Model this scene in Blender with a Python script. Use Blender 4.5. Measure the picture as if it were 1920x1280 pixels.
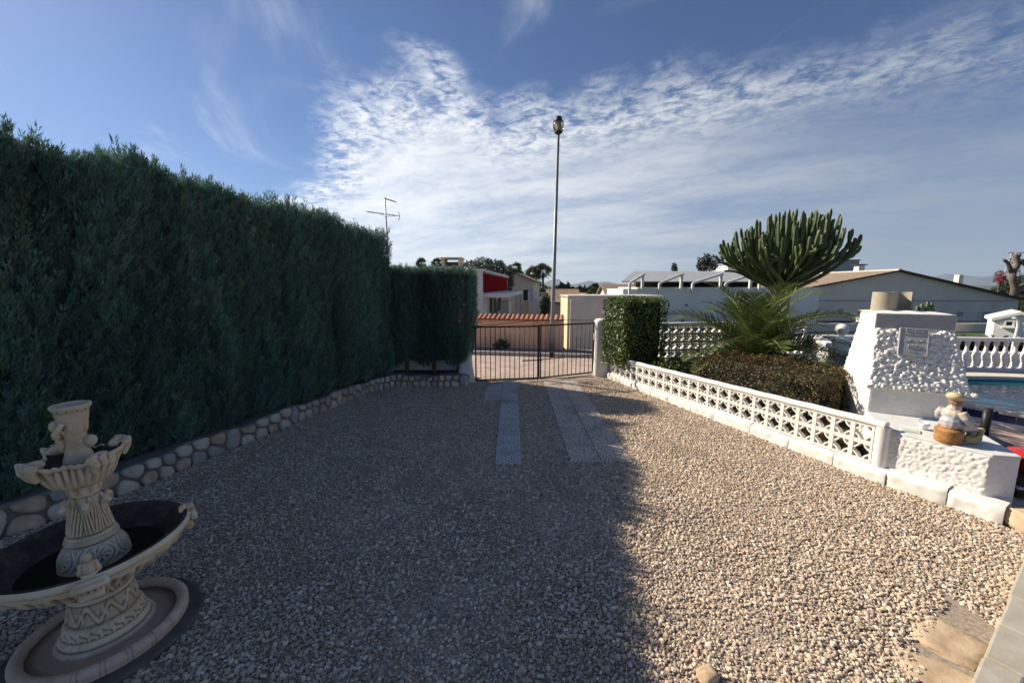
import bpy, math, random
import numpy as np
from mathutils import Vector, Matrix, Euler

for o in list(bpy.data.objects): bpy.data.objects.remove(o)
scene = bpy.context.scene
COL = scene.collection
R = math.radians
random.seed(7)
rng = np.random.default_rng(11)

# ------------------------------------------------------------------ camera
F_PX, CAM_H, HOR = 720.0, 2.1, 537.0
PITCH = math.atan((640 - HOR) / F_PX)
cam = bpy.data.cameras.new('camera')
cam.sensor_width = 36.0
cam.lens = 36.0 * F_PX / 1920.0
cam.clip_start, cam.clip_end = 0.05, 30000.0
cam_o = bpy.data.objects.new('camera', cam)
COL.objects.link(cam_o)
cam_o.location = (0, 0, CAM_H)
cam_o.rotation_euler = (math.pi / 2 - PITCH, 0, 0)
scene.camera = cam_o

# ------------------------------------------------------------------ light
SUN_EL = R(32.2)
SUN_H = Vector((-0.865, 0.502, 0)).normalized()          # horizontal direction towards the sun
SUN_DIR = Vector((SUN_H.x * math.cos(SUN_EL), SUN_H.y * math.cos(SUN_EL), math.sin(SUN_EL)))
sun = bpy.data.lights.new('sun', 'SUN')
sun.energy = 5.0
sun.angle = R(0.55)
sun.color = (1.0, 0.90, 0.76)
sun_o = bpy.data.objects.new('sun', sun)
COL.objects.link(sun_o)
sun_o.rotation_euler = SUN_DIR.to_track_quat('Z', 'Y').to_euler()

vs = scene.view_settings
vs.view_transform = 'Standard'
vs.look = 'None'
vs.exposure = 0.62
vs.gamma = 1.0
vs.use_curve_mapping = False

# ------------------------------------------------------------------ node helpers
class NT:
    def __init__(s, tree): s.t = tree; s.n = tree.nodes; s.l = tree.links
    def add(s, typ, **kw):
        n = s.n.new(typ)
        for k, v in kw.items(): setattr(n, k, v)
        return n
    def link(s, a, b): s.l.new(a, b)
    def val(s, sock, v):
        if isinstance(v, bpy.types.NodeSocket): s.l.new(v, sock)
        else: sock.default_value = v
    def math(s, op, a, b=0.0, c=0.0, clamp=False):
        n = s.add('ShaderNodeMath', operation=op); n.use_clamp = clamp
        s.val(n.inputs[0], a); s.val(n.inputs[1], b)
        if op in ('MULTIPLY_ADD', 'SMOOTH_MIN', 'SMOOTH_MAX', 'COMPARE', 'WRAP'): s.val(n.inputs[2], c)
        return n.outputs[0]
    def mapr(s, v, a, b, c=0.0, d=1.0, mode='SMOOTHSTEP'):
        n = s.add('ShaderNodeMapRange', interpolation_type=mode)
        s.val(n.inputs[0], v)
        for i, q in zip((1, 2, 3, 4), (a, b, c, d)): s.val(n.inputs[i], q)
        return n.outputs[0]
    def noise(s, vec, scale, detail=4, rough=0.55, dist=0.0):
        n = s.add('ShaderNodeTexNoise')
        if vec is not None: s.l.new(vec, n.inputs['Vector'])
        n.inputs['Scale'].default_value = scale
        n.inputs['Detail'].default_value = detail
        n.inputs['Roughness'].default_value = rough
        n.inputs['Distortion'].default_value = dist
        return n.outputs[0]
    def comb(s, x, y, z=0.0):
        n = s.add('ShaderNodeCombineXYZ')
        s.val(n.inputs[0], x); s.val(n.inputs[1], y); s.val(n.inputs[2], z)
        return n.outputs[0]
    def mix(s, fac, a, b, blend='MIX'):
        n = s.add('ShaderNodeMix', data_type='RGBA', blend_type=blend)
        s.val(n.inputs[0], fac)
        for i, q in ((6, a), (7, b)):
            if isinstance(q, bpy.types.NodeSocket): s.l.new(q, n.inputs[i])
            else: n.inputs[i].default_value = (*q[:3], 1)
        return n.outputs[2]

# ------------------------------------------------------------------ sky
world = bpy.data.worlds.new('World')
scene.world = world
world.use_nodes = True
w = NT(world.node_tree)
w.n.clear()
wout = w.add('ShaderNodeOutputWorld')
bg = w.add('ShaderNodeBackground')
w.link(bg.outputs[0], wout.inputs[0])
sky = w.add('ShaderNodeTexSky', sky_type='NISHITA')
sky.sun_disc = False
sky.sun_elevation = SUN_EL
sky.sun_rotation = math.atan2(SUN_H.x, SUN_H.y)
sky.altitude = 100
sky.air_density = 1.0
sky.dust_density = 0.25
sky.ozone_density = 2.5
tc = w.add('ShaderNodeTexCoord')
sep = w.add('ShaderNodeSeparateXYZ')
w.link(tc.outputs['Generated'], sep.inputs[0])
dx, dy, dz = sep.outputs
zz = w.math('ADD', w.math('MAXIMUM', dz, 0.0), 0.1)
U = w.math('DIVIDE', dx, zz)
V = w.math('DIVIDE', dy, zz)
uv = w.comb(U, V)
fc = w.add('ShaderNodeFloatCurve')
pts = [(-3.0, 3.9), (-2.5, 3.55), (-1.77, 2.95), (-1.12, 2.36), (-0.87, 1.84), (-0.57, 1.58), (-0.28, 1.50), (-0.09, 1.78),
       (0.17, 1.72), (0.58, 1.60), (0.82, 1.47), (1.21, 1.30), (1.44, 1.2), (3.0, 0.9)]
cv = fc.mapping.curves[0]
for i, (a, b) in enumerate(pts):
    x, y = (a + 3) / 6, b / 4
    if i == 0: cv.points[0].location = (x, y)
    elif i == len(pts) - 1: cv.points[-1].location = (x, y)
    else: cv.points.new(x, y)
fc.mapping.update()
w.link(w.math('MULTIPLY_ADD', U, 1 / 6, 0.5), fc.inputs['Value'])
edge = w.math('MULTIPLY', fc.outputs[0], 4.0)
s0 = w.math('SUBTRACT', V, edge)
A = w.math('ADD', w.math('MULTIPLY', U, 0.85), w.math('MULTIPLY', V, -0.52))
B = w.math('ADD', w.math('MULTIPLY', U, 0.52), w.math('MULTIPLY', V, 0.85))
ab = w.comb(w.math('MULTIPLY', A, 0.45), B)
n_edge = w.noise(uv, 2.6, 7, 0.6, 0.4)
n_str = w.noise(ab, 1.5, 6, 0.55, 0.35)
n_fine = w.noise(w.comb(w.math('MULTIPLY', A, 0.75), B), 9.0, 7, 0.66, 0.9)
n_mack = w.noise(uv, 19.0, 3, 0.6, 0.7)
s1 = w.math('ADD', s0, w.math('MULTIPLY', w.math('SUBTRACT', n_edge, 0.5), 0.85))
mask = w.mapr(s1, -0.12, 0.34)
deep = w.mapr(s0, 0.15, 0.9)                                   # away from the torn edge
gap = w.math('MULTIPLY', w.math('MULTIPLY', w.mapr(B, 2.05, 2.3), w.mapr(B, 2.95, 2.5)), w.mapr(A, -0.6, 0.5))
tex_e = w.mapr(w.math('ADD', w.math('MULTIPLY', n_fine, 0.6), w.math('MULTIPLY', n_mack, 0.4)), 0.36, 0.62)
tex_d = w.mapr(w.math('ADD', w.math('MULTIPLY', n_str, 0.72), w.math('MULTIPLY', n_fine, 0.28)), 0.30, 0.68, 0.34, 0.97)
tex = w.math('ADD', w.math('MULTIPLY', tex_e, w.math('SUBTRACT', 1.0, deep)), w.math('MULTIPLY', tex_d, deep))
dens = w.math('MULTIPLY', mask, tex)
dens = w.math('MULTIPLY', dens, w.math('MULTIPLY_ADD', gap, -0.45, 0.92))
cir = w.noise(w.comb(w.math('ADD', w.math('MULTIPLY', U, 0.9), w.math('MULTIPLY', V, 0.5)),
                     w.math('MULTIPLY', w.math('SUBTRACT', V, U), 0.35)), 1.7, 7, 0.6, 0.8)
wisp = w.math('MULTIPLY', w.mapr(cir, 0.49, 0.82), 0.42)
dens = w.math('MAXIMUM', dens, wisp)
sdot = w.add('ShaderNodeVectorMath', operation='DOT_PRODUCT')
w.link(tc.outputs['Generated'], sdot.inputs[0])
sdot.inputs[1].default_value = SUN_DIR
glow = w.mapr(sdot.outputs['Value'], -0.25, 0.85)
ccol = w.mix(glow, (0.225, 0.258, 0.315), (0.74, 0.75, 0.755))
skys = w.mix(1.0, sky.outputs[0], (0.0375, 0.0445, 0.0575), 'MULTIPLY')
final = w.mix(dens, skys, ccol)
w.link(final, bg.inputs['Color'])
bg.inputs['Strength'].default_value = 1.0
scene.cycles.max_bounces = 6
scene.cycles.diffuse_bounces = 3
scene.cycles.glossy_bounces = 3
scene.cycles.transmission_bounces = 5
scene.cycles.transparent_max_bounces = 6

# ------------------------------------------------------------------ pixel -> place
_c, _s = math.cos(PITCH), math.sin(PITCH)
def ray(px, py):
    a, b = px - 960, 640 - py
    return Vector((a, F_PX * _c + b * _s, -F_PX * _s + b * _c))
def g(px, py, z=0.0):
    d = ray(px, py); t = (z - CAM_H) / d.z
    return Vector((d.x * t, d.y * t, z))
def at(px, py, Y):
    d = ray(px, py); t = Y / d.y
    return Vector((d.x * t, Y, CAM_H + d.z * t))

# ------------------------------------------------------------------ materials
MATS = {}
def hexlin(c): return c
def pmat(name, cols, scale=6.0, detail=5, rough=0.8, bump=0.0, bscale=None, bdist=0.01, coord='Object', spec=0.3,
         dirt=None, dscale=1.2, damt=0.5, metal=0.0, tint=False, trans=0.0, bdetail=6, pos=(0.3, 0.7), coat=0.0, ndist=0.0):
    m = bpy.data.materials.new(name); m.use_nodes = True
    t = NT(m.node_tree); b = t.n['Principled BSDF']
    co = t.add('ShaderNodeTexCoord').outputs[coord]
    nz = t.noise(co, scale, detail, 0.6, ndist)
    cr = t.add('ShaderNodeValToRGB')
    el = cr.color_ramp.elements
    n = len(cols)
    el[0].position, el[1].position = pos
    el[0].color = (*cols[0], 1); el[1].color = (*cols[-1], 1)
    for i in range(1, n - 1):
        e = el.new(pos[0] + (pos[1] - pos[0]) * i / (n - 1)); e.color = (*cols[i], 1)
    t.link(nz, cr.inputs[0])
    c = cr.outputs[0]
    if dirt is not None:
        dn = t.noise(co, dscale, 7, 0.65, 0.3)
        c = t.mix(t.math('MULTIPLY', t.mapr(dn, 0.45, 0.75), damt), c, dirt)
    if tint:
        if tint in ('inst', 'both'):
            at_ = t.add('ShaderNodeAttribute', attribute_type='INSTANCER', attribute_name='tint')
            c = t.mix(1.0, c, at_.outputs['Color'], 'MULTIPLY')
        if tint in (True, 'both'):
            at_ = t.add('ShaderNodeAttribute', attribute_type='GEOMETRY', attribute_name='col')
            c = t.mix(1.0, c, at_.outputs['Color'], 'MULTIPLY')
    t.link(c, b.inputs['Base Color'])
    b.inputs['Roughness'].default_value = rough
    b.inputs['Specular IOR Level'].default_value = spec
    b.inputs['Metallic'].default_value = metal
    b.inputs['Coat Weight'].default_value = coat
    if bump:
        bn = t.add('ShaderNodeBump'); bn.inputs['Strength'].default_value = bump
        bn.inputs['Distance'].default_value = bdist
        t.link(t.noise(co, bscale or scale * 4, bdetail, 0.6), bn.inputs['Height'])
        t.link(bn.outputs[0], b.inputs['Normal'])
    if trans:
        tr = t.add('ShaderNodeBsdfTranslucent'); t.link(c, tr.inputs[0])
        mx = t.add('ShaderNodeMixShader'); mx.inputs[0].default_value = trans
        out = t.n['Material Output']
        t.link(b.outputs[0], mx.inputs[1]); t.link(tr.outputs[0], mx.inputs[2]); t.link(mx.outputs[0], out.inputs[0])
    MATS[name] = m
    return m

# ------------------------------------------------------------------ mesh helpers
def tag(o, label=None, cat=None, group=None, kind=None):
    if label: o['label'] = label
    if cat: o['category'] = cat
    if group: o['group'] = group
    if kind: o['kind'] = kind
    return o
def empty(name, loc=(0, 0, 0), rz=0.0):
    o = bpy.data.objects.new(name, None); COL.objects.link(o)
    o.empty_display_size = 0.1
    o.location = loc; o.rotation_euler = (0, 0, rz)
    return o
def link(o, parent=None):
    COL.objects.link(o)
    if parent is not None: o.parent = parent
    return o
def mkmesh(name, v, f, mats=None, smooth=False, mi=None):
    me = bpy.data.meshes.new(name)
    me.from_pydata([tuple(p) for p in v], [], [tuple(q) for q in f])
    if mats is not None:
        for m in (mats if isinstance(mats, (list, tuple)) else [mats]): me.materials.append(m)
    if mi is not None: me.polygons.foreach_set('material_index', list(mi))
    if smooth: me.polygons.foreach_set('use_smooth', [True] * len(me.polygons))
    me.update()
    return me
def copy_part(me_obj, parent):
    c = me_obj.copy(); COL.objects.link(c); c.parent = parent
    return c

class MB:
    def __init__(s): s.v = []; s.f = []; s.mi = []; s.cur = 0
    def add(s, v, f):
        o = len(s.v); s.v += [tuple(p) for p in v]
        for q in f: s.f.append(tuple(i + o for i in q)); s.mi.append(s.cur)
        return s
    def box(s, c, size, rz=0.0, M=None, taper=1.0):
        hx, hy, hz = size[0] / 2, size[1] / 2, size[2] / 2
        P = [Vector((sx * hx * (taper if sz > 0 else 1), sy * hy * (taper if sz > 0 else 1), sz * hz)) for sz in (-1, 1) for sy in (-1, 1) for sx in (-1, 1)]
        if M is None: M = Matrix.Rotation(rz, 3, 'Z')
        c = Vector(c)
        s.add([c + M @ p for p in P], [(0, 2, 3, 1), (4, 5, 7, 6), (0, 1, 5, 4), (2, 6, 7, 3), (0, 4, 6, 2), (1, 3, 7, 5)])
        return s
    def bar(s, a, b, wdt, hgt=None, up=(0, 0, 1)):
        a, b = Vector(a), Vector(b); d = b - a; L = d.length; d.normalize()
        upv = Vector(up)
        if abs(d.dot(upv)) > 0.98: upv = Vector((1, 0, 0))
        x = d.cross(upv).normalized(); y = x.cross(d)
        M = Matrix((x, d, y)).transposed()
        return s.box((a + b) / 2, (wdt, L, hgt or wdt), M=M)
    def tube(s, path, rad, n=8, cap=True, flute=0.0):
        path = [Vector(p) for p in path]
        if not isinstance(rad, (list, tuple)): rad = [rad] * len(path)
        v = []; prev = None
        for i, p in enumerate(path):
            d = (path[min(i + 1, len(path) - 1)] - path[max(i - 1, 0)]).normalized()
            if prev is None:
                x = d.orthogonal().normalized()
            else:
                x = (prev - d * prev.dot(d)); x = x.normalized() if x.length > 1e-5 else d.orthogonal().normalized()
            prev = x; y = d.cross(x)
            for k in range(n):
                a = 2 * math.pi * k / n
                r = rad[i] * (1 - flute if k % 2 else 1)
                v.append(p + (x * math.cos(a) + y * math.sin(a)) * r)
        f = []
        for i in range(len(path) - 1):
            for k in range(n):
                a, b = i * n + k, i * n + (k + 1) % n
                f.append((a, b, b + n, a + n))
        if cap:
            f.append(tuple(range(n))[::-1]); f.append(tuple(range((len(path) - 1) * n, len(path) * n)))
        return s.add(v, f)
    def lathe(s, prof, n=32, c=(0, 0, 0), cap=True, fn=None):
        v = []; f = []
        for i, (r, z) in enumerate(prof):
            for k in range(n):
                a = 2 * math.pi * k / n
                rr, zz_ = (r, z) if fn is None else fn(r, z, a)
                v.append((c[0] + rr * math.cos(a), c[1] + rr * math.sin(a), c[2] + zz_))
        for i in range(len(prof) - 1):
            for k in range(n):
                a, b = i * n + k, i * n + (k + 1) % n
                f.append((a, b, b + n, a + n))
        if cap:
            if prof[0][0] > 1e-4: f.append(tuple(range(n))[::-1])
            if prof[-1][0] > 1e-4: f.append(tuple(range((len(prof) - 1) * n, len(prof) * n)))
        return s.add(v, f)
    def prism(s, poly, z0, z1):
        n = len(poly)
        v = [(p[0], p[1], z0) for p in poly] + [(p[0], p[1], z1) for p in poly]
        f = [tuple(range(n))[::-1], tuple(range(n, 2 * n))] + [(i, (i + 1) % n, (i + 1) % n + n, i + n) for i in range(n)]
        return s.add(v, f)
    def blob(s, c, r, M=None, nu=10, nv=7):
        if not isinstance(r, (list, tuple)): r = (r, r, r)
        v = []; f = []
        for i in range(1, nv):
            t = math.pi * i / nv
            for k in range(nu):
                a = 2 * math.pi * k / nu
                p = Vector((r[0] * math.sin(t) * math.cos(a), r[1] * math.sin(t) * math.sin(a), r[2] * math.cos(t)))
                v.append(Vector(c) + (M @ p if M else p))
        top = len(v); v.append(Vector(c) + (M @ Vector((0, 0, r[2])) if M else Vector((0, 0, r[2]))))
        bot = len(v); v.append(Vector(c) - (M @ Vector((0, 0, r[2])) if M else Vector((0, 0, r[2]))))
        for i in range(nv - 2):
            for k in range(nu):
                a, b = i * nu + k, i * nu + (k + 1) % nu
                f.append((a, a + nu, b + nu, b))
        for k in range(nu):
            f.append((k, (k + 1) % nu, top)); o = (nv - 2) * nu
            f.append((o + (k + 1) % nu, o + k, bot))
        return s.add(v, f)
    def grid(s, fn, nu, nv):
        v = [fn(i / nu, j / nv) for j in range(nv + 1) for i in range(nu + 1)]
        f = [(j * (nu + 1) + i, j * (nu + 1) + i + 1, (j + 1) * (nu + 1) + i + 1, (j + 1) * (nu + 1) + i) for j in range(nv) for i in range(nu)]
        return s.add(v, f)
    def mesh(s, name, mats, smooth=False):
        return mkmesh(name, s.v, s.f, mats, smooth, s.mi if isinstance(mats, (list, tuple)) else None)
    def build(s, name, mats, parent=None, smooth=False, loc=None, bevel=0.0, seg=2):
        o = bpy.data.objects.new(name, s.mesh(name, mats, smooth)); link(o, parent)
        if loc is not None: o.location = loc
        if bevel:
            b = o.modifiers.new('bevel', 'BEVEL'); b.width = bevel; b.segments = seg; b.limit_method = 'ANGLE'
        return o
def autosmooth(o, ang=40):
    me = o.data
    me.polygons.foreach_set('use_smooth', [True] * len(me.polygons))
    me.set_sharp_from_angle(angle=R(ang))
    return o

# geometry-node instancer: the templates live in the object's own mesh, scattered over its loose points
_ig = None
def inst_group():
    global _ig
    if _ig: return _ig
    ng = bpy.data.node_groups.new('scatter', 'GeometryNodeTree')
    ng.interface.new_socket('Geometry', in_out='INPUT', socket_type='NodeSocketGeometry')
    ng.interface.new_socket('Geometry', in_out='OUTPUT', socket_type='NodeSocketGeometry')
    N, L = ng.nodes, ng.links
    gi, go = N.new('NodeGroupInput'), N.new('NodeGroupOutput')
    def attr(nm, ty):
        a = N.new('GeometryNodeInputNamedAttribute'); a.data_type = ty; a.inputs[0].default_value = nm
        return a.outputs[0]
    tpl = attr('tpl', 'INT')
    cmp_ = N.new('FunctionNodeCompare'); cmp_.data_type = 'INT'; cmp_.operation = 'GREATER_EQUAL'
    L.new(tpl, cmp_.inputs[2]); cmp_.inputs[3].default_value = 0
    sp = N.new('GeometryNodeSeparateGeometry'); sp.domain = 'POINT'
    L.new(gi.outputs[0], sp.inputs[0]); L.new(cmp_.outputs[0], sp.inputs[1])
    si = N.new('GeometryNodeSplitToInstances'); si.domain = 'POINT'
    L.new(sp.outputs[0], si.inputs[0]); L.new(attr('tpl', 'INT'), si.inputs['Group ID'])
    ip = N.new('GeometryNodeInstanceOnPoints')
    m2p = N.new('GeometryNodeMeshToPoints'); L.new(sp.outputs[1], m2p.inputs[0])
    L.new(m2p.outputs[0], ip.inputs['Points']); L.new(si.outputs[0], ip.inputs['Instance'])
    ip.inputs['Pick Instance'].default_value = True
    L.new(attr('var', 'INT'), ip.inputs['Instance Index'])
    e2r = N.new('FunctionNodeEulerToRotation'); L.new(attr('rot', 'FLOAT_VECTOR'), e2r.inputs[0])
    L.new(e2r.outputs[0], ip.inputs['Rotation'])
    L.new(attr('scl', 'FLOAT_VECTOR'), ip.inputs['Scale'])
    L.new(ip.outputs[0], go.inputs[0])
    _ig = ng
    return ng
def scatter(name, templates, P, rot, scl, var, tint, mats, parent=None, smooth=False):
    """templates: list of MB.  P, rot, scl, tint: (n,3) arrays.  var: (n,) ints"""
    v = []; f = []; tp = []; mi = []; tc_ = []
    for i, t in enumerate(templates):
        tc_ += getattr(t, 'col', None) or [(1, 1, 1)] * len(t.v)
        o = len(v); v += t.v; tp += [i] * len(t.v)
        f += [tuple(k + o for k in q) for q in t.f]; mi += t.mi
    n = len(P)
    nv = len(v)
    allv = np.concatenate([np.array(v, float).reshape(-1, 3), np.asarray(P, float)])
    me = bpy.data.meshes.new(name)
    me.from_pydata(allv.tolist(), [], f)
    for m in (mats if isinstance(mats, (list, tuple)) else [mats]): me.materials.append(m)
    me.polygons.foreach_set('material_index', mi)
    if smooth: me.polygons.foreach_set('use_smooth', [True] * len(f))
    def put(nm, ty, arr, key, dim):
        a = me.attributes.new(nm, ty, 'POINT')
        full = np.zeros((nv + n, dim)); full[nv:] = np.asarray(arr, float).reshape(n, dim)
        a.data.foreach_set(key, full.ravel().tolist() if ty != 'INT' else full.ravel().astype(int).tolist())
    a = me.attributes.new('tpl', 'INT', 'POINT'); a.data.foreach_set('value', tp + [-1] * n)
    put('var', 'INT', var, 'value', 1)
    put('rot', 'FLOAT_VECTOR', rot, 'vector', 3)
    put('scl', 'FLOAT_VECTOR', scl, 'vector', 3)
    ti = me.attributes.new('tint', 'FLOAT_COLOR', 'POINT')
    full = np.ones((nv + n, 4)); full[nv:, :3] = tint
    ti.data.foreach_set('color', full.ravel().tolist())
    ca = me.attributes.new('col', 'FLOAT_COLOR', 'POINT')
    full = np.ones((nv + n, 4)); full[:nv, :3] = np.array(tc_)
    ca.data.foreach_set('color', full.ravel().tolist())
    me.update()
    o = bpy.data.objects.new(name, me); link(o, parent)
    md = o.modifiers.new('scatter', 'NODES'); md.node_group = inst_group()
    return o
def eul(normal, roll):
    """euler that takes +Z to normal with a roll about it"""
    q = Vector(normal).to_track_quat('Z', 'Y')
    return (q @ Euler((0, 0, roll)).to_quaternion()).to_euler()
def tints(n, lo, hi, hue=0.08):
    b = rng.uniform(lo, hi, (n, 1))
    return b * (1 + rng.normal(0, hue, (n, 3)))
def rotmats(e):
    cx, cy, cz = np.cos(e).T; sx, sy, sz = np.sin(e).T
    M = np.empty((len(e), 3, 3))
    M[:, 0, 0] = cy * cz; M[:, 0, 1] = sx * sy * cz - cx * sz; M[:, 0, 2] = cx * sy * cz + sx * sz
    M[:, 1, 0] = cy * sz; M[:, 1, 1] = sx * sy * sz + cx * cz; M[:, 1, 2] = cx * sy * sz - sx * cz
    M[:, 2, 0] = -sy; M[:, 2, 1] = sx * cy; M[:, 2, 2] = cx * cy
    return M
def realise(name, templates, P, rot, scl, var, tint, mat, parent=None, smooth=False):
    """one real mesh out of many small copies; the per-copy colour goes into the point attribute col"""
    P, rot, scl, tint, var = (np.asarray(a, float) for a in (P, rot, scl, tint, var))
    Vs, Ls, Ns, Cs = [], [], [], []; off = 0
    for i, t in enumerate(templates):
        ix = np.where(var == i)[0]
        if not len(ix): continue
        tv = np.array([tuple(p) for p in t.v]); k = len(tv)
        M = rotmats(rot[ix])
        vv = np.einsum('nij,nkj->nki', M, tv[None] * scl[ix][:, None, :]) + P[ix][:, None, :]
        Vs.append(vv.reshape(-1, 3)); Cs.append(np.repeat(tint[ix], k, 0))
        lens = np.array([len(q) for q in t.f]); fl = np.array([a for q in t.f for a in q])
        base = off + np.arange(len(ix))[:, None] * k
        Ls.append((base + fl[None]).ravel()); Ns.append(np.tile(lens, len(ix))); off += k * len(ix)
    V_, L_, N_, C_ = np.concatenate(Vs), np.concatenate(Ls), np.concatenate(Ns), np.concatenate(Cs)
    me = bpy.data.meshes.new(name)
    me.vertices.add(len(V_)); me.vertices.foreach_set('co', V_.astype(np.float32).ravel())
    me.loops.add(len(L_)); me.loops.foreach_set('vertex_index', L_.astype(np.int32))
    me.polygons.add(len(N_))
    st = np.concatenate([[0], np.cumsum(N_)[:-1]]).astype(np.int32)
    me.polygons.foreach_set('loop_start', st)
    if smooth: me.polygons.foreach_set('use_smooth', np.ones(len(N_), bool))
    me.materials.append(mat)
    a = me.attributes.new('col', 'FLOAT_COLOR', 'POINT')
    a.data.foreach_set('color', np.concatenate([C_, np.ones((len(C_), 1))], 1).astype(np.float32).ravel())
    me.update(calc_edges=True)
    o = bpy.data.objects.new(name, me); link(o, parent)
    return o
def lerp(a, b, t): return a + (b - a) * t
def V2(p): return Vector((p[0], p[1], 0))
# ================================================================== setting: ground
def fbm(x, y, s, seed=0.0):
    from mathutils import noise as mn
    return mn.fractal(Vector((x / s + seed, y / s - seed, seed)), 0.9, 2.1, 5)
def terrain_h(x, y):
    r = math.hypot(x, y)
    if r < 34: return -0.06
    t = min((r - 34) / 500.0, 1.0)
    h = -0.06 - 26.0 * (t * t * (3 - 2 * t)) ** 0.7
    if r > 400:
        q = min((r - 400) / 2200.0, 1.0)
        h += (28.0 + 22.0 * (fbm(x, y, 900, 3.1))) * q * q
        h += 7.0 * fbm(x, y, 260, 1.7) * min(q * 3, 1)
    return h
pmat('soil', [(0.05, 0.035, 0.022), (0.11, 0.08, 0.05), (0.17, 0.13, 0.085)], 5, 8, 0.95, 0.5, 40)
m = pmat('land', [(0.022, 0.04, 0.018), (0.05, 0.07, 0.028), (0.10, 0.095, 0.05), (0.20, 0.165, 0.11)], 0.012, 8, 0.95, pos=(0.34, 0.68))
NA, rad = 180, [0, 6, 12, 20, 28, 34, 45, 60, 80, 110, 150, 200, 260, 330, 420, 520, 640, 780, 940, 1120, 1320, 1560, 1840, 2160, 2500, 2900, 3400]
v = [(0, 0, -0.06)]; f = []
for i, r in enumerate(rad[1:]):
    for k in range(NA):
        a = 2 * math.pi * k / NA
        v.append((r * math.cos(a), r * math.sin(a), terrain_h(r * math.cos(a), r * math.sin(a))))
for k in range(NA): f.append((0, 1 + k, 1 + (k + 1) % NA))
for i in range(len(rad) - 2):
    for k in range(NA):
        a, b = 1 + i * NA + k, 1 + i * NA + (k + 1) % NA
        f.append((a, a + NA, b + NA, b))
o = bpy.data.objects.new('ground', mkmesh('ground', v, f, m, True)); link(o); tag(o, 'rolling land falling away beyond the houses', kind='structure')

# street beyond the gate: pale pink paving, pavement with kerb on the far side
m = pmat('street_paving', [(0.36, 0.27, 0.22), (0.47, 0.36, 0.30), (0.55, 0.44, 0.38)], 3, 7, 0.85, 0.35, 60, dirt=(0.22, 0.17, 0.14), dscale=2.5, damt=0.6)
mb = MB(); mb.add([(-16, 4.6, -0.004), (0.5, 8.2, -0.004), (17, 12.2, -0.004), (17, 9.1, -0.004), (1.5, 11.35, -0.004), (-16, 14.2, -0.004)], [(0, 1, 4, 5), (1, 2, 3, 4)])
tag(mb.build('street', m), 'pink paved street outside the gate', kind='structure')
m = pmat('pavement', [(0.20, 0.19, 0.18), (0.28, 0.26, 0.25)], 4, 6, 0.9, 0.3, 60, dirt=(0.10, 0.09, 0.085), dscale=1.5)
mb = MB(); mb.add([], [])
mb.prism([(-16, 14.35), (1.5, 11.5), (12, 9.95), (12, 10.9), (1.6, 12.3), (-16, 15.25)], -0.05, 0.10)
pv = mb.build('pavement', m, bevel=0.01); tag(pv, 'grey pavement along the peach wall', kind='structure')
m = pmat('kerb_stone', [(0.30, 0.29, 0.28), (0.42, 0.40, 0.38)], 8, 5, 0.85, 0.3, 60, dirt=(0.16, 0.14, 0.12))
for i in range(24):
    a = Vector((-16, 14.2, 0)).lerp(Vector((1.5, 11.35, 0)), i / 24.0); b = Vector((-16, 14.2, 0)).lerp(Vector((1.5, 11.35, 0)), (i + 0.985) / 24.0)
    mb = MB(); mb.bar(a + Vector((0.02, 0.075, 0.03)), b + Vector((0.02, 0.075, 0.03)), 0.13, 0.16); mb.build('kerb', m, pv, bevel=0.012)
for i in range(14):
    a = Vector((1.5, 11.35, 0)).lerp(Vector((12, 9.8, 0)), i / 14.0); b = Vector((1.5, 11.35, 0)).lerp(Vector((12, 9.8, 0)), (i + 0.985) / 14.0)
    mb = MB(); mb.bar(a + Vector((0.02, 0.075, 0.03)), b + Vector((0.02, 0.075, 0.03)), 0.13, 0.16); mb.build('kerb', m, pv, bevel=0.012)

# ================================================================== driveway gravel
LW = [(-5.2, 0.6), (-4.6, 2.2), (-3.97, 3.62), (-3.37, 5.68), (-2.88, 7.35), (-2.68, 7.75), (-2.3, 7.9), (-0.98, 7.88)]
RW = [(2.2, 8.72), (2.62, 7.42), (3.20, 5.85), (3.93, 3.90), (4.35, 3.14)]
KB0, KB1 = Vector((4.42, 2.98, 0)), Vector((1.62, 1.25, 0))
DRIVE = LW + [(-0.9, 8.2)] + RW + [(4.42, 2.98), (1.62, 1.25), (1.3, 0.6)]
def inside(poly, x, y):
    c = np.zeros(len(x), bool); n = len(poly)
    for i in range(n):
        x1, y1 = poly[i]; x2, y2 = poly[(i + 1) % n]
        if y1 == y2: continue
        cond = ((y1 > y) != (y2 > y)) & (x < (x2 - x1) * (y - y1) / (y2 - y1) + x1)
        c ^= cond
    return c
pmat('gravel_bed', [(0.20, 0.16, 0.12), (0.34, 0.27, 0.20), (0.46, 0.38, 0.29)], 45, 4, 0.95, 0.35, 70, 0.01)
mb = MB(); mb.prism(DRIVE, -0.05, 0.0)
tag(mb.build('driveway', MATS['gravel_bed']), 'compacted base of the gravel drive', kind='structure')

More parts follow.
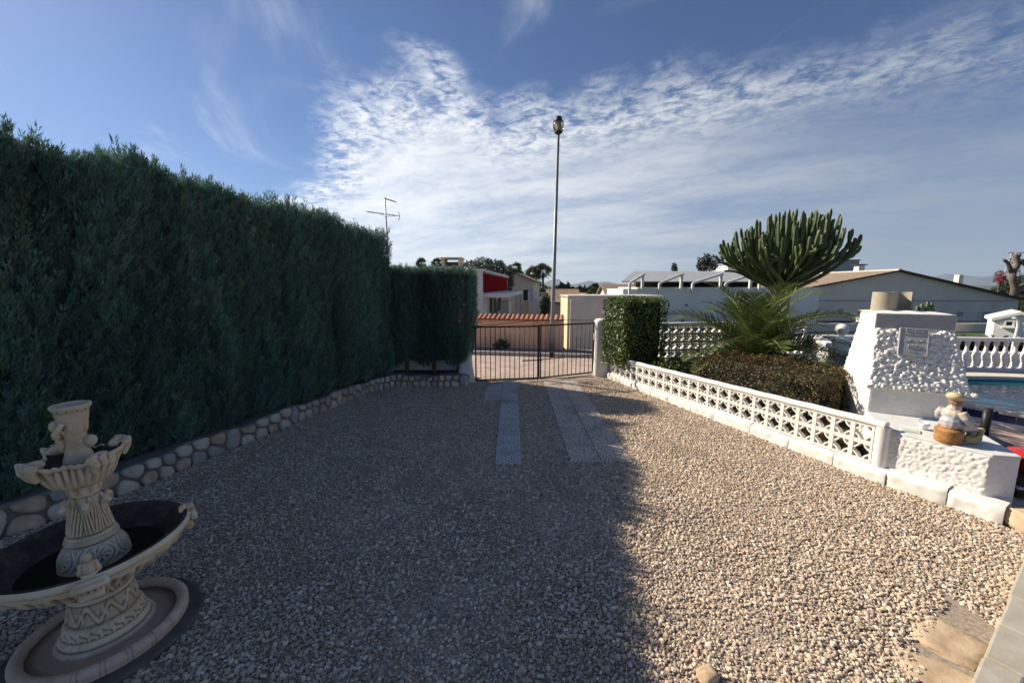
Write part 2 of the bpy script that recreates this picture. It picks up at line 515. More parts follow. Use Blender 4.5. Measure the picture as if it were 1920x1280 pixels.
FX, FY = -2.44, 2.05                    # fountain axis
STRIPS = [(-0.205, 0.115, 4.30, 8.36, 0.32, 'chevron'), (-0.53, -0.21, 6.86, 8.14, 0.32, 'chevron'),
          (0.705, 1.075, 4.36, 8.43, 0.37, 'arc'), (1.081, 1.451, 4.36, 8.43, 0.37, 'arc')]
pal = np.array([(0.60, 0.52, 0.42), (0.50, 0.42, 0.33), (0.66, 0.60, 0.52), (0.42, 0.36, 0.30), (0.56, 0.45, 0.33), (0.27, 0.24, 0.22), (0.74, 0.69, 0.61), (0.45, 0.41, 0.38)])
palp = [.2, .18, .17, .12, .12, .07, .07, .07]
def pebble_shape(r_):
    mb = MB(); mb.blob((0, 0, 0), 1.0, nu=6, nv=4)
    sx, sy, sz = r_.uniform(0.85, 1.4), r_.uniform(0.7, 1.0), r_.uniform(0.5, 0.75)
    mb.v = [(x * sx * r_.uniform(0.78, 1.15), y * sy * r_.uniform(0.78, 1.15), z * sz * r_.uniform(0.8, 1.1)) for x, y, z in mb.v]
    return mb
PEB = [pebble_shape(random.Random(i)) for i in range(10)]
CELL, NPC = 0.25, 17                    # cell size, pebbles along a cell side
def peb_points(n_):
    sc = rng.gamma(7, 0.0089 / 7, n_).clip(0.0042, 0.018)
    rot = np.stack([rng.normal(0, 0.5, n_), rng.normal(0, 0.5, n_), rng.uniform(0, 6.283, n_)], 1)
    ti = pal[rng.choice(len(pal), n_, p=palp)] * rng.uniform(0.71, 1.15, (n_, 1)) * np.array((1.08, 1.0, 0.91))
    return sc, rot, ti
def patch():
    a, b = np.meshgrid(np.arange(NPC), np.arange(NPC)); sp = CELL / NPC
    x = (a.ravel() + 0.5 + rng.uniform(-0.6, 0.6, a.size)) * sp - CELL / 2; y = (b.ravel() + 0.5 + rng.uniform(-0.6, 0.6, a.size)) * sp - CELL / 2
    sc, rot, ti = peb_points(len(x)); M = rotmats(rot)
    mb = MB(); mb.col = []
    for i in range(len(x)):
        t = PEB[rng.integers(0, 10)]
        vv = (M[i] @ (np.array(t.v) * sc[i]).T).T + np.array([x[i], y[i], sc[i] * 0.42 + rng.uniform(-0.003, 0.005)])
        mb.add(vv.tolist(), t.f); mb.col += [tuple(ti[i])] * len(t.v)
    return mb
PATCH = [patch() for _ in range(9)]
def gravel_ok(gx, gy, soft=True):
    keep = inside(DRIVE, gx, gy)
    rnd = rng.uniform(0, 1, gx.size)
    keep &= ~((gy > 8.35) & (rnd < 0.82))
    for x0, x1, y0, y1, tw, k in STRIPS:
        e = 0.02 + 0.03 * np.sin(gy * 9 + x0 * 5) * np.sin(gy * 23)
        e = np.where(rng.uniform(0, 1, gx.size) < 0.07, 0.055, e) if soft else 0 * e
        keep &= ~((gx > x0 + e) & (gx < x1 - e) & (gy > y0 + 0.02 + e) & (gy < y1))
    keep &= ~((gx > 0.0) & (gx < 2.0) & (gy > 8.28) & (rnd < 0.5))
    keep &= (np.hypot(gx - FX, gy - FY) > 0.445)
    bare = np.sin(gx * 5.1 + 1) * np.sin(gy * 4.3) + 0.5 * np.sin(gx * 13) * np.sin(gy * 11)
    kd = KB1 - KB0; kn = np.array([-kd.y, kd.x]) / kd.length
    dist_k = np.abs((gx - KB0.x) * kn[0] + (gy - KB0.y) * kn[1])
    keep &= ~((dist_k < 0.20 + 0.08 * bare) & (gx < 3.0) & (gx > 2.0))
    return keep
PP, PR, PS, PV, PT = [], [], [], [], []
q = np.linspace(-0.58, 0.58, 12) * CELL; qx, qy = (a.ravel() for a in np.meshgrid(q, q))
for cx in np.arange(-5.375, 4.6, CELL):
    for cy in np.arange(0.625, 8.9, CELL):
        ok = gravel_ok(cx + qx, cy + qy, False)
        if not ok.any(): continue
        if ok.all():
            PP.append((cx, cy, 0.004 * math.sin(cx * 3.3) * math.cos(cy * 2.9))); PR.append((0, 0, math.pi / 2 * random.randrange(4)))
            PS.append((1, 1, 1)); PV.append(10 + random.randrange(9)); PT.append(np.ones(3) * random.uniform(0.94, 1.06))
        else:
            a, b = np.meshgrid(np.arange(NPC), np.arange(NPC)); sp = CELL / NPC
            x = cx + (a.ravel() + 0.5 + rng.uniform(-0.6, 0.6, a.size)) * sp - CELL / 2; y = cy + (b.ravel() + 0.5 + rng.uniform(-0.6, 0.6, a.size)) * sp - CELL / 2
            k = gravel_ok(x, y); x, y = x[k], y[k]; sc, rot, ti = peb_points(len(x))
            for i in range(len(x)):
                PP.append((x[i], y[i], sc[i] * 0.42 + random.uniform(-0.003, 0.005))); PR.append(rot[i]); PS.append((sc[i],) * 3); PV.append(random.randrange(10)); PT.append(ti[i])
m = pmat('pebble', [(0.80, 0.78, 0.76), (1.0, 1.0, 1.0), (1.1, 1.08, 1.05)], 60, 3, 0.85, tint='both', spec=0.25)
gv = scatter('gravel', PEB + PATCH, np.array(PP), np.array(PR), np.array(PS), np.array(PV), np.array(PT), m)
tag(gv, 'tan and grey gravel covering the drive', 'gravel', kind='stuff')

# ------------------------------------------------------------------ patterned paving strips
def tile_mat(name, kind, cols, groove):
    m = bpy.data.materials.new(name); m.use_nodes = True
    t = NT(m.node_tree); b = t.n['Principled BSDF']
    co = t.add('ShaderNodeTexCoord').outputs['Object']
    s = t.add('ShaderNodeSeparateXYZ'); t.link(co, s.inputs[0])
    x, y = s.outputs[0], s.outputs[1]
    if kind == 'arc':
        yy = t.math('ADD', y, 0.185)
        r_ = t.math('SQRT', t.math('ADD', t.math('MULTIPLY', x, x), t.math('MULTIPLY', yy, yy)))
        wave = t.math('SINE', t.math('MULTIPLY', r_, 2 * math.pi / 0.046))
        spk = t.math('SINE', t.math('MULTIPLY', t.math('ARCTAN2', x, yy), 17.0))
        gr = t.math('MAXIMUM', t.mapr(wave, 0.25, 0.7), t.math('MULTIPLY', t.mapr(spk, 0.8, 0.98), 0.8))
    else:
        xx = t.math('SUBTRACT', 0.16, t.math('ABSOLUTE', x))
        r_ = t.math('SQRT', t.math('ADD', t.math('MULTIPLY', xx, xx), t.math('MULTIPLY', y, y)))
        gr = t.mapr(t.math('SINE', t.math('MULTIPLY', r_, 2 * math.pi / 0.040)), 0.3, 0.75)
        gr = t.math('MULTIPLY', gr, t.mapr(r_, 0.03, 0.05))
    nz = t.noise(co, 14, 6, 0.65)
    c0 = t.mix(t.mapr(nz, 0.3, 0.7), cols[0], cols[1])
    big = t.noise(t.add('ShaderNodeNewGeometry').outputs['Position'], 2.3, 6, 0.6)
    c0 = t.mix(t.math('MULTIPLY', t.mapr(big, 0.45, 0.7), 0.5), c0, (0.17, 0.15, 0.13))
    c = t.mix(t.math('MULTIPLY', gr, 0.85), c0, groove)
    t.link(c, b.inputs['Base Color']); b.inputs['Roughness'].default_value = 0.85
    bp = t.add('ShaderNodeBump'); bp.inputs['Strength'].default_value = 0.9; bp.inputs['Distance'].default_value = 0.006
    t.link(t.math('SUBTRACT', t.math('MULTIPLY', nz, 0.3), gr), bp.inputs['Height']); t.link(bp.outputs[0], b.inputs['Normal'])
    return m
tm = {'arc': tile_mat('arc_tile', 'arc', ((0.64, 0.55, 0.45), (0.78, 0.68, 0.56)), (0.18, 0.145, 0.11)),
      'chevron': tile_mat('chevron_tile', 'chevron', ((0.56, 0.52, 0.48), (0.68, 0.63, 0.58)), (0.18, 0.165, 0.15))}
path = empty('path', (0.5, 6.3, 0)); tag(path, 'two strips of patterned paving tiles set in the gravel', kind='structure')
tmesh = {}
for x0, x1, y0, y1, tw, k in STRIPS:
    ny = int(round((y1 - y0) / tw))
    for j in range(ny):
        ln = (y1 - y0) / ny
        key = (k, round(tw, 3))
        if key not in tmesh:
            mb = MB(); mb.box((0, 0, -0.02), (tw - 0.007, ln - 0.007, 0.04)); tmesh[key] = mb.mesh('tile', tm[k])
        o = bpy.data.objects.new('tile', tmesh[key]); link(o, path)
        b = o.modifiers.new('bevel', 'BEVEL'); b.width = 0.005; b.segments = 2
        o.location = ((x0 + x1) / 2 - 0.5, y0 + (j + 0.5) * ln - 6.3, 0.021 + random.uniform(-0.003, 0.003))
        o.rotation_euler = (random.uniform(-0.01, 0.01), random.uniform(-0.01, 0.01), random.choice((0, math.pi)) + random.uniform(-0.012, 0.012) if k == 'chevron' else random.uniform(-0.012, 0.012))
        if k == 'arc' and x0 > 1.07: o.rotation_euler.z += 0

# gate threshold: worn flat paving under the leaves
m = pmat('threshold', [(0.36, 0.29, 0.23), (0.50, 0.41, 0.32)], 6, 7, 0.9, 0.4, 50, dirt=(0.2, 0.15, 0.11), dscale=3)
thr = empty('threshold', (0, 8.5, 0)); tag(thr, 'worn paving slabs under the gate', kind='structure')
for j in range(2):
    for i in range(8):
        x = -0.72 + 0.33 * i; y = 8.44 + 0.26 * j + 0.21 * (x + 0.7) * 0.9 + 0.06
        if j == 0 and x < 0.2: pass
        mb = MB(); mb.box((x + 0.16, y - 8.5, 0.0), (0.322, 0.255, 0.03), rz=0.19); mb.build('slab', m, thr, bevel=0.004)

# ================================================================== stone-edged bed on the left
class Poly:
    def __init__(s, pts):
        s.p = [Vector((a, b, 0)) for a, b in pts]; s.cum = [0.0]
        for i in range(len(s.p) - 1): s.cum.append(s.cum[-1] + (s.p[i + 1] - s.p[i]).length)
        s.L = s.cum[-1]
    def at(s, u):
        u = min(max(u, 0), s.L - 1e-6)
        for i in range(len(s.p) - 1):
            if u <= s.cum[i + 1]: break
        t = (u - s.cum[i]) / (s.cum[i + 1] - s.cum[i])
        d = (s.p[i + 1] - s.p[i]).normalized()
        # smooth the tangent near the joints
        e = 0.15
        if s.cum[i + 1] - u < e and i + 2 < len(s.p):
            d2 = (s.p[i + 2] - s.p[i + 1]).normalized(); d = d.lerp(d2, 0.5 * (1 - (s.cum[i + 1] - u) / e)).normalized()
        elif u - s.cum[i] < e and i > 0:
            d0 = (s.p[i] - s.p[i - 1]).normalized(); d = d.lerp(d0, 0.5 * (1 - (u - s.cum[i]) / e)).normalized()
        return s.p[i].lerp(s.p[i + 1], t), d
def clip(poly, a, b, c):                     # keep a*x+b*y<=c
    out = []
    for i in range(len(poly)):
        p, q = poly[i], poly[(i + 1) % len(poly)]
        dp, dq = a * p[0] + b * p[1] - c, a * q[0] + b * q[1] - c
        if dp <= 0: out.append(p)
        if (dp < 0) != (dq < 0) and abs(dp - dq) > 1e-9:
            t = dp / (dp - dq); out.append((p[0] + (q[0] - p[0]) * t, p[1] + (q[1] - p[1]) * t))
    return out
pmat('mortar', [(0.16, 0.14, 0.12), (0.26, 0.23, 0.19)], 9, 7, 0.95, 0.6, 50)
STM = [pmat('field_stone_a', [(0.42, 0.34, 0.24), (0.58, 0.50, 0.38), (0.66, 0.60, 0.50)], 7, 7, 0.85, 0.5, 30, dirt=(0.25, 0.18, 0.12)),
       pmat('field_stone_b', [(0.33, 0.27, 0.20), (0.50, 0.38, 0.26), (0.60, 0.50, 0.38)], 9, 7, 0.85, 0.5, 30, dirt=(0.17, 0.14, 0.11)),
       pmat('field_stone_c', [(0.30, 0.28, 0.26), (0.42, 0.38, 0.34)], 8, 7, 0.85, 0.5, 30, dirt=(0.36, 0.25, 0.16))]
LP = Poly(LW + [(-0.95, 8.2)])
wall = empty('stone_border_wall', (-3.4, 5.6, 0)); tag(wall, 'low border wall of rough tan stones in mortar under the cypress hedge', 'stone wall')
WO = Vector((-3.4, 5.6, 0))
def wall_h(u): return 0.29 - 0.05 * u / LP.L + 0.02 * math.sin(u * 5.0) + 0.012 * math.sin(u * 13)
# mortar core
v = []; f = []; N = 90
for i in range(N + 1):
    u = LP.L * i / N; p, d = LP.at(u); nrm = Vector((d.y, -d.x, 0)); h = wall_h(u) - 0.015
    prof = [(-0.018, -0.05), (-0.035, h - 0.03), (-0.06, h), (-0.30, h), (-0.32, -0.05)]
    for a, zz_ in prof: q = p + nrm * a - WO; v.append((q.x, q.y, zz_))
for i in range(N):
    for k in range(4): a = i * 5 + k; f.append((a, a + 5, a + 6, a + 1))
f += [tuple(range(5)), tuple(range(N * 5, N * 5 + 5))[::-1]]
link(bpy.data.objects.new('mortar', mkmesh('mortar', v, f, MATS['mortar'])), wall)
rs = random.Random(5)
seeds = []
u = 0.05
while u < LP.L - 0.03:
    cw = rs.uniform(0.11, 0.26) if u < 5.5 else rs.uniform(0.09, 0.18)
    if rs.random() < 0.22: seeds.append((u + cw / 2, rs.uniform(0.11, 0.16)))
    else:
        seeds.append((u + cw * rs.uniform(0.25, 0.55), rs.uniform(0.035, 0.09))); seeds.append((u + cw * rs.uniform(0.45, 0.8), rs.uniform(0.17, 0.23)))
    u += cw
for i, (su, sv) in enumerate(seeds):
    h = wall_h(su)
    poly = [(su - 0.26, -0.02), (su + 0.26, -0.02), (su + 0.26, h), (su - 0.26, h)]
    for j, (tu, tv) in enumerate(seeds):
        if i == j or abs(tu - su) > 0.6: continue
        a, b = tu - su, tv - sv; c = (tu * tu + tv * tv - su * su - sv * sv) / 2
        poly = clip(poly, a, b, c)
        if len(poly) < 3: break
    if len(poly) < 3: continue
    cx = sum(p[0] for p in poly) / len(poly); cy = sum(p[1] for p in poly) / len(poly)
    # round the corners a little and shrink away from the joints
    ring = []
    for k in range(len(poly)):
        p, q = poly[k], poly[(k + 1) % len(poly)]
        for t in (0.22, 0.5, 0.78): ring.append((lerp(p[0], q[0], t), lerp(p[1], q[1], t)))
    size = max(0.03, min(max(abs(p[0] - cx) for p in ring), max(abs(p[1] - cy) for p in ring)))
    k1 = max(0.5, 1 - 0.013 / size)
    v = []; n_ = len(ring); bulge = rs.uniform(0.015, 0.035); tl = rs.uniform(-0.1, 0.1)
    for sh, dep in ((k1, -0.03), (k1 * 0.98, 0.004), (k1 * 0.86, bulge * 0.75), (k1 * 0.5, bulge)):
        for (a, b) in ring:
            uu, vv = cx + (a - cx) * sh * rs.uniform(0.97, 1.03), cy + (b - cy) * sh * rs.uniform(0.97, 1.03)
            p, d = LP.at(min(max(uu, 0.0), LP.L)); nrm = Vector((d.y, -d.x, 0))
            q = p + nrm * (dep - 0.07 * vv + (a - cx) * tl * (1 if dep > 0 else 0) * 0.4 + rs.uniform(-0.003, 0.003)) - WO
            v.append((q.x, q.y, vv))
    f = []
    for rI in range(3):
        for k in range(n_):
            a, b = rI * n_ + k, rI * n_ + (k + 1) % n_
            f.append((a, b, b + n_, a + n_))
    f.append(tuple(range(3 * n_, 4 * n_)))
    f = [q[::-1] for q in f]
    o = bpy.data.objects.new('stone', mkmesh('stone', v, f, rs.choice(STM[:2] + STM), True)); link(o, wall)
# soil behind it
mb = MB(); mb.prism([(a, b) for a, b in [(-5.4, 0.6), (-4.8, 2.2), (-4.16, 3.62), (-3.56, 5.72), (-3.08, 7.4), (-2.85, 7.95), (-2.3, 8.08), (-1.05, 8.06), (-1.0, 8.9), (-6.5, 8.9), (-8, 0.6)]], -0.05, 0.20)
tag(mb.build('planting_bed', MATS['soil']), 'dark soil bed under the hedge', kind='structure')

# ================================================================== cypress hedges
def spray(seed, n=54, h=0.18, spread=0.34, wd=0.0037):
    r_ = random.Random(seed); mb = MB()
    for k in range(n):
        t = r_.random() ** 0.9; a = r_.uniform(0, 6.283); base = Vector((0, 0, t * h))
        d = Vector((math.cos(a) * spread, math.sin(a) * spread, r_.uniform(0.5, 1.0))).normalized()
        L = r_.uniform(0.03, 0.062) * (1.15 - 0.5 * t)
        base += Vector((math.cos(a), math.sin(a), 0)) * 0.012
        sd = d.cross(Vector((r_.uniform(-1, 1), r_.uniform(-1, 1), r_.uniform(-1, 1)))).normalized() * wd * r_.uniform(0.7, 1.3)
        mb.add([base - sd, base + sd, base + d * L], [(0, 1, 2)])
    return mb
CY = pmat('cypress_leaf', [(0.105, 0.180, 0.135), (0.135, 0.215, 0.150)], 2.0, 3, 0.6, tint=True, spec=0.3, trans=0.15)
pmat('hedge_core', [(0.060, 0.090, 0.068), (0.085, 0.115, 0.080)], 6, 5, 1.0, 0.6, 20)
pmat('cypress_bark', [(0.10, 0.07, 0.05), (0.2, 0.15, 0.11)], 10, 6, 0.95, 0.6, 30)
def hn(u, z, k=0.0):
    from mathutils import noise as mn
    return 0.13 * mn.noise(Vector((u * 2.4 + k, z * 0.40, k))) + 0.05 * mn.noise(Vector((u * 6.0, z * 1.3, k + 5)))
SPR = [spray(i) for i in range(7)]
def hedge_cloud(face, n, lean, lo, hi, tip=1.0, brown=0.05):
    """face(): random (pos, outward normal, clump)"""
    P = np.zeros((n, 3)); Ro = np.zeros((n, 3)); Ti = np.zeros((n, 3)); S = np.zeros((n, 3))
    for i in range(n):
        p, nrm, cl = face()
        d = Vector(nrm) * lean + Vector((0, 0, 1)) + Vector((random.uniform(-.3, .3), random.uniform(-.3, .3), 0))
        P[i] = p; e = eul(d, random.uniform(0, 6.283)); Ro[i] = (e.x, e.y, e.z)
        b = random.uniform(lo, hi) * (1 + cl * 3.2)
        if random.random() < brown: Ti[i] = (b * 1.35, b * 0.92, b * 0.75)
        else: Ti[i] = (b * random.uniform(0.8, 1.15), b, b * random.uniform(0.85, 1.2))
        s_ = random.uniform(0.75, 1.3) * tip; S[i] = (s_, s_, s_ * random.uniform(0.9, 1.3))
    return P, Ro, S, Ti
def build_hedge(name, parent_loc, faces, label, group, core, trunks):
    th_ = empty(name, parent_loc); tag(th_, label, 'hedge', group)
    off = Vector(parent_loc)
    Ps, Rs, Ss, Ts = zip(*faces)
    P = np.concatenate(Ps) - np.array(off); n = len(P)
    tag(realise('foliage', SPR, P, np.concatenate(Rs), np.concatenate(Ss), rng.integers(0, 7, n), np.concatenate(Ts).clip(0.2, 4), CY, th_), kind='stuff')
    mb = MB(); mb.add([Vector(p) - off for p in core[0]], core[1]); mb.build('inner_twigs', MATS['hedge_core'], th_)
    for x, y, h in trunks:
        mb = MB(); q = Vector((x, y, 0.1)) - off
        mb.tube([q, q + Vector((0.02, 0.01, h * 0.5)), q + Vector((-0.01, 0, h))], [0.05, 0.042, 0.035], 8); mb.build('trunk', MATS['cypress_bark'], th_, True)
    return th_
# tall hedge: front line x = hx(y)
def hx(y): return -2.66 - 0.345 * (8.0 - y) if y > 3 else -2.66 - 0.345 * 5.0 - 0.40 * (3 - y)
def hz(y): return 3.22 + 0.055 * (8.1 - y) + 0.05 * math.sin(y * 3.1) + 0.03 * math.sin(y * 7.7)
HN = Vector((0.945, -0.327, 0))
Y0, Y1 = 0.9, 8.12
def f_front():
    y = Y0 + (Y1 - Y0) * random.random() ** 0.9; zt = hz(y) - 0.20; z = 0.24 + (zt - 0.24) * random.random()
    c = hn(y, z, 1.0); rnd = 0.10 * max(0, (z - (zt - 0.35)) / 0.35) ** 2
    p = Vector((hx(y), y, z)) + HN * (c - 0.02 - rnd - random.random() ** 2 * 0.10 - 0.10 * max(0, 0.6 - z))
    return p, HN, c
def f_top():
    y = random.uniform(Y0, Y1); c = hn(y, 9, 2.0); a = random.random()
    p = Vector((hx(y), y, hz(y) + c * 0.8 - 0.28)) - HN * (0.04 + a * 1.06)
    return p, Vector((0, 0, 0.2)), c
def f_spike():
    y = random.uniform(Y0, Y1); c = hn(y, 4, 3.0); a = random.random()
    p = Vector((hx(y), y, hz(y) - 0.27 + 0.8 * c + (0.14 if random.random() < 0.4 else 0) * random.random())) - HN * (0.05 + a * 0.55)
    return p, Vector((0, 0, 0.2)), 0.05
def f_end():
    a = random.random(); z = random.uniform(0.3, hz(Y1) - 0.05); c = hn(a, z, 7.0)
    rnd = 0.2 * max(0, (z - 2.9) / 0.35) ** 2
    p = Vector((hx(Y1), Y1, z)) - HN * a * 1.0 + Vector((0.02, 0.06 + c - rnd, 0))
    return p, Vector((0.3, 0.95, 0)), c
fa = [hedge_cloud(f_front, 17000, 0.55, 0.8, 1.8), hedge_cloud(f_top, 2600, 0.1, 0.9, 1.5), hedge_cloud(f_spike, 900, 0.0, 0.7, 1.2, 1.15, 0.02), hedge_cloud(f_end, 900, 0.5, 0.7, 1.2)]
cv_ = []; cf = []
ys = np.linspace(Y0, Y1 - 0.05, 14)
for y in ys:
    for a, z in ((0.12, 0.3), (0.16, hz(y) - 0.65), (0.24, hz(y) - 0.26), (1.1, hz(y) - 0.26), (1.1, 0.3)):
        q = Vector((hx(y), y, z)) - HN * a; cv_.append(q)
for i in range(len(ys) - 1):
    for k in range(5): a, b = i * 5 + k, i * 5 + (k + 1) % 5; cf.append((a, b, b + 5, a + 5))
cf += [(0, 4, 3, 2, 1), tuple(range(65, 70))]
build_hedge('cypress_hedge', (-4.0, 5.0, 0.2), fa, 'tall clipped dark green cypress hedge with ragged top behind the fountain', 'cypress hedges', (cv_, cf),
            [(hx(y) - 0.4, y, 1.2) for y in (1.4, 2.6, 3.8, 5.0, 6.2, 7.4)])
# lower return hedge beside the gate
RX0, RX1, RY0, RY1, RZ = -2.75, -1.0, 8.12, 8.80, 2.50
def r_front():
    x = random.uniform(RX0, RX1); b0 = 0.34 + 0.16 * math.sin(x * 5.0) ** 2; z = b0 + (RZ - 0.2 - b0) * random.random(); c = hn(x, z, 11.0)
    rnd = 0.12 * max(0, (z - 2.3) / 0.25) ** 2
    return Vector((x, RY0 + rnd + random.random() ** 2 * 0.08 - c * 0.6, z)), Vector((0, -1, 0)), c
def r_top():
    x = random.uniform(RX0, RX1); y = random.uniform(RY0 + 0.05, RY1); c = hn(x, y, 12.0)
    return Vector((x, y, RZ - 0.25 + c * 0.5)), Vector((0, 0, 0.1)), c + 0.03
def r_end():
    y = random.uniform(RY0, RY1); z = random.uniform(0.45, RZ - 0.2); c = hn(y, z, 14.0)
    rnd = 0.08 * max(0, (z - 2.3) / 0.25) ** 2
    return Vector((RX1 + 0.05 + c * 0.7 - rnd - 0.1 * max(0, 1.2 - z) - random.random() ** 2 * 0.06, y, z)), Vector((1, 0, 0)), c
fa = [hedge_cloud(r_front, 2800, 0.5, 0.6, 1.3), hedge_cloud(r_top, 900, 0.1, 0.9, 1.5), hedge_cloud(r_end, 1200, 0.5, 0.8, 1.5)]
bx = MB(); bx.box(((RX0 + RX1) / 2 - 0.08, (RY0 + RY1) / 2 + 0.03, 1.38), (RX1 - RX0 - 0.28, RY1 - RY0 - 0.22, 1.75))
build_hedge('cypress_hedge', (-1.8, 8.45, 0.2), fa, 'lower clipped cypress hedge standing next to the gate pillar', 'cypress hedges', (bx.v, bx.f),
            [(-2.35, 8.4, 0.9), (-1.75, 8.42, 0.9), (-1.2, 8.45, 0.9)])

# ================================================================== gate and pillars
pmat('white_plaster', [(0.64, 0.60, 0.54), (0.76, 0.72, 0.66)], 5, 7, 0.85, 0.35, 70, 0.008, dirt=(0.48, 0.44, 0.38), dscale=2.2, damt=0.5)
pmat('white_paint', [(0.72, 0.69, 0.63), (0.80, 0.77, 0.71)], 6, 6, 0.6, 0.3, 60, 0.004, dirt=(0.60, 0.55, 0.46), dscale=3.0, damt=0.45)
pmat('iron', [(0.016, 0.013, 0.012), (0.035, 0.026, 0.022)], 20, 5, 0.5, 0.2, 80, 0.002, dirt=(0.09, 0.045, 0.03), dscale=9, damt=0.5)
pmat('plate', [(0.42, 0.36, 0.33), (0.55, 0.48, 0.44)], 30, 3, 0.5)
def pillar(name, loc, wd, h, flare, label):
    t = empty(name, loc); tag(t, label, 'pillar')
    prof = [(1.0 + flare, 0), (1.0 + flare * 0.55, h * 0.10), (1.0 + flare * 0.2, h * 0.25), (1.0, h * 0.42), (0.97, h * 0.7), (0.96, h * 0.90), (0.98, h * 0.925), (0.93, h * 0.955), (0.78, h * 0.985), (0.45, h * 0.998), (0.0, h)]
    def sq(r, z, a):
        c, s_ = math.cos(a), math.sin(a); k = (abs(c) ** 5 + abs(s_) ** 5) ** (-0.2)
        return r * wd / 2 * k, z + 0.004 * math.sin(a * 3 + z * 9)
    mb = MB(); mb.lathe(prof, 40, fn=sq)
    autosmooth(mb.build('shaft', MATS['white_plaster'], t), 60)
    return t
pl = pillar('gate_pillar', (-1.03, 8.40, 0), 0.27, at(880, 609, 8.35).z, 0.55, 'white plaster gate pillar beside the cypress hedge')
pr_ = pillar('gate_pillar', (2.13, 9.02, 0), 0.36, at(1120, 597, 9.0).z, 0.12, 'white plaster gate pillar with rounded cap beside the leafy green shrub')
mb = MB(); mb.box((-0.185, -0.03, 1.13), (0.012, 0.10, 0.07)); mb.build('number_plate', MATS['plate'], pr_)
mb = MB(); mb.box((-0.19, -0.02, 0.93), (0.02, 0.09, 0.16)); mb.build('letter_box', MATS['white_paint'], pr_, bevel=0.004)
def gate_leaf(A_, B_, z0, z1, nb, label, thick_end, mid):
    A_, B_ = Vector((*A_, 0)), Vector((*B_, 0)); t = empty('gate_leaf', A_); tag(t, label, 'gate', 'leaves of the iron gate')
    d = B_ - A_; Z = lambda z: Vector((0, 0, z))
    M_ = MATS['iron']
    MB().bar(Z(z1), d + Z(z1), 0.034, 0.034).build('top_rail', M_, t, bevel=0.006)
    MB().bar(Z(z0), d + Z(z0), 0.034, 0.030).build('bottom_rail', M_, t, bevel=0.004)
    MB().bar(Z(z0 - 0.02), Z(z1 + 0.03), 0.036 if not thick_end else 0.03).build('stile', M_, t, bevel=0.004)
    MB().bar(d + Z(z0 - 0.02), d + Z(z1 + 0.03), 0.05 if thick_end else 0.03).build('stile', M_, t, bevel=0.004)
    b0 = None
    for i in range(1, nb + 1):
        if b0 is None:
            mb = MB(); mb.tube([Z(z0), Z((z0 + z1) / 2), Z(z1)], 0.0085, 8); b0 = mb.mesh('bar', M_, True)
        o = bpy.data.objects.new('bar', b0); link(o, t); o.location = d * (i / (nb + 1))
    if mid:
        mb = MB(); mb.tube([d + Z(z1 + 0.12), d * 0.5 + Z(z1 + 0.10), Z(z1 + 0.06)], 0.006, 6); mb.build('top_wire', M_, t, True)
        MB().bar(Z(z0 + 0.42), d + Z(z0 + 0.42), 0.014, 0.016).build('mid_rail', M_, t)
        mb = MB(); mb.box(d * 0.8 + Z(0.56), (0.09, 0.05, 0.12), rz=0.38); mb.build('lock_box', M_, t, bevel=0.008)
    else:
        mb = MB(); mb.tube([Z(z1 + 0.02), d * 0.3 + Z(z1 + 0.05), d * 0.7 + Z(z1 + 0.10), d + Z(z1 + 0.14)], 0.006, 6); mb.build('top_wire', M_, t, True)
        for q_ in (0.06, 0.94):
            mb = MB(); mb.tube([d * q_ + Z(z1 + 0.02) + d.normalized() * 0.05 * math.cos(k_) + Z(0.05 + 0.05 * math.sin(k_)) for k_ in np.linspace(0, 5.2, 12)], 0.006, 6); mb.build('scroll', M_, t, True)
        MB().bar(d * 0.74 + Z(0.46) + Vector((0, 0.03, 0)), d * 1.06 + Z(0.46) + Vector((0, 0.03, 0)), 0.02, 0.024).build('bolt', M_, t)
        mb = MB(); mb.tube([Vector((-0.10, 0.02, z1 + 0.02)), Vector((0.0, 0.0, z1)), Vector((0.02, -0.02, z1 - 0.04))], 0.018, 8); mb.build('hinge', M_, t, True)
    return t
zt = at(893, 613, 8.27).z; zr = at(1108, 608, 8.99).z
gate_leaf((-0.79, 8.24), (0.59, 8.46), 0.06, zt, 12, 'left swinging leaf of the black iron gate, hinged on the hedge side', True, False)
gate_leaf((1.93, 9.02), (0.64, 8.47), 0.06, (zt + zr) / 2 + 0.02, 11, 'right leaf of the black iron gate with middle rail, in front of the rounded pillar', False, True)
# ================================================================== rough stucco
def worley(uvp, size, r, seed, hmin=0.4):
    """lumpy height field: rounded blobs of radius r over a size rectangle, evaluated at uvp (n,2)"""
    rg = np.random.default_rng(seed)
    nx, ny = max(1, int(size[0] / (r * 1.15))), max(1, int(size[1] / (r * 1.15)))
    a, b = np.meshgrid(np.arange(nx), np.arange(ny))
    s = np.stack([(a.ravel() + rg.uniform(-0.1, 1.1, a.size)) * size[0] / nx, (b.ravel() + rg.uniform(-0.1, 1.1, a.size)) * size[1] / ny], 1)
    hh = rg.uniform(hmin, 1.0, len(s)); rr = r * rg.uniform(0.6, 1.25, len(s)); el = rg.uniform(0, 3.14, len(s)); st = rg.uniform(1.0, 1.8, len(s))
    out = np.zeros(len(uvp))
    for i in range(len(s)):
        d = uvp - s[i]; c, s_ = math.cos(el[i]), math.sin(el[i])
        x = (d[:, 0] * c + d[:, 1] * s_) / st[i]; y = -d[:, 0] * s_ + d[:, 1] * c
        q = 1 - (x * x + y * y) / rr[i] ** 2
        m_ = q > 0
        out[m_] = np.maximum(out[m_], hh[i] * np.sqrt(q[m_]))
    return out
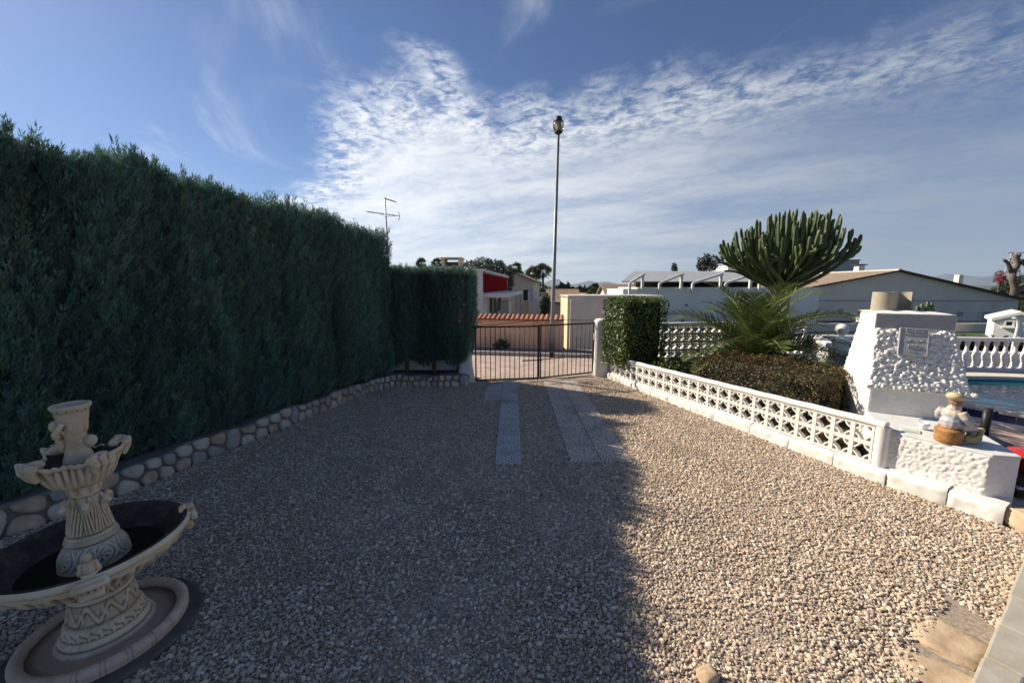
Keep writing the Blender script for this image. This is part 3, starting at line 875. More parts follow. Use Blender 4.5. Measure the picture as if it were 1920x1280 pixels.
def stucco_face(mb, A, B, C, D, amp, r, seed, step=0.012, edge=0.02, mask=None):
    """quad A,B (bottom) C,D (top, above B,A); displaced outwards"""
    A, B, C, D = (np.array(q, float) for q in (A, B, C, D))
    w_, h_ = (np.linalg.norm(B - A) + np.linalg.norm(C - D)) / 2, np.linalg.norm(D - A)
    nu, nv = max(2, int(w_ / step)), max(2, int(h_ / step))
    i, j = np.meshgrid(np.arange(nu + 1) / nu, np.arange(nv + 1) / nv); i, j = i.ravel(), j.ravel()
    P = (1 - j)[:, None] * ((1 - i)[:, None] * A + i[:, None] * B) + j[:, None] * ((1 - i)[:, None] * D + i[:, None] * C)
    N_ = np.cross(B - A, D - A); N_ /= np.linalg.norm(N_)
    hgt = worley(np.stack([i * w_, j * h_], 1), (w_, h_), r, seed)
    ed = np.minimum(np.minimum(i, 1 - i) * w_, np.minimum(j, 1 - j) * h_) / edge
    k = amp * hgt * np.clip(ed, 0, 1) ** 0.5
    if mask is not None: k = k * mask(i, j)
    P = P + N_ * k[:, None]
    f = [(b * (nu + 1) + a, b * (nu + 1) + a + 1, (b + 1) * (nu + 1) + a + 1, (b + 1) * (nu + 1) + a) for b in range(nv) for a in range(nu)]
    mb.add(P.tolist(), f)
pmat('stucco', [(0.70, 0.67, 0.61), (0.79, 0.76, 0.70)], 12, 6, 0.8, 0.35, 90, 0.006, dirt=(0.62, 0.58, 0.52), dscale=5, damt=0.4)
pmat('slab_top', [(0.62, 0.62, 0.58), (0.74, 0.74, 0.70)], 9, 6, 0.6, 0.15, 60, 0.004, dirt=(0.45, 0.46, 0.38), dscale=4, damt=0.45)

# ================================================================== screen-block wall along the garden
RPL = Poly(RW)
L_blk = RPL.cum[3]
def wtop(u): return lerp(0.53, 0.665, min(max(u / L_blk, 0), 1))       # top of coping
def wpl(u): return lerp(0.12, 0.165, min(max(u / L_blk, 0), 1))         # top of plinth
def block_mesh(name, mat, dep=0.07, b=0.022, th_=0.016, arc=True):
    """unit block 0.2 x 0.2 in x (length) and z, centred, depth along y"""
    mb = MB(); S = 0.1; d = dep / 2
    for sx in (-1, 1): mb.box((sx * (S - b / 2), 0, 0), (b, dep, 0.2))
    for sz in (-1, 1): mb.box((0, 0, sz * (S - b / 2)), (0.2 - 2 * b, dep - 0.004, b))
    r0, r1 = S - 0.012, S - 0.012 - th_
    ns = 6
    for sx in (-1, 1):
        for sz in (-1, 1):
            v = []
            for k in range(ns + 1):
                a = math.pi / 2 * k / ns
                for rr in (r0, r1):
                    for y in (-d * 0.85, d * 0.85): v.append((sx * (S - rr * math.cos(a)), y, sz * (S - rr * math.sin(a))))
            f = []
            for k in range(ns):
                o = k * 4
                for p, q in ((0, 1), (1, 3), (3, 2), (2, 0)): f.append((o + p, o + q, o + q + 4, o + p + 4) if sx * sz > 0 else (o + q, o + p, o + p + 4, o + q + 4))
            mb.add(v, f)
    return mb.mesh(name, mat)
BM = block_mesh('screen_block', MATS['white_paint'])
sw = empty('screen_block_wall', (2.9, 6.4, 0)); SO = Vector((2.9, 6.4, 0))
tag(sw, 'low white wall of pierced screen blocks with rounded coping along the gravel', 'wall')
nb = 25
for i in range(nb):
    u = (i + 0.5) * (L_blk - 0.10) / nb; p, d = RPL.at(u); nrm = Vector((d.y, -d.x, 0))       # nrm points to the drive? fixed below
    inn = Vector((-d.y, d.x, 0)); inn = inn if inn.x > 0 else -inn
    zp, zt_ = wpl(u), wtop(u) - 0.07; hb = (zt_ - zp) / 2
    for r_ in range(2):
        o = bpy.data.objects.new('block', BM); link(o, sw)
        o.location = p + inn * 0.11 + Vector((0, 0, zp + hb * (r_ + 0.5))) - SO
        o.rotation_euler = (0, random.uniform(-0.006, 0.006), math.atan2(d.y, d.x)); o.scale = ((L_blk - 0.10) / nb / 0.2, 1, hb / 0.2)
# coping: rounded bar
v = []; f = []; N = 40; prof = []
for k in range(12):
    a = 2 * math.pi * k / 12; prof.append((0.062 * math.cos(a) * (1 if abs(math.cos(a)) < .8 else .96), 0.040 * math.sin(a)))
for i in range(N + 1):
    u = 0.02 + (L_blk - 0.03) * i / N; p, d = RPL.at(u); inn = Vector((-d.y, d.x, 0)); inn = inn if inn.x > 0 else -inn
    for a, zz_ in prof: q = p + inn * (0.11 + a) - SO; v.append((q.x, q.y, wtop(u) - 0.04 + zz_ + 0.003 * math.sin(i * 1.7)))
for i in range(N):
    for k in range(12): a, b = i * 12 + k, i * 12 + (k + 1) % 12; f.append((a, b, b + 12, a + 12))
f += [tuple(range(12))[::-1], tuple(range(N * 12, N * 12 + 12))]
autosmooth(link(bpy.data.objects.new('coping', mkmesh('coping', v, f, MATS['white_paint'])), sw), 50)
p, d = RPL.at(L_blk - 0.035); inn = Vector((-d.y, d.x, 0)); inn = inn if inn.x > 0 else -inn
mb = MB(); q = p + inn * 0.11 - SO; mb.tube([q + Vector((0, 0, 0.1)), q + Vector((0, 0, 0.38)), q + Vector((0, 0, 0.60))], 0.062, 14); autosmooth(mb.build('end_post', MATS['white_paint'], sw), 50)
# plinth stones
rs = random.Random(21); u = 0.0
while u < RPL.L - 0.05:
    ln = rs.uniform(0.42, 0.62); ue = min(u + ln, RPL.L); uc = (u + ue) / 2
    pa, _ = RPL.at(u + 0.006); pb, d = RPL.at(ue - 0.006); d = (pb - pa).normalized(); inn = Vector((-d.y, d.x, 0)); inn = inn if inn.x > 0 else -inn
    hp = wpl(uc) + rs.uniform(-0.012, 0.012)
    L_ = (pb - pa).length
    def pf(i, j, pa=pa, d=d, inn=inn, L_=L_, hp=hp, s=rs.random() * 50):
        from mathutils import noise as mn
        bul = 0.010 * mn.noise(Vector((i * L_ * 14 + s, j * 3, s))) + 0.008 * mn.noise(Vector((i * L_ * 35 + s, j * 7, s)))
        e = min(i, 1 - i) * L_; rnd = 0.012 * max(0, 1 - e / 0.02) ** 2
        if j < 0.55: q = pa + d * (i * L_) + inn * (bul + rnd) + Vector((0, 0, -0.03 + (hp + 0.01) * j / 0.55))
        elif j < 0.75: q = pa + d * (i * L_) + inn * (0.012 + rnd + 0.02 * (j - 0.55) / 0.2 + bul) + Vector((0, 0, hp - 0.02 + 0.017 * (j - 0.55) / 0.2))
        else: q = pa + d * (i * L_) + inn * (0.035 + 0.16 * (j - 0.75) / 0.25) + Vector((0, 0, hp + 0.001))
        return q - SO
    mb = MB(); mb.grid(pf, 14, 12)
    for ii in (0, 1):                                        # end caps
        vv = [pf(ii, k / 12) for k in range(13)]; vv += [vv[-1] - Vector((0, 0, hp + 0.03)), ]
        mb.add(vv, [tuple(range(len(vv))) if ii else tuple(range(len(vv)))[::-1]])
    autosmooth(mb.build('plinth_block', MATS['white_paint'], sw), 50)
    u = ue

# ================================================================== masonry counter next to the barbecue
c0, c1, c2 = Vector((4.03, 3.99, 0)), Vector((4.42, 3.35, 0)), Vector((4.63, 3.31, 0))
c3, c4 = Vector((5.09, 4.12, 0)), Vector((4.45, 4.66, 0))
CZ = 0.548
ct = empty('masonry_counter', (4.3, 3.7, 0)); CO = Vector((4.3, 3.7, 0)); tag(ct, 'white rough stucco counter block with smooth grey top', 'counter')
mb = MB(); U_ = lambda q, z: (q.x - CO.x, q.y - CO.y, z)
ring = [c0, c1, c2, c3, c4]
for k, (a, b) in enumerate(zip(ring, ring[1:] + ring[:1])):
    amp = 0.016 if k == 0 else (0.007 if k == 1 else 0.008)
    stucco_face(mb, U_(a, 0.03), U_(b, 0.03), U_(b, CZ), U_(a, CZ), amp, 0.020 if k == 0 else 0.016, 40 + k, 0.009, 0.015)
mb.build('body', MATS['stucco'], ct, True)
mb = MB(); cc = sum(ring, Vector()) / 5
mb.prism([U_(cc + (q - cc) * 1.012, 0)[:2] for q in ring], CZ - 0.004, CZ + 0.022); mb.build('top_slab', MATS['slab_top'], ct, bevel=0.006)

# ================================================================== barbecue with hood
BO = Vector((4.40, 4.585, 0)); bu = Vector((0.883, -0.47, 0)); bw = Vector((0.47, 0.883, 0)); BW, BD = 0.80, 1.0
bq = empty('barbecue', BO); tag(bq, 'white brick-built barbecue with lumpy stucco hood and clay flue', 'barbecue')
def Q(a, b, z): q = bu * a + bw * b; return (q.x, q.y, z)
mb = MB(); ZB, ZT = 0.90, 1.775
cs = [(0, 0), (BW, 0), (BW, BD), (0, BD)]
for k in range(4):
    a, b = cs[k], cs[(k + 1) % 4]
    stucco_face(mb, Q(*a, 0.02), Q(*b, 0.02), Q(*b, ZB), Q(*a, ZB), 0.006 if k == 0 else 0.014, 0.016, 60 + k, 0.010)
mb.build('base', MATS['stucco'], bq, True)
hb = [(-0.035, -0.035), (BW + 0.035, -0.035), (BW + 0.035, BD), (-0.035, BD)]
ZC = 1.60                                  # the hood slopes up to here, then a smooth upright collar
htp = [(0.005, 0.15), (BW - 0.10, 0.15), (BW - 0.10, BD - 0.1), (0.05, BD - 0.1)]
mb = MB(); col_ = MB(); zf = ZB - 0.005
pmat('collar_shade', [(0.34, 0.335, 0.33), (0.44, 0.43, 0.42)], 5, 6, 0.85, 0.2, 60, 0.004)  # darker grey than the stucco: shade painted into the collar's front face
def hood_mask(i, j):                       # the top strip of the front is trowelled smooth
    lim = 0.95 + 0.04 * np.sin(i * 9) + 0.03 * np.sin(i * 31)
    return np.clip((lim - j) / 0.03, 0.05, 1)
for k in range(4):
    a, b, c, d = hb[k], hb[(k + 1) % 4], htp[(k + 1) % 4], htp[k]
    stucco_face(mb, Q(*a, zf), Q(*b, zf), Q(*c, ZC), Q(*d, ZC), 0.046 if k == 0 else 0.022, 0.023, 80 + k, 0.0085, 0.02, hood_mask if k == 0 else None)
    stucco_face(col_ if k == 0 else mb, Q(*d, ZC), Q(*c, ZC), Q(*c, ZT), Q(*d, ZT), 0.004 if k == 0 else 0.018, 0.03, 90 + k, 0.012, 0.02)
mb.add([Q(*q, zf) for q in hb], [(0, 3, 2, 1)])
mb.build('hood', MATS['stucco'], bq, True)
col_.build('collar', MATS['collar_shade'], bq, True)
mb = MB()
# uneven cap behind the front edge
def capf(i, j):
    a = lerp(0.005, BW - 0.10, i); b = lerp(0.15, BD - 0.1, j)
    z = ZT - 0.002 + (0.012 + 0.012 * math.sin(i * 3.2) + 0.006 * math.sin(i * 21 + j * 6)) * math.sin(math.pi * min(1, max(0, j))) ** 0.5 * (1 if 0 < i < 1 else 0)
    return Q(a, b, z)
mb.grid(capf, 24, 14); mb.build('cap', MATS['stucco'], bq, True)
# row of thick stucco drops along the lower edge of the hood
mb = MB(); rs = random.Random(3)
for i in range(34):
    t = i / 33; q = Vector(Q(lerp(-0.045, BW + 0.045, t), -0.05 + rs.uniform(-0.012, 0.012), zf + rs.uniform(-0.012, 0.02)))
    mb.blob(q, (rs.uniform(0.014, 0.026), rs.uniform(0.014, 0.024), rs.uniform(0.016, 0.032)), nu=8, nv=6)
mb.blob(Q(BW + 0.06, -0.05, zf + 0.005), (0.035, 0.035, 0.028)); mb.build('hood_edge', MATS['stucco'], bq, True)
# clay flue: two half pipes
pmat('flue_clay', [(0.34, 0.30, 0.22), (0.44, 0.39, 0.29)], 7, 6, 0.85, 0.25, 60, 0.004, dirt=(0.24, 0.20, 0.14), dscale=3)
def half_pipe(c, a0, a1, r, z0, z1):
    mb = MB(); n_ = 14; v = []; f = []
    for k in range(n_ + 1):
        a = lerp(a0, a1, k / n_)
        for rr in (r, r - 0.022):
            for z in (z0, z1): v.append((c[0] + rr * math.cos(a), c[1] + rr * math.sin(a), z))
    for k in range(n_):
        o = k * 4
        f += [(o, o + 4, o + 5, o + 1), (o + 2, o + 3, o + 7, o + 6), (o + 1, o + 5, o + 7, o + 3), (o, o + 2, o + 6, o + 4)]
    f += [(0, 1, 3, 2), (n_ * 4, n_ * 4 + 2, n_ * 4 + 3, n_ * 4 + 1)]
    mb.add(v, f); return mb
fc_ = Vector(Q(0.19, 0.60, 0)); fd = Vector(Q(0.39, 0.66, 0))
autosmooth(half_pipe(fc_, R(100), R(325), 0.125, ZT - 0.03, 2.03).build('flue_pipe', MATS['flue_clay'], bq), 40)
autosmooth(half_pipe(fd + Vector((0, 0.02, 0)), R(-25), R(205), 0.115, ZT - 0.03, 2.03).build('flue_pipe', MATS['flue_clay'], bq), 40)
# plaque on the hood
pmat('cement', [(0.36, 0.36, 0.35), (0.46, 0.46, 0.45)], 14, 5, 0.85, 0.3, 90, 0.003)
e1 = (Vector(Q(*hb[1], zf)) - Vector(Q(*hb[0], zf))).normalized()
e2 = (Vector(Q(0.005, 0.15, ZC)) - Vector(Q(-0.035, -0.035, zf))); e2 = (e2 - e1 * e2.dot(e1)).normalized()
e3 = e1.cross(e2)
def onhood(px, py):                        # where the view ray meets the front of the hood
    d = ray(px, py); p0 = Vector(Q(*hb[0], zf)) + BO; o_ = Vector((0, 0, CAM_H))
    return o_ + d * ((p0 - o_).dot(e3) / d.dot(e3)) - BO
pc = [onhood(*q) for q in ((1685, 668), (1742, 668), (1734, 617), (1676, 617))]
pcn = sum(pc, Vector()) / 4
pw_, ph_ = (pc[1] - pc[0]).length, (pc[3] - pc[0]).length
Mx = Matrix((e1, e2, e3)).transposed()
pq = bpy.data.objects.new('plaque', MB().box((0, 0, 0), (pw_, ph_, 0.02)).mesh('plaque', MATS['cement'])); link(pq, bq)
pq.matrix_local = Matrix.Translation(pcn + e3 * 0.046) @ Matrix.Rotation(-0.05, 4, e3) @ Mx.to_4x4()
bv = pq.modifiers.new('bevel', 'BEVEL'); bv.width = 0.004
for k, (s_, wdt) in enumerate((("DAD'S", 0.055), ('BBQ', 0.058), ('OPEN 24/7', 0.022))):
    cu = bpy.data.curves.new('lettering', 'FONT'); cu.body = s_ if k < 2 else '\u2013 \u2013 \u2013 \u2013 \u2013'
    cu.size = wdt; cu.extrude = 0.004; cu.align_x = 'CENTER'; cu.align_y = 'CENTER'
    to = bpy.data.objects.new('lettering', cu); COL.objects.link(to)
    dg = bpy.context.evaluated_depsgraph_get(); me = bpy.data.meshes.new_from_object(to.evaluated_get(dg)); bpy.data.objects.remove(to)
    me.materials.clear(); me.materials.append(MATS['cement'])
    o = bpy.data.objects.new('lettering', me); link(o, pq); o.location = (0.0 if k != 1 else 0.008, (ph_ / 2 - 0.035, -ph_ * 0.17, -ph_ * 0.34)[k], 0.013)
mb = MB(); w2, h2 = pw_ / 2 - 0.008, ph_ / 2 - 0.008                                        # raised rim and banner line
for a, b in (((-w2, -h2), (w2, -h2)), ((w2, -h2), (w2, h2)), ((w2, h2), (-w2, h2)), ((-w2, h2), (-w2, -h2))): mb.bar((*a, 0.011), (*b, 0.011), 0.006, 0.008)
pts_ = [Vector((lerp(-w2, w2, i / 10), h2 - 0.062 - 0.012 * math.sin(math.pi * i / 10), 0.011)) for i in range(11)]
for a, b in zip(pts_, pts_[1:]): mb.bar(a, b, 0.005, 0.008)
mb.build('rim', MATS['cement'], pq)
mb = MB()                                                                                  # small crossed cutlery reliefs between the words
for cx in (-0.05, 0.05):
    mb.bar((cx - 0.03, 0.005, 0.011), (cx + 0.03, 0.03 if cx > 0 else 0.012, 0.011), 0.008, 0.006); mb.blob((cx + 0.02, 0.018, 0.011), (0.016, 0.010, 0.006), nu=8, nv=5)
mb.build('relief', MATS['cement'], pq)

# ================================================================== garden bed, terrace and pool
mb = MB(); mb.prism([(2.35, 8.8), (2.78, 7.42), (3.36, 5.85), (4.03, 4.3), (4.5, 4.7), (4.95, 5.6), (5.42, 5.62), (6.16, 7.0), (7.76, 9.8), (2.4, 9.0)], -0.05, 0.24)
tag(mb.build('garden_bed', MATS['soil']), 'dark soil of the raised garden bed', kind='structure')
def brick_mat(name, c1, c2, mortar, sx, sy):
    m = bpy.data.materials.new(name); m.use_nodes = True; t = NT(m.node_tree); b = t.n['Principled BSDF']
    co = t.add('ShaderNodeTexCoord').outputs['Object']; bk = t.add('ShaderNodeTexBrick'); mp = t.add('ShaderNodeMapping'); mp.inputs['Rotation'].default_value[2] = 0.5
    t.link(co, mp.inputs[0]); t.link(mp.outputs[0], bk.inputs['Vector'])
    bk.inputs['Color1'].default_value = (*c1, 1); bk.inputs['Color2'].default_value = (*c2, 1); bk.inputs['Mortar'].default_value = (*mortar, 1)
    bk.inputs['Scale'].default_value = 1.0; bk.inputs['Brick Width'].default_value = sx; bk.inputs['Row Height'].default_value = sy; bk.inputs['Mortar Size'].default_value = 0.006
    nz = t.noise(co, 9, 6, 0.6); c = t.mix(0.4, bk.outputs[0], t.mix(t.mapr(nz, 0.3, 0.7), (0.25, 0.16, 0.12), (0.62, 0.50, 0.42)))
    t.link(c, b.inputs['Base Color']); b.inputs['Roughness'].default_value = 0.7
    bp = t.add('ShaderNodeBump'); bp.inputs['Strength'].default_value = 0.6; bp.inputs['Distance'].default_value = 0.005; bp.invert = True
    t.link(bk.outputs['Fac'], bp.inputs['Height']); t.link(bp.outputs[0], b.inputs['Normal'])
    return m
tmat = brick_mat('terrace_tile', (0.46, 0.30, 0.24), (0.56, 0.40, 0.32), (0.25, 0.19, 0.15), 0.24, 0.12)
mb = MB(); mb.prism([(4.42, 2.95), (5.36, 5.6), (6.22, 6.96), (7.84, 9.72), (15, 8.9), (16, 1.0), (4.5, 1.0)], -0.05, 0.012)
tag(mb.build('terrace', tmat), 'pink brick terrace around the pool', kind='structure')
# pool: raised kidney with cream coping and navy tile band
pool = empty('pool', (10.35, 5.95, 0)); tag(pool, 'raised oval swimming pool with cream coping and navy tile band', 'pool')
def ell(a, k, da=0.0):
    x, y = (3.05 + k) * math.cos(a), (1.75 + k) * math.sin(a); x -= 0.25 * math.cos(2 * a) * 0; c, s_ = math.cos(-0.28), math.sin(-0.28)
    return (x * c - y * s_, x * s_ + y * c)
NP = 96; PZ = 0.26
def ringmesh(name, prof, mat, parent=pool, smooth=False):
    v = []; f = []; n_ = len(prof)
    for i in range(NP):
        a = 2 * math.pi * i / NP
        for k, z in prof: x, y = ell(a, k); v.append((x, y, z))
    for i in range(NP):
        for k in range(n_ - 1): a, b = i * n_ + k, ((i + 1) % NP) * n_ + k; f.append((a, b, b + 1, a + 1))
    o = bpy.data.objects.new(name, mkmesh(name, v, f, mat, smooth)); link(o, parent); return o
pmat('pool_coping', [(0.62, 0.54, 0.42), (0.74, 0.66, 0.54)], 5, 6, 0.75, 0.2, 60, 0.004)
pmat('navy_tile', [(0.012, 0.018, 0.07), (0.02, 0.03, 0.11)], 4, 4, 0.2, spec=0.6)
pmat('pool_wall', [(0.70, 0.70, 0.68), (0.78, 0.78, 0.75)], 4, 4, 0.7)
pmat('pool_liner', [(0.03, 0.20, 0.30), (0.05, 0.28, 0.40)], 3, 4, 0.5)
ringmesh('coping', [(-0.02, PZ - 0.07), (-0.03, PZ - 0.03), (-0.02, PZ), (0.34, PZ), (0.36, PZ - 0.02), (0.355, PZ - 0.05), (0.33, PZ - 0.055)], MATS['pool_coping'])
ringmesh('outer_wall', [(0.31, PZ - 0.055), (0.31, -0.03)], MATS['pool_wall'])
ringmesh('inner_wall', [(-0.01, PZ - 0.06), (-0.01, -1.2)], MATS['pool_liner'])
v = [(*ell(2 * math.pi * i / NP, -0.012), -1.2) for i in range(NP)]; o = bpy.data.objects.new('pool_floor', mkmesh('pool_floor', v, [tuple(range(NP))], MATS['pool_liner'])); link(o, pool)
wm = bpy.data.materials.new('pool_water'); wm.use_nodes = True; t = NT(wm.node_tree); b = t.n['Principled BSDF']
b.inputs['Base Color'].default_value = (0.006, 0.075, 0.105, 1); b.inputs['IOR'].default_value = 1.33; b.inputs['Roughness'].default_value = 0.03
bp = t.add('ShaderNodeBump'); bp.inputs['Strength'].default_value = 0.25; bp.inputs['Distance'].default_value = 0.03
t.link(t.noise(t.add('ShaderNodeTexCoord').outputs['Object'], 5.0, 3, 0.5, 0.6), bp.inputs['Height']); t.link(bp.outputs[0], b.inputs['Normal'])
v = [(*ell(2 * math.pi * i / NP, -0.011), PZ - 0.10) for i in range(NP)]
o = bpy.data.objects.new('water', mkmesh('water', v, [tuple(range(NP))], wm)); link(o, pool)
nt = 66; tmn = None
for i in range(nt):
    a = 2 * math.pi * (i + 0.5) / nt; p0, p1 = Vector((*ell(a - math.pi / nt, 0.314), 0)), Vector((*ell(a + math.pi / nt, 0.314), 0)); L_ = (p1 - p0).length
    if tmn is None: tmn = MB().box((0, 0, 0), (1, 0.012, 0.11)).mesh('tile', MATS['navy_tile'])
    o = bpy.data.objects.new('tile', tmn); link(o, pool); o.location = (p0 + p1) / 2 + Vector((0, 0, PZ - 0.125)); dd = p1 - p0
    o.rotation_euler = (0, 0, math.atan2(dd.y, dd.x)); o.scale = (L_ - 0.008, 1, 1)

# ================================================================== balustrades
pmat('baluster_white', [(0.70, 0.70, 0.69), (0.78, 0.78, 0.77)], 8, 5, 0.7, 0.15, 50, 0.003, dirt=(0.55, 0.54, 0.50), dscale=3, damt=0.35)
bprof = [(0.055, 0), (0.055, 0.04), (0.036, 0.055), (0.05, 0.085), (0.036, 0.115), (0.046, 0.19), (0.063, 0.27), (0.058, 0.33), (0.036, 0.45), (0.032, 0.52), (0.05, 0.54), (0.032, 0.56), (0.05, 0.585), (0.05, 0.62)]
mb = MB(); mb.lathe(bprof, 12); BAL = mb.mesh('baluster', MATS['baluster_white'], True)
def balustrade(A_, B_, z0, sp, label, posts=(), bh=0.62):
    A_, B_ = Vector((*A_, 0)), Vector((*B_, 0)); t = empty('balustrade', A_); tag(t, label, 'balustrade', 'white balustrades')
    d = B_ - A_; L_ = d.length; n_ = int(L_ / sp); M_ = MATS['baluster_white']; k = bh / 0.62
    MB().bar((0, 0, z0 + 0.05), d + Vector((0, 0, z0 + 0.05)), 0.16, 0.10).build('base_rail', M_, t, bevel=0.01)
    MB().bar((0, 0, z0 + 0.10 + bh + 0.045), d + Vector((0, 0, z0 + 0.10 + bh + 0.045)), 0.17, 0.09).build('hand_rail', M_, t, bevel=0.02)
    for i in range(n_):
        q = d * ((i + 0.5) / n_)
        if any(abs(q.length - pp * L_) < 0.16 for pp in posts): continue
        o = bpy.data.objects.new('baluster', BAL); link(o, t); o.location = q + Vector((0, 0, z0 + 0.098)); o.scale = (1, 1, k)
    for pp in posts:
        q = d * pp; rz = math.atan2(d.y, d.x)
        mb = MB(); mb.box(q + Vector((0, 0, z0 + 0.45)), (0.24, 0.24, 0.94), rz); mb.box(q + Vector((0, 0, z0 + 0.945)), (0.30, 0.30, 0.05), rz)
        o = mb.build('post', M_, t, bevel=0.008)
        mb = MB(); mb.lathe([(0.13, 0), (0.12, 0.03), (0.07, 0.055), (0.045, 0.08), (0.055, 0.10), (0.09, 0.125), (0.112, 0.17), (0.115, 0.21), (0.10, 0.26), (0.06, 0.30), (0.0, 0.312)], 20, c=q + Vector((0, 0, z0 + 0.97)))
        f_ = mb.build('ball_finial', M_, o, True)
    return t
balustrade((7.80, 9.80), (5.42, 5.68), 0.10, 0.19, 'white balustrade with ball finial post between garden bed and pool terrace', (0.57,), 0.60)
balustrade((7.95, 9.93), (15.0, 9.0), 0.0, 0.205, 'white balustrade standing across the far side of the pool', (), 0.66)
# street-side wall of the garden: four rows of screen blocks with a coping
bw_ = empty('screen_block_wall', (2.45, 9.12, 0)); tag(bw_, 'pierced white block wall behind the palm and the leafy shrub', 'wall')
A_ = Vector((2.45, 9.12, 0)); B_ = Vector((7.7, 10.0, 0)); d = (B_ - A_); L_ = d.length; n_ = int(L_ / 0.2); rz = math.atan2(d.y, d.x)
MB().bar((0, 0, 0.16), d + Vector((0, 0, 0.16)), 0.16, 0.38).build('base_course', MATS['white_plaster'], bw_)
MB().bar((0, 0, 1.19), d + Vector((0, 0, 1.19)), 0.14, 0.07).build('coping', MATS['white_paint'], bw_, bevel=0.015)
for i in range(n_):
    for r_ in range(4):
        o = bpy.data.objects.new('block', BM); link(o, bw_); o.location = d * ((i + 0.5) / n_) + Vector((0, 0, 0.45 + 0.2 * r_)); o.rotation_euler = (0, 0, rz); o.scale = (L_ / n_ / 0.2, 1, 1)
# same wall behind the return hedge
hw_ = empty('screen_block_wall', (-6.5, 7.7, 0)); tag(hw_, 'boundary wall of pierced blocks glimpsed under the cypress hedge', 'wall')
A_ = Vector((-6.5, 7.7, 0)); B_ = Vector((-1.2, 8.72, 0)); A_.y = 8.72; d = (B_ - A_); L_ = d.length; n_ = int(L_ / 0.2); hw_.location = A_
MB().bar((0, 0, 0.22), d + Vector((0, 0, 0.22)), 0.14, 0.5).build('base_course', MATS['white_plaster'], hw_)
for i in range(n_):
    for r_ in range(2):
        o = bpy.data.objects.new('block', BM); link(o, hw_); o.location = d * ((i + 0.5) / n_) + Vector((0, 0, 0.57 + 0.2 * r_)); o.scale = (L_ / n_ / 0.2, 1, 1)
MB().bar((0, 0, 0.91), d + Vector((0, 0, 0.91)), 0.12, 0.07).build('coping', MATS['white_paint'], hw_)

# ================================================================== kerb and paving at the edge of the gravel
pmat('concrete_kerb', [(0.36, 0.33, 0.26), (0.46, 0.42, 0.34)], 10, 6, 0.9, 0.35, 70, 0.004, dirt=(0.30, 0.25, 0.17), dscale=5)
kd = (KB1 - KB0).normalized(); kn_ = Vector((-kd.y, kd.x, 0)); kn_ = kn_ if kn_.y < 0 else -kn_
kb = empty('kerb', KB0); tag(kb, 'concrete kerb between gravel and terrace', kind='structure')
u = 0.12; rs = random.Random(9)
while u < (KB1 - KB0).length + 0.6:
    ln = 0.40; mb = MB(); q = kd * (u + ln / 2) + kn_ * (0.075 + rs.uniform(-0.004, 0.004)); mb.box((q.x, q.y, 0.02), (ln - 0.006, 0.145, 0.11), math.atan2(kd.y, kd.x) + rs.uniform(-0.006, 0.006)); mb.build('kerb_stone', MATS['concrete_kerb'], kb, bevel=0.012); u += ln
pv_ = empty('pavement', KB0); tag(pv_, 'brick paving behind the kerb', kind='structure')
BRC = [pmat('paver_pink', [(0.34, 0.21, 0.18), (0.44, 0.29, 0.25)], 9, 6, 0.85, 0.3, 70, 0.003, dirt=(0.2, 0.15, 0.12)), pmat('paver_grey', [(0.36, 0.34, 0.30), (0.46, 0.44, 0.39)], 9, 6, 0.85, 0.3, 70, 0.003, dirt=(0.2, 0.17, 0.14))]
bm = [MB().box((0, 0, 0), (0.2, 0.1, 0.06)).mesh('brick', m_) for m_ in BRC]
for j in range(11):
    for i in range(18):
        q = kd * (0.2 + i * 0.204 + (j % 2) * 0.1) + kn_ * (0.20 + 0.104 * (j + 0.5))
        o = bpy.data.objects.new('brick', bm[0 if (i * 7 + j * 3) % 5 < 3 else 1]); link(o, pv_); o.location = (q.x, q.y, 0.015 + rs.uniform(-0.002, 0.002)); o.rotation_euler = (0, 0, math.atan2(kd.y, kd.x))
        b_ = o.modifiers.new('bevel', 'BEVEL'); b_.width = 0.004
# tan corner stone and flat flagstones beside the kerb
pmat('sandstone', [(0.36, 0.25, 0.15), (0.52, 0.38, 0.24), (0.60, 0.47, 0.32)], 8, 7, 0.9, 0.5, 40, 0.008, dirt=(0.26, 0.2, 0.14))
def rock(name, loc, size, rz, mat, label, cat, seed, group=None):
    from mathutils import noise as mn
    mb = MB(); mb.blob((0, 0, 0), 1.0, nu=16, nv=10); M = Matrix.Rotation(rz, 3, 'Z'); out = []
    for p in mb.v:
        p = Vector(p); k = max(abs(p.x), abs(p.y), abs(p.z)); p = p.lerp(p / k * 0.85, 0.55) if k > 0 else p
        p *= 1 + 0.22 * mn.noise(p * 1.8 + Vector((seed, 0, 0))) + 0.08 * mn.noise(p * 5 + Vector((seed, 3, 0)))
        out.append(M @ Vector((p.x * size[0], p.y * size[1], p.z * size[2])))
    mb.v = [tuple(q) for q in out]; o = mb.build(name, mat, None, True); o.location = loc; tag(o, label, cat, group); return o
rock('corner_stone', (4.47, 3.07, 0.07), (0.10, 0.16, 0.10), -0.2, MATS['sandstone'], 'tan corner stone at the end of the white plinth', 'stone', 2)
rock('flagstone', (2.62, 2.02, -0.005), (0.20, 0.16, 0.020), 0.5, MATS['sandstone'], 'flat tan flagstone exposed in gravel next to the kerb', 'stone', 5)
rock('flagstone', (2.33, 1.82, -0.008), (0.13, 0.20, 0.022), 0.9, MATS['sandstone'], 'narrow tan flagstone half buried at the kerb', 'stone', 8)
rock('rock', (1.06, 1.80, 0.01), (0.06, 0.05, 0.045), 0.3, MATS['sandstone'], 'small brown rock lying in the sunlit gravel', 'rock', 12)
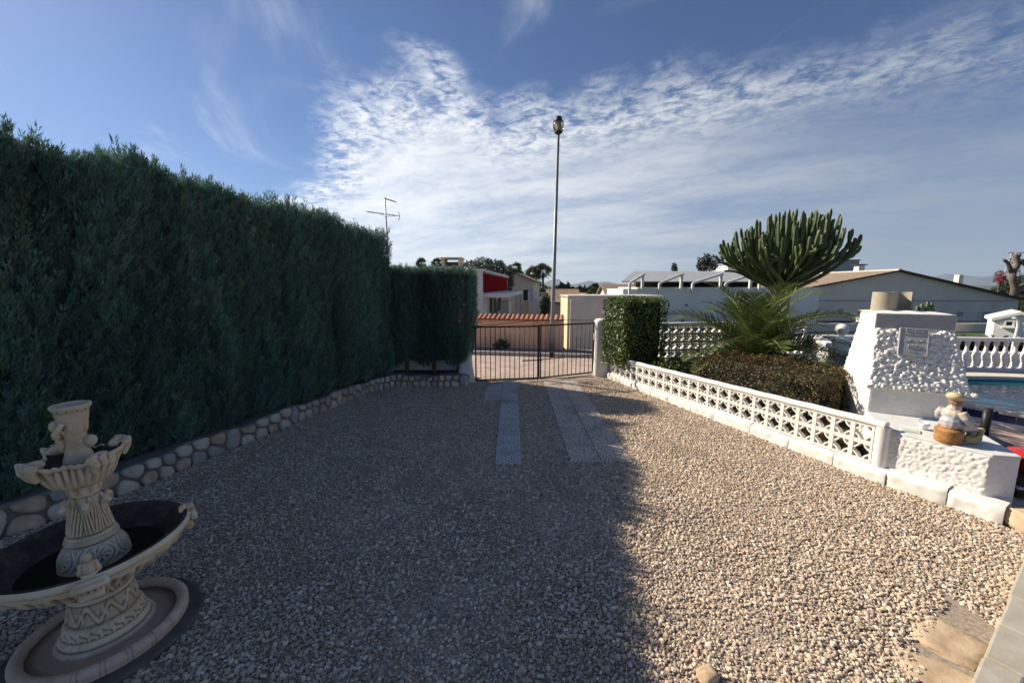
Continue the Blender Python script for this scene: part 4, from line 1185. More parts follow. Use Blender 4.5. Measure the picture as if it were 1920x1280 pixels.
# ================================================================== fountain
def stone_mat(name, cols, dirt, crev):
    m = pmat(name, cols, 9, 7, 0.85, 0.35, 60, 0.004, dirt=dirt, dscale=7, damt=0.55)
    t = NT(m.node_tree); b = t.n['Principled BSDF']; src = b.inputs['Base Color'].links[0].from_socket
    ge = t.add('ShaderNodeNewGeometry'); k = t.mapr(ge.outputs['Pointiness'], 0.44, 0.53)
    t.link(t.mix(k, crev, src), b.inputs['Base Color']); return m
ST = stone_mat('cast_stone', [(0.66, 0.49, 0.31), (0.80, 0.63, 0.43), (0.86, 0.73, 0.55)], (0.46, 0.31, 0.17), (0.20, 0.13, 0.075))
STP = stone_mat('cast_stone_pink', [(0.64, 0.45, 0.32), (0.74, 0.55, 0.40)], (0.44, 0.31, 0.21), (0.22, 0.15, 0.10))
STD = pmat('stained_stone', [(0.025, 0.022, 0.018), (0.06, 0.05, 0.036), (0.13, 0.10, 0.07)], 11, 7, 0.7, 0.5, 40, 0.006)
pmat('dark_slab', [(0.10, 0.09, 0.075), (0.17, 0.15, 0.125)], 7, 7, 0.95, 0.5, 60, 0.006, dirt=(0.06, 0.055, 0.05))
ft = empty('fountain', (FX, FY, 0)); ft.scale = (0.90, 0.90, 1.0); tag(ft, 'two-tiered carved stone garden fountain standing on round slab in the gravel', 'fountain')
mb = MB(); mb.lathe([(0.50, -0.02), (0.497, 0.022), (0.485, 0.033), (0.0, 0.036)], 64, fn=lambda r, z, a: (r * (1 + 0.012 * math.sin(a * 5) + 0.008 * math.sin(a * 13 + 1)), z)); mb.build('base_slab', MATS['dark_slab'], ft)
def rope(r, z, a):
    if r > 0.35:
        t = (a * 22 / (2 * math.pi)) % 1.0
        gr = min(abs(t - 0.08), abs(t - 0.26)) ; k = max(0, 1 - gr / 0.035) * 0.009
        return r - k * (1 if r > 0.385 else 0.2) , z - k * (1 if z > 0.075 else 0)
    return r, z
prof = [(0.405, 0.032), (0.418, 0.045)] + [(0.385 + 0.034 * math.cos(t), 0.075 + 0.034 * math.sin(t)) for t in np.linspace(-0.5, math.pi + 0.4, 11)] + [(0.345, 0.058), (0.30, 0.060), (0.22, 0.066)]
mb = MB(); mb.lathe(prof, 352, fn=rope, cap=False); mb.build('plinth_dish', STP, ft, True)
def pedf(r, z, a):
    if 0.135 < z < 0.185: r += 0.007 * (0.5 + 0.5 * math.cos(22 * a + 40 * abs(math.sin(11 * a)) * (z - 0.16) * 6))          # shell band
    if 0.20 < z < 0.325:
        ph = a * 9; yy = (z - 0.2625) / 0.05; wv = math.sin(ph); dl = abs(yy - wv * 0.8)
        r += 0.013 * max(0, 1 - dl / 0.42) + 0.008 * max(0, 1 - math.hypot((math.cos(ph) - 0.9) * 1.5, yy + 0.2 * np.sign(wv)) / 0.6)
    if 0.355 < z < 0.405: r += 0.006 * math.sin(26 * a + 90 * (z - 0.38) * (1 if math.sin(13 * a) > 0 else -1))
    return r, z
pz = [(0.235, 0.062), (0.24, 0.075), (0.225, 0.088), (0.215, 0.092), (0.218, 0.11), (0.205, 0.128), (0.195, 0.133)] + [(lerp(0.192, 0.182, t), lerp(0.137, 0.183, t)) for t in np.linspace(0, 1, 7)] + [(0.178, 0.190), (0.170, 0.196)] + \
     [(lerp(0.163, 0.146, t), lerp(0.202, 0.323, t)) for t in np.linspace(0, 1, 16)] + [(0.152, 0.328), (0.158, 0.337), (0.152, 0.346), (0.143, 0.352)] + [(lerp(0.142, 0.146, t), lerp(0.357, 0.403, t)) for t in np.linspace(0, 1, 6)] + [(0.152, 0.408), (0.154, 0.416), (0.146, 0.424), (0.15, 0.44), (0.17, 0.46)]
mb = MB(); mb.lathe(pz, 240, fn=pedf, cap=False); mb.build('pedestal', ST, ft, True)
LUG0 = math.atan2(g(168, 1108, 0.62).y - FY, g(168, 1108, 0.62).x - FX)
def basf(r, z, a):
    if 0.468 < z < 0.572 and r > 0.2:
        t = (z - 0.468) / 0.104; r += 0.011 * math.sin(46 * a) * math.sin(math.pi * t) + 0.006 * math.sin(23 * a + 6 * t)
    if z > 0.6 and r > 0.44: r += 0.002 * math.sin(a * 60) * math.sin(a * 7)
    k = math.cos(2 * (a - LUG0)); r *= 1 + 0.012 * math.cos(4 * (a - LUG0))
    return r, z
bo = [(0.12, 0.44), (0.17, 0.448), (0.24, 0.458)] + [(lerp(0.275, 0.440, t ** 0.5), lerp(0.466, 0.574, t)) for t in np.linspace(0, 1, 12)] + [(0.434, 0.580), (0.452, 0.584), (0.457, 0.595), (0.450, 0.602), (0.462, 0.607), (0.474, 0.612), (0.478, 0.628), (0.474, 0.642), (0.462, 0.648)]
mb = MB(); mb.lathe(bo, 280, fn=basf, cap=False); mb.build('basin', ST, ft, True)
bi = [(0.463, 0.648), (0.446, 0.650), (0.432, 0.644), (0.42, 0.63), (0.405, 0.59), (0.37, 0.545), (0.30, 0.51), (0.2, 0.497), (0.0, 0.495)]
mb = MB(); mb.lathe(bi, 96, fn=lambda r, z, a: (r * (1 + 0.012 * math.cos(4 * (a - LUG0))), z), cap=False); mb.build('basin_lining', STD, ft, True)
wmf = bpy.data.materials.new('still_water'); wmf.use_nodes = True; b = wmf.node_tree.nodes['Principled BSDF']
b.inputs['Base Color'].default_value = (0.012, 0.011, 0.008, 1); b.inputs['Roughness'].default_value = 0.08
mb = MB(); mb.lathe([(0.335, 0.528), (0.0, 0.528)], 64, cap=False); mb.build('water', wmf, ft, True)
def voxel(o, size, sm=3):
    r_ = o.modifiers.new('remesh', 'REMESH'); r_.mode = 'VOXEL'; r_.voxel_size = size; r_.use_smooth_shade = True
    s_ = o.modifiers.new('smooth', 'SMOOTH'); s_.iterations = sm; s_.factor = 0.5
    return o
for k in range(4):                                  # scroll brackets on the rim, each with a small bird or mask
    a = LUG0 + k * math.pi / 2; M = Matrix.Rotation(a, 3, 'Z')
    def W(x, y, z): q = M @ Vector((x, y, z)); return q
    mb = MB(); mb.box(W(0.475, 0, 0.622), (0.075, 0.125, 0.042), a); mb.box(W(0.455, 0, 0.585), (0.05, 0.085, 0.075), a)
    mb.tube([W(0.500, -0.075, 0.612), W(0.502, 0, 0.610), W(0.500, 0.075, 0.612)], 0.021, 12); mb.tube([W(0.470, -0.05, 0.55), W(0.470, 0.05, 0.55)], 0.026, 12)
    for yy in (-0.025, 0, 0.025): mb.tube([W(0.492, yy, 0.60), W(0.483, yy, 0.57), W(0.46, yy, 0.535)], 0.008, 6)
    lg = voxel(mb.build('bracket', ST, ft, True), 0.0055, 2)
    mb = MB()
    if k % 2 == 0:                                  # bird with raised wings
        mb.blob(W(0.445, 0, 0.685), (0.030, 0.028, 0.045)); mb.blob(W(0.44, 0.0, 0.738), (0.022, 0.020, 0.024)); mb.blob(W(0.462, 0, 0.735), (0.014, 0.008, 0.008))
        for s_ in (-1, 1): mb.blob(W(0.440, s_ * 0.030, 0.685), (0.014, 0.012, 0.036)); mb.blob(W(0.432, s_ * 0.040, 0.665), (0.010, 0.010, 0.022))
        mb.blob(W(0.445, 0, 0.652), (0.035, 0.040, 0.014))
    else:                                           # scroll mask
        mb.tube([W(0.43, -0.04, 0.655), W(0.44, -0.02, 0.675), W(0.455, 0.01, 0.668), W(0.46, 0.035, 0.655)], [0.012, 0.02, 0.022, 0.012], 10); mb.blob(W(0.485, 0.012, 0.662), (0.025, 0.028, 0.022)); mb.blob(W(0.43, -0.045, 0.672), (0.012, 0.012, 0.02))
    voxel(mb.build('figurine', ST, lg, True), 0.005, 2)
# stem
def stemf(r, z, a):
    if 0.55 < z < 0.645:                             # shell and wave scrolls on the dome
        t = (z - 0.60) / 0.045; u_ = (a * 5 / (2 * math.pi)) % 1.0 - 0.5; rr = math.hypot(u_ * 3.2, t); th_ = math.atan2(t, u_ * 3.2)
        if rr < 1: r += 0.0055 * math.sin(9 * th_ + 5 * rr) * (1 - rr) ** 0.4
        else: r += 0.003 * math.sin(14 * rr + th_)
    if 0.715 < z < 0.925:
        t = (z - 0.715) / 0.21; u_ = (a * 6 / (2 * math.pi)) % 1.0 - 0.5
        leaf = max(0, 1 - abs(u_) / (0.44 * (1 - t ** 2.2) + 0.06)); r += 0.016 * leaf ** 0.5 + 0.0035 * math.sin(abs(u_) * 40 - t * 9) * (leaf > 0)
    if 0.93 < z < 1.0: r += 0.007 * math.cos(8 * a) * math.sin((z - 0.93) / 0.07 * math.pi)
    return r, z
sp_ = [(0.165, 0.495), (0.168, 0.53)] + [(0.163 * math.cos(t) ** 0.55 if t < 1.25 else 0.11, 0.545 + 0.125 * math.sin(t)) for t in np.linspace(0, 1.12, 22)] + [(0.122, 0.666), (0.126, 0.672), (0.120, 0.679), (0.122, 0.686), (0.114, 0.693), (0.116, 0.700), (0.105, 0.708)] + \
      [(lerp(0.096, 0.062, t ** 0.85), lerp(0.715, 0.93, t)) for t in np.linspace(0, 1, 30)] + [(lerp(0.066, 0.078, t), lerp(0.935, 0.995, t)) for t in np.linspace(0, 1, 9)] + [(0.082, 1.0), (0.07, 1.01), (0.06, 1.02)]
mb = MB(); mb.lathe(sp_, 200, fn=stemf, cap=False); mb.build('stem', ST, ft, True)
for k in range(6):
    a = 2 * math.pi * (k + 0.25) / 6; c = Vector((math.cos(a), math.sin(a), 0)); mb = MB()
    mb.tube([c * 0.078 + Vector((0, 0, 0.83)), c * 0.092 + Vector((0, 0, 0.875)), c * 0.108 + Vector((0, 0, 0.895)), c * 0.118 + Vector((0, 0, 0.882)), c * 0.112 + Vector((0, 0, 0.868))], [0.012, 0.018, 0.019, 0.016, 0.01], 8)
    voxel(mb.build('volute', ST, ft, True), 0.005, 2)
# upper shell bowl
def shell(r, z, a):
    t = min(1, max(0, (z - 0.995) / 0.14)); k = math.cos(4 * (a - LUG0 - 0.5)); r *= 1 + 0.16 * k * t
    r += 0.006 * math.sin(32 * a) * t + 0.004 * math.sin(17 * a + 30 * z) * t; z += (0.020 * max(0, k) + 0.005 * math.sin(32 * a)) * t ** 2
    return r, z
ub = [(0.06, 0.985), (0.085, 0.992), (0.092, 0.996), (0.10, 1.0)] + [(lerp(0.103, 0.180, t ** 0.40), lerp(1.003, 1.130, t)) for t in np.linspace(0, 1, 14)] + [(0.184, 1.134), (0.192, 1.142), (0.194, 1.152), (0.188, 1.158), (0.176, 1.154)]
mb = MB(); mb.lathe(ub, 240, fn=shell, cap=False); up_ = mb.build('upper_bowl', ST, ft, True)
mb = MB(); mb.lathe([(0.177, 1.154), (0.168, 1.142), (0.155, 1.12), (0.13, 1.10), (0.06, 1.092), (0.0, 1.09)], 120, fn=shell, cap=False); mb.build('bowl_lining', STD, up_, True)
for k in range(4):
    a = LUG0 + 0.5 + k * math.pi / 2; M = Matrix.Rotation(a, 3, 'Z'); mb = MB()
    for j in range(3): mb.tube([M @ Vector((0.196 + 0.006 * j, -0.05 + 0.035 * j, 1.165)), M @ Vector((0.222, -0.045 + 0.045 * j, 1.180)), M @ Vector((0.224, -0.035 + 0.035 * j, 1.145)), M @ Vector((0.200, -0.03 + 0.03 * j, 1.095))], [0.022, 0.030, 0.024, 0.016], 8)
    mb.blob(M @ Vector((0.196, 0, 1.172)), (0.032, 0.06, 0.03))
    voxel(mb.build('scroll', ST, up_, True), 0.005, 2)
# crowning urn carried by a small figure
mb = MB(); mb.lathe([(0.074, 1.085), (0.070, 1.14), (0.058, 1.18), (0.048, 1.22), (0.046, 1.26), (0.052, 1.30), (0.062, 1.34), (0.070, 1.38), (0.076, 1.42), (0.088, 1.440), (0.092, 1.452), (0.086, 1.460), (0.06, 1.440), (0.0, 1.43)], 40)
for s_ in range(9): a = s_ * 0.698 + 0.4; mb.blob((0.056 * math.cos(a), 0.056 * math.sin(a), 1.33 + 0.02 * (s_ % 3)), (0.012, 0.012, 0.034))
hd = Matrix.Rotation(math.radians(195), 3, 'Z')
mb.blob(hd @ Vector((0.088, 0.0, 1.335)), (0.034, 0.031, 0.034)); mb.blob(hd @ Vector((0.118, 0.0, 1.33)), (0.009, 0.007, 0.008)); mb.blob(hd @ Vector((0.055, 0.0, 1.245)), (0.040, 0.045, 0.065))
mb.tube([hd @ Vector((0.06, 0.045, 1.285)), hd @ Vector((0.045, 0.075, 1.31)), hd @ Vector((0.0, 0.08, 1.365))], [0.02, 0.016, 0.012], 8)
mb.tube([hd @ Vector((0.06, -0.045, 1.285)), hd @ Vector((0.045, -0.08, 1.30)), hd @ Vector((-0.02, -0.075, 1.355))], [0.02, 0.017, 0.012], 8)
mb.blob(hd @ Vector((-0.055, -0.025, 1.235)), (0.028, 0.035, 0.035)); mb.tube([hd @ Vector((0.045, -0.03, 1.21)), hd @ Vector((0.06, -0.045, 1.17)), hd @ Vector((0.04, -0.05, 1.12))], [0.03, 0.024, 0.016], 8)
crown = voxel(mb.build('urn_figure', ST, ft, True), 0.0055, 2)
mb = MB()
for s_ in range(12):
    a = s_ * math.pi / 6 + 0.1; mb.blob((0.0815 * math.cos(a), 0.0815 * math.sin(a), 1.430), (0.0045, 0.0045, 0.0045), nu=6, nv=4)
mb.build('spout_hole', STD, crown)

# ================================================================== seated fisherman figurine and things on the counter
sx_, sy_ = g(1783, 832, CZ + 0.022).x, g(1783, 832, CZ + 0.022).y
sg = empty('fisherman_statue', (sx_ + 0.02, sy_ + 0.05, CZ + 0.0225), R(12)); tag(sg, 'painted figurine of seated old fisherman in cream cap on the counter', 'figurine')
def zone_mat(name, zones, noise_cols=None):
    m = bpy.data.materials.new(name); m.use_nodes = True; t = NT(m.node_tree); b = t.n['Principled BSDF']
    co = t.add('ShaderNodeTexCoord').outputs['Object']; s = t.add('ShaderNodeSeparateXYZ'); t.link(co, s.inputs[0])
    nz = t.noise(co, 22, 4, 0.6); zz_ = t.math('ADD', s.outputs[2], t.math('MULTIPLY', t.math('SUBTRACT', nz, 0.5), 0.02))
    c = None
    for (z0, ca, cb) in zones:
        cz = t.mix(t.mapr(t.noise(co, 16, 5, 0.7, 0.5), 0.30, 0.70), ca, cb)
        c = cz if c is None else t.mix(t.mapr(zz_, z0 - 0.006, z0 + 0.006), c, cz)
    t.link(c, b.inputs['Base Color']); b.inputs['Roughness'].default_value = 0.45; return m
FM = zone_mat('painted_figure', [(0, (0.10, 0.10, 0.13), (0.28, 0.26, 0.22)), (0.15, (0.62, 0.44, 0.28), (0.42, 0.46, 0.58)), (0.20, (0.60, 0.52, 0.42), (0.26, 0.31, 0.43)), (0.29, (0.64, 0.42, 0.24), (0.52, 0.49, 0.46)), (0.372, (0.34, 0.19, 0.12), (0.25, 0.14, 0.09))])
mb = MB()
mb.blob((0, 0, 0.205), (0.070, 0.082, 0.085)); mb.blob((0.005, 0, 0.285), (0.060, 0.084, 0.075)); mb.tube([(0, 0, 0.33), (0.014, 0, 0.38)], [0.048, 0.036], 10)
mb.blob((0.026, 0, 0.408), (0.054, 0.049, 0.058)); mb.blob((0.082, 0, 0.402), (0.014, 0.010, 0.015)); mb.blob((0.062, 0, 0.372), (0.034, 0.032, 0.034))
for s_ in (-1, 1):
    mb.blob((0.022, s_ * 0.042, 0.408), (0.010, 0.008, 0.014))
    mb.tube([(0.0, s_ * 0.070, 0.322), (0.012, s_ * 0.100, 0.27), (0.04, s_ * 0.118, 0.235), (0.10, s_ * 0.085, 0.205), (0.145, s_ * 0.05, 0.19)], [0.036, 0.036, 0.033, 0.026, 0.02], 10)
    for q in range(4): mb.tube([(0.145, s_ * (0.05 - 0.011 * q + 0.01), 0.192), (0.165, s_ * (0.045 - 0.011 * q), 0.185), (0.168, s_ * (0.04 - 0.010 * q), 0.17)], [0.008, 0.007, 0.006], 6)
    mb.tube([(0.14, s_ * 0.05, 0.20), (0.158, s_ * 0.03, 0.205)], [0.008, 0.006], 6)
    mb.tube([(0.02, s_ * 0.05, 0.165), (0.13, s_ * 0.075, 0.175), (0.17, s_ * 0.075, 0.15), (0.165, s_ * 0.07, 0.06), (0.175, s_ * 0.07, 0.03)], [0.055, 0.047, 0.04, 0.03, 0.03], 10)
    mb.blob((0.20, s_ * 0.07, 0.022), (0.048, 0.026, 0.022))
voxel(mb.build('body', FM, sg, True), 0.005, 2)
pmat('cap_cream', [(0.50, 0.40, 0.22), (0.64, 0.54, 0.34)], 20, 4, 0.5); pmat('wicker', [(0.26, 0.11, 0.03), (0.48, 0.25, 0.09)], 18, 5, 0.55, 0.5, 40, 0.01)
pmat('net_olive', [(0.16, 0.14, 0.06), (0.48, 0.36, 0.12), (0.60, 0.54, 0.38)], 16, 5, 0.45, 0.4, 50, 0.008)
mb = MB(); Mt = Matrix.Rotation(R(14), 3, 'Y'); mb.blob((0.014, 0, 0.462), (0.076, 0.070, 0.044), Mt); mb.blob((0.075, 0, 0.436), (0.036, 0.046, 0.009), Mt); mb.lathe([(0.054, 0.432), (0.060, 0.455)], 18, c=(0.020, 0, 0)); mb.build('cap', MATS['cap_cream'], sg, True)
mb = MB(); mb.lathe([(0.088, 0), (0.096, 0.01), (0.094, 0.03), (0.100, 0.045), (0.096, 0.06), (0.102, 0.08), (0.098, 0.1), (0.104, 0.12), (0.10, 0.14), (0.0, 0.15)], 30, fn=lambda r, z, a: (r * (1 + 0.02 * math.sin(18 * a + z * 90)), z)); mb.build('basket_seat', MATS['wicker'], sg, True)
mb = MB(); mb.blob((0.19, -0.075, 0.05), (0.10, 0.055, 0.05)); mb.blob((0.25, -0.07, 0.10), (0.045, 0.045, 0.06)); mb.tube([(0.12, -0.10, 0.05), (0.20, -0.115, 0.09), (0.26, -0.10, 0.15)], [0.018, 0.02, 0.022], 8); mb.blob((0.17, -0.02, 0.015), (0.13, 0.10, 0.016)); voxel(mb.build('fishing_net', MATS['net_olive'], sg, True), 0.006, 2)
pmat('pale_green', [(0.50, 0.56, 0.44), (0.66, 0.70, 0.60)], 20, 4, 0.4); pmat('porcelain', [(0.78, 0.78, 0.76), (0.82, 0.82, 0.80)], 10, 3, 0.25)
q = g(1704, 806, CZ + 0.03); mb = MB(); mb.prism([(-0.10, -0.02), (0.02, -0.10), (0.11, -0.01), (-0.01, 0.07)], 0, 0.010); mb.prism([(-0.07, -0.015), (0.015, -0.075), (0.08, -0.01), (-0.005, 0.045)], 0.0105, 0.014)
o = mb.build('serving_tray', MATS['pale_green'], None, bevel=0.003); o.location = (q.x, q.y, CZ + 0.0225); tag(o, 'flat pale green tray lying on the counter behind the figurine', 'tray')
q = g(1731, 800, CZ + 0.05); mb = MB(); mb.lathe([(0.028, 0), (0.036, 0.012), (0.043, 0.045), (0.045, 0.062), (0.041, 0.062), (0.036, 0.02), (0.0, 0.014)], 24); mb.tube([(0.04, 0, 0.05), (0.066, 0, 0.045), (0.066, 0, 0.022), (0.036, 0, 0.016)], 0.006, 6)
o = mb.build('cup', MATS['porcelain'], None, True); o.location = (q.x, q.y, CZ + 0.037); tag(o, 'small white cup standing between tray and figurine', 'cup')

# ================================================================== things on the terrace
pmat('black_plastic', [(0.012, 0.012, 0.013), (0.025, 0.025, 0.026)], 12, 4, 0.45)
q = g(1842, 828, 0.05); pb_ = empty('parasol_base', (q.x, q.y, 0.0125)); tag(pb_, 'black round parasol base with empty tube on the terrace', 'parasol base')
mb = MB(); mb.lathe([(0.29, 0), (0.30, 0.02), (0.27, 0.055), (0.12, 0.085), (0.0, 0.09)], 40); mb.build('disc', MATS['black_plastic'], pb_, True)
mb = MB(); mb.tube([(0, 0, 0.06), (0, 0, 0.25), (0.0, 0, 0.50)], 0.045, 16); mb.build('tube', MATS['black_plastic'], pb_, True)
mb = MB(); mb.tube([(0.04, 0, 0.44), (0.10, 0, 0.44)], 0.012, 8); mb.blob((0.11, 0, 0.44), 0.025); mb.build('clamp_knob', MATS['black_plastic'], pb_, True)
pmat('red_plastic', [(0.42, 0.012, 0.012), (0.52, 0.022, 0.018)], 6, 3, 0.25, spec=0.5); pmat('grey_box', [(0.42, 0.40, 0.38), (0.56, 0.54, 0.52)], 8, 5, 0.6); pmat('dark_wood', [(0.03, 0.022, 0.016), (0.07, 0.05, 0.035)], 9, 6, 0.7, 0.4, 40)
cr = empty('storage_crate', (5.46, 3.68, 0.0125), R(-25)); cr.scale = (1, 1, 0.55); tag(cr, 'dark slatted storage crate beside the stucco counter', 'crate')
for i in range(4): MB().box((0, -0.28, 0.05 + i * 0.075), (0.7, 0.02, 0.055)).build('slat', MATS['dark_wood' if i != 2 else 'grey_box'], cr)
for i in range(4): MB().box((-0.34, 0, 0.05 + i * 0.075), (0.02, 0.54, 0.055)).build('slat', MATS['dark_wood' if i != 2 else 'grey_box'], cr)
for s_ in (-1, 1):
    for t_ in (-1, 1): MB().box((s_ * 0.315, t_ * 0.255, 0.16), (0.04, 0.04, 0.318)).build('corner_post', MATS['dark_wood'], cr)
MB().box((0, 0, 0.325), (0.72, 0.60, 0.02)).build('lid', MATS['dark_wood'], cr, bevel=0.004)
tb = empty('plastic_tub', (5.46, 3.68, 0.198), R(-25)); tag(tb, 'glossy red plastic tub on the slatted crate', 'tub')
mb = MB(); mb.lathe([(0.20, 0), (0.22, 0.02), (0.27, 0.16), (0.285, 0.165), (0.285, 0.18), (0.262, 0.178), (0.21, 0.03), (0.0, 0.025)], 36); mb.build('bowl', MATS['red_plastic'], tb, True)
mb = MB(); mb.lathe([(0.288, 0.182), (0.285, 0.192), (0.20, 0.215), (0.0, 0.225)], 36); mb.build('lid', MATS['red_plastic'], tb, True)

# ================================================================== plants
def leaf(L=0.04, wd=0.022, fold=0.25):
    mb = MB(); h = wd * fold; mb.add([(0, 0, 0), (L * 0.5, wd / 2, h), (L, 0, 0), (L * 0.5, -wd / 2, h)], [(0, 1, 2), (0, 2, 3)]); return mb
def leaf_cloud(n, sampler, lo, hi, s0, s1, hue=0.1, warm=None, pw=0.0):
    P = np.zeros((n, 3)); Ro = np.zeros((n, 3)); Ti = np.zeros((n, 3)); S = np.zeros((n, 3))
    for i in range(n):
        p, nrm = sampler(); nrm = Vector(nrm); d = (nrm + Vector((random.gauss(0, .55), random.gauss(0, .55), random.gauss(0, .55)))).normalized()
        x = d.orthogonal(); x.rotate(Matrix.Rotation(random.uniform(0, 6.283), 3, d)); x = (x + nrm * 0.3 + Vector((0, 0, random.uniform(-0.3, 0.5)))).normalized(); y = d.cross(x).normalized(); z = x.cross(y)
        e = Matrix((x, y, z)).transposed().to_euler(); P[i] = p; Ro[i] = (e.x, e.y, e.z); b = random.uniform(lo, hi)
        Ti[i] = np.array(random.choice(warm)) * b if warm is not None and random.random() < pw else np.array((b * (1 + random.gauss(0, hue)), b, b * (1 + random.gauss(0, hue))))
        s_ = random.uniform(s0, s1); S[i] = (s_, s_, s_)
    return P, Ro, S, Ti
def foliage(parent, cloud, templ, mat, name='foliage'):
    P, Ro, S, Ti = cloud; n = len(P)
    return tag(realise(name, templ, P, Ro, S, rng.integers(0, len(templ), n), Ti.clip(0.05, 5), mat, parent), kind='stuff')
def box_sampler(cx, cy, ux, uy, hx_, hy_, z0, z1, rnd=0.08, jit=0.07, cxy=None, nz=0.05):
    """points on a rounded, clipped box; returns (pos, normal)"""
    ux, uy = Vector((*ux, 0)).normalized(), Vector((*uy, 0)).normalized(); H = z1 - z0; ar = [2 * hy_ * H] * 2 + [2 * hx_ * H] * 2 + [4 * hx_ * hy_]
    from mathutils import noise as mn
    def f():
        k = random.choices(range(5), ar)[0]; a, b = random.uniform(-1, 1), random.random()
        if k < 2: s_ = 1 if k else -1; l = Vector((s_ * hx_, a * hy_, z0 + b * H)); n_ = ux * s_
        elif k < 4: s_ = 1 if k == 3 else -1; l = Vector((a * hx_, s_ * hy_, z0 + b * H)); n_ = uy * s_
        else: l = Vector((a * hx_, (b * 2 - 1) * hy_, z1)); n_ = Vector((0, 0, 1))
        # round the edges
        for ax, h_ in ((0, hx_), (1, hy_)):
            e = (abs(l[ax]) - (h_ - rnd)) / rnd
            if e > 0:
                dz = (l.z - (z1 - rnd)) / rnd
                if dz > 0: q = max(1.0, math.hypot(e, dz)); l[ax] = math.copysign(h_ - rnd + rnd * e / q, l[ax]); l.z = z1 - rnd + rnd * dz / q
        p = Vector((cx, cy, 0)) + ux * l.x + uy * l.y + Vector((0, 0, l.z))
        p += n_ * (nz * mn.noise(p * 4) - abs(random.gauss(0, jit)))
        return p, n_ + Vector((0, 0, 0.25))
    return f
LSH = pmat('privet_leaf', [(0.075, 0.12, 0.022), (0.11, 0.165, 0.03)], 3, 3, 0.4, tint=True, spec=0.45, trans=0.2)
LBR = pmat('brown_leaf', [(0.055, 0.060, 0.024), (0.085, 0.085, 0.034)], 3, 3, 0.5, tint=True, spec=0.4, trans=0.15)
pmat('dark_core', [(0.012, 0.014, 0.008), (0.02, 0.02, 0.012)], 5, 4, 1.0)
pmat('bark', [(0.10, 0.075, 0.055), (0.19, 0.15, 0.115)], 10, 6, 0.95, 0.6, 30)
def shrub(name, loc, label, cat, cloud, templ, mat, core, stems, group=None):
    t = empty(name, loc); tag(t, label, cat, group); off = np.array(loc)
    P, Ro, S, Ti = cloud; foliage(t, (P - off, Ro, S, Ti), templ, mat)
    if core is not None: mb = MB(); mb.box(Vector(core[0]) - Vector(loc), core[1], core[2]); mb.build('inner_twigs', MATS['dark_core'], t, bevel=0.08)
    for q, r_ in stems:
        mb = MB(); q = Vector(q) - Vector(loc); mb.tube([q, q + Vector((0.02, 0.01, 0.25)), q + Vector((-0.02, 0.03, 0.6))], [r_, r_ * 0.8, r_ * 0.6], 8); mb.build('stem', MATS['bark'], t, True)
    return t
LT = [leaf(0.055, 0.032), leaf(0.048, 0.030, 0.4), leaf(0.06, 0.034, 0.15)]
sc_ = (2.72, 8.52); su, sv = (0.955, 0.296), (-0.43, 0.90)
cl = leaf_cloud(6200, box_sampler(*sc_, su, (-0.296, 0.955), 0.55, 0.42, 0.34, 1.86, 0.14, 0.05), 0.7, 1.5, 0.8, 1.25, 0.12, [(1.5, 1.25, 0.5)], 0.12)
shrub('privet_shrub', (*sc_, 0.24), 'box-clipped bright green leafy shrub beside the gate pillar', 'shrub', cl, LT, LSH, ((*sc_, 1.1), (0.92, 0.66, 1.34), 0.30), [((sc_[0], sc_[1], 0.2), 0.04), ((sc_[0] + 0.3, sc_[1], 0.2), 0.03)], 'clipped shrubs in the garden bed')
LT2 = [leaf(0.030, 0.014), leaf(0.034, 0.016, 0.4)]
hc = (4.12, 5.98); hu, hv = (0.40, -0.917), (0.917, 0.40)
cl = leaf_cloud(11500, box_sampler(*hc, hu, hv, 0.98, 0.58, 0.26, 0.97, 0.28, 0.06, nz=0.13), 0.6, 1.5, 0.8, 1.3, 0.15, [(2.1, 1.1, 0.5), (1.7, 1.25, 0.7), (1.3, 1.15, 0.8), (2.4, 0.8, 0.45)], 0.62)
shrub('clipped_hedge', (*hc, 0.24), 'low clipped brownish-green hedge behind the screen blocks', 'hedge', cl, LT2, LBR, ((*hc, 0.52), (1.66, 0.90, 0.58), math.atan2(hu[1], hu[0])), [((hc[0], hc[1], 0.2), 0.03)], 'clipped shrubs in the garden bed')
def ball_sampler(c, r, jit=0.12):
    from mathutils import noise as mn
    def f():
        d = Vector((random.gauss(0, 1), random.gauss(0, 1), random.gauss(0, 1))).normalized(); k = 1 + 0.22 * mn.noise(d * 2.3 + Vector(c)) - abs(random.gauss(0, jit))
        return Vector(c) + Vector((d.x * r[0], d.y * r[1], d.z * r[2])) * k, d
    return f
def ball_shrub(c, r, n, label, lt, mat, lo, hi, warm, pw, s=(0.8, 1.3)):
    cl = leaf_cloud(n, ball_sampler(c, r), lo, hi, *s, 0.12, warm, pw); loc = (c[0], c[1], 0.24); off = np.array(loc)
    t = empty('shrub', loc); tag(t, label, 'shrub', 'loose shrubs in the garden bed'); P, Ro, S, Ti = cl; foliage(t, (P - off, Ro, S, Ti), lt, mat)
    mb = MB(); q = Vector(c) - Vector(loc); mb.tube([(0, 0, -0.03), q * 0.6, q], [0.025, 0.02, 0.01], 8); mb.build('stem', MATS['bark'], t, True)
ball_shrub((3.25, 7.55, 0.42), (0.48, 0.42, 0.24), 1500, 'small loose green shrub at the foot of the clipped leafy one', LT, LSH, 0.5, 1.2, [(1.3, 1.1, 0.6)], 0.3, (0.6, 1.0))
ball_shrub((5.75, 7.05, 0.72), (0.28, 0.28, 0.26), 1000, 'small golden shrub in front of the finial post', LT2, LBR, 1.0, 2.0, [(2.6, 1.7, 0.45)], 0.8)
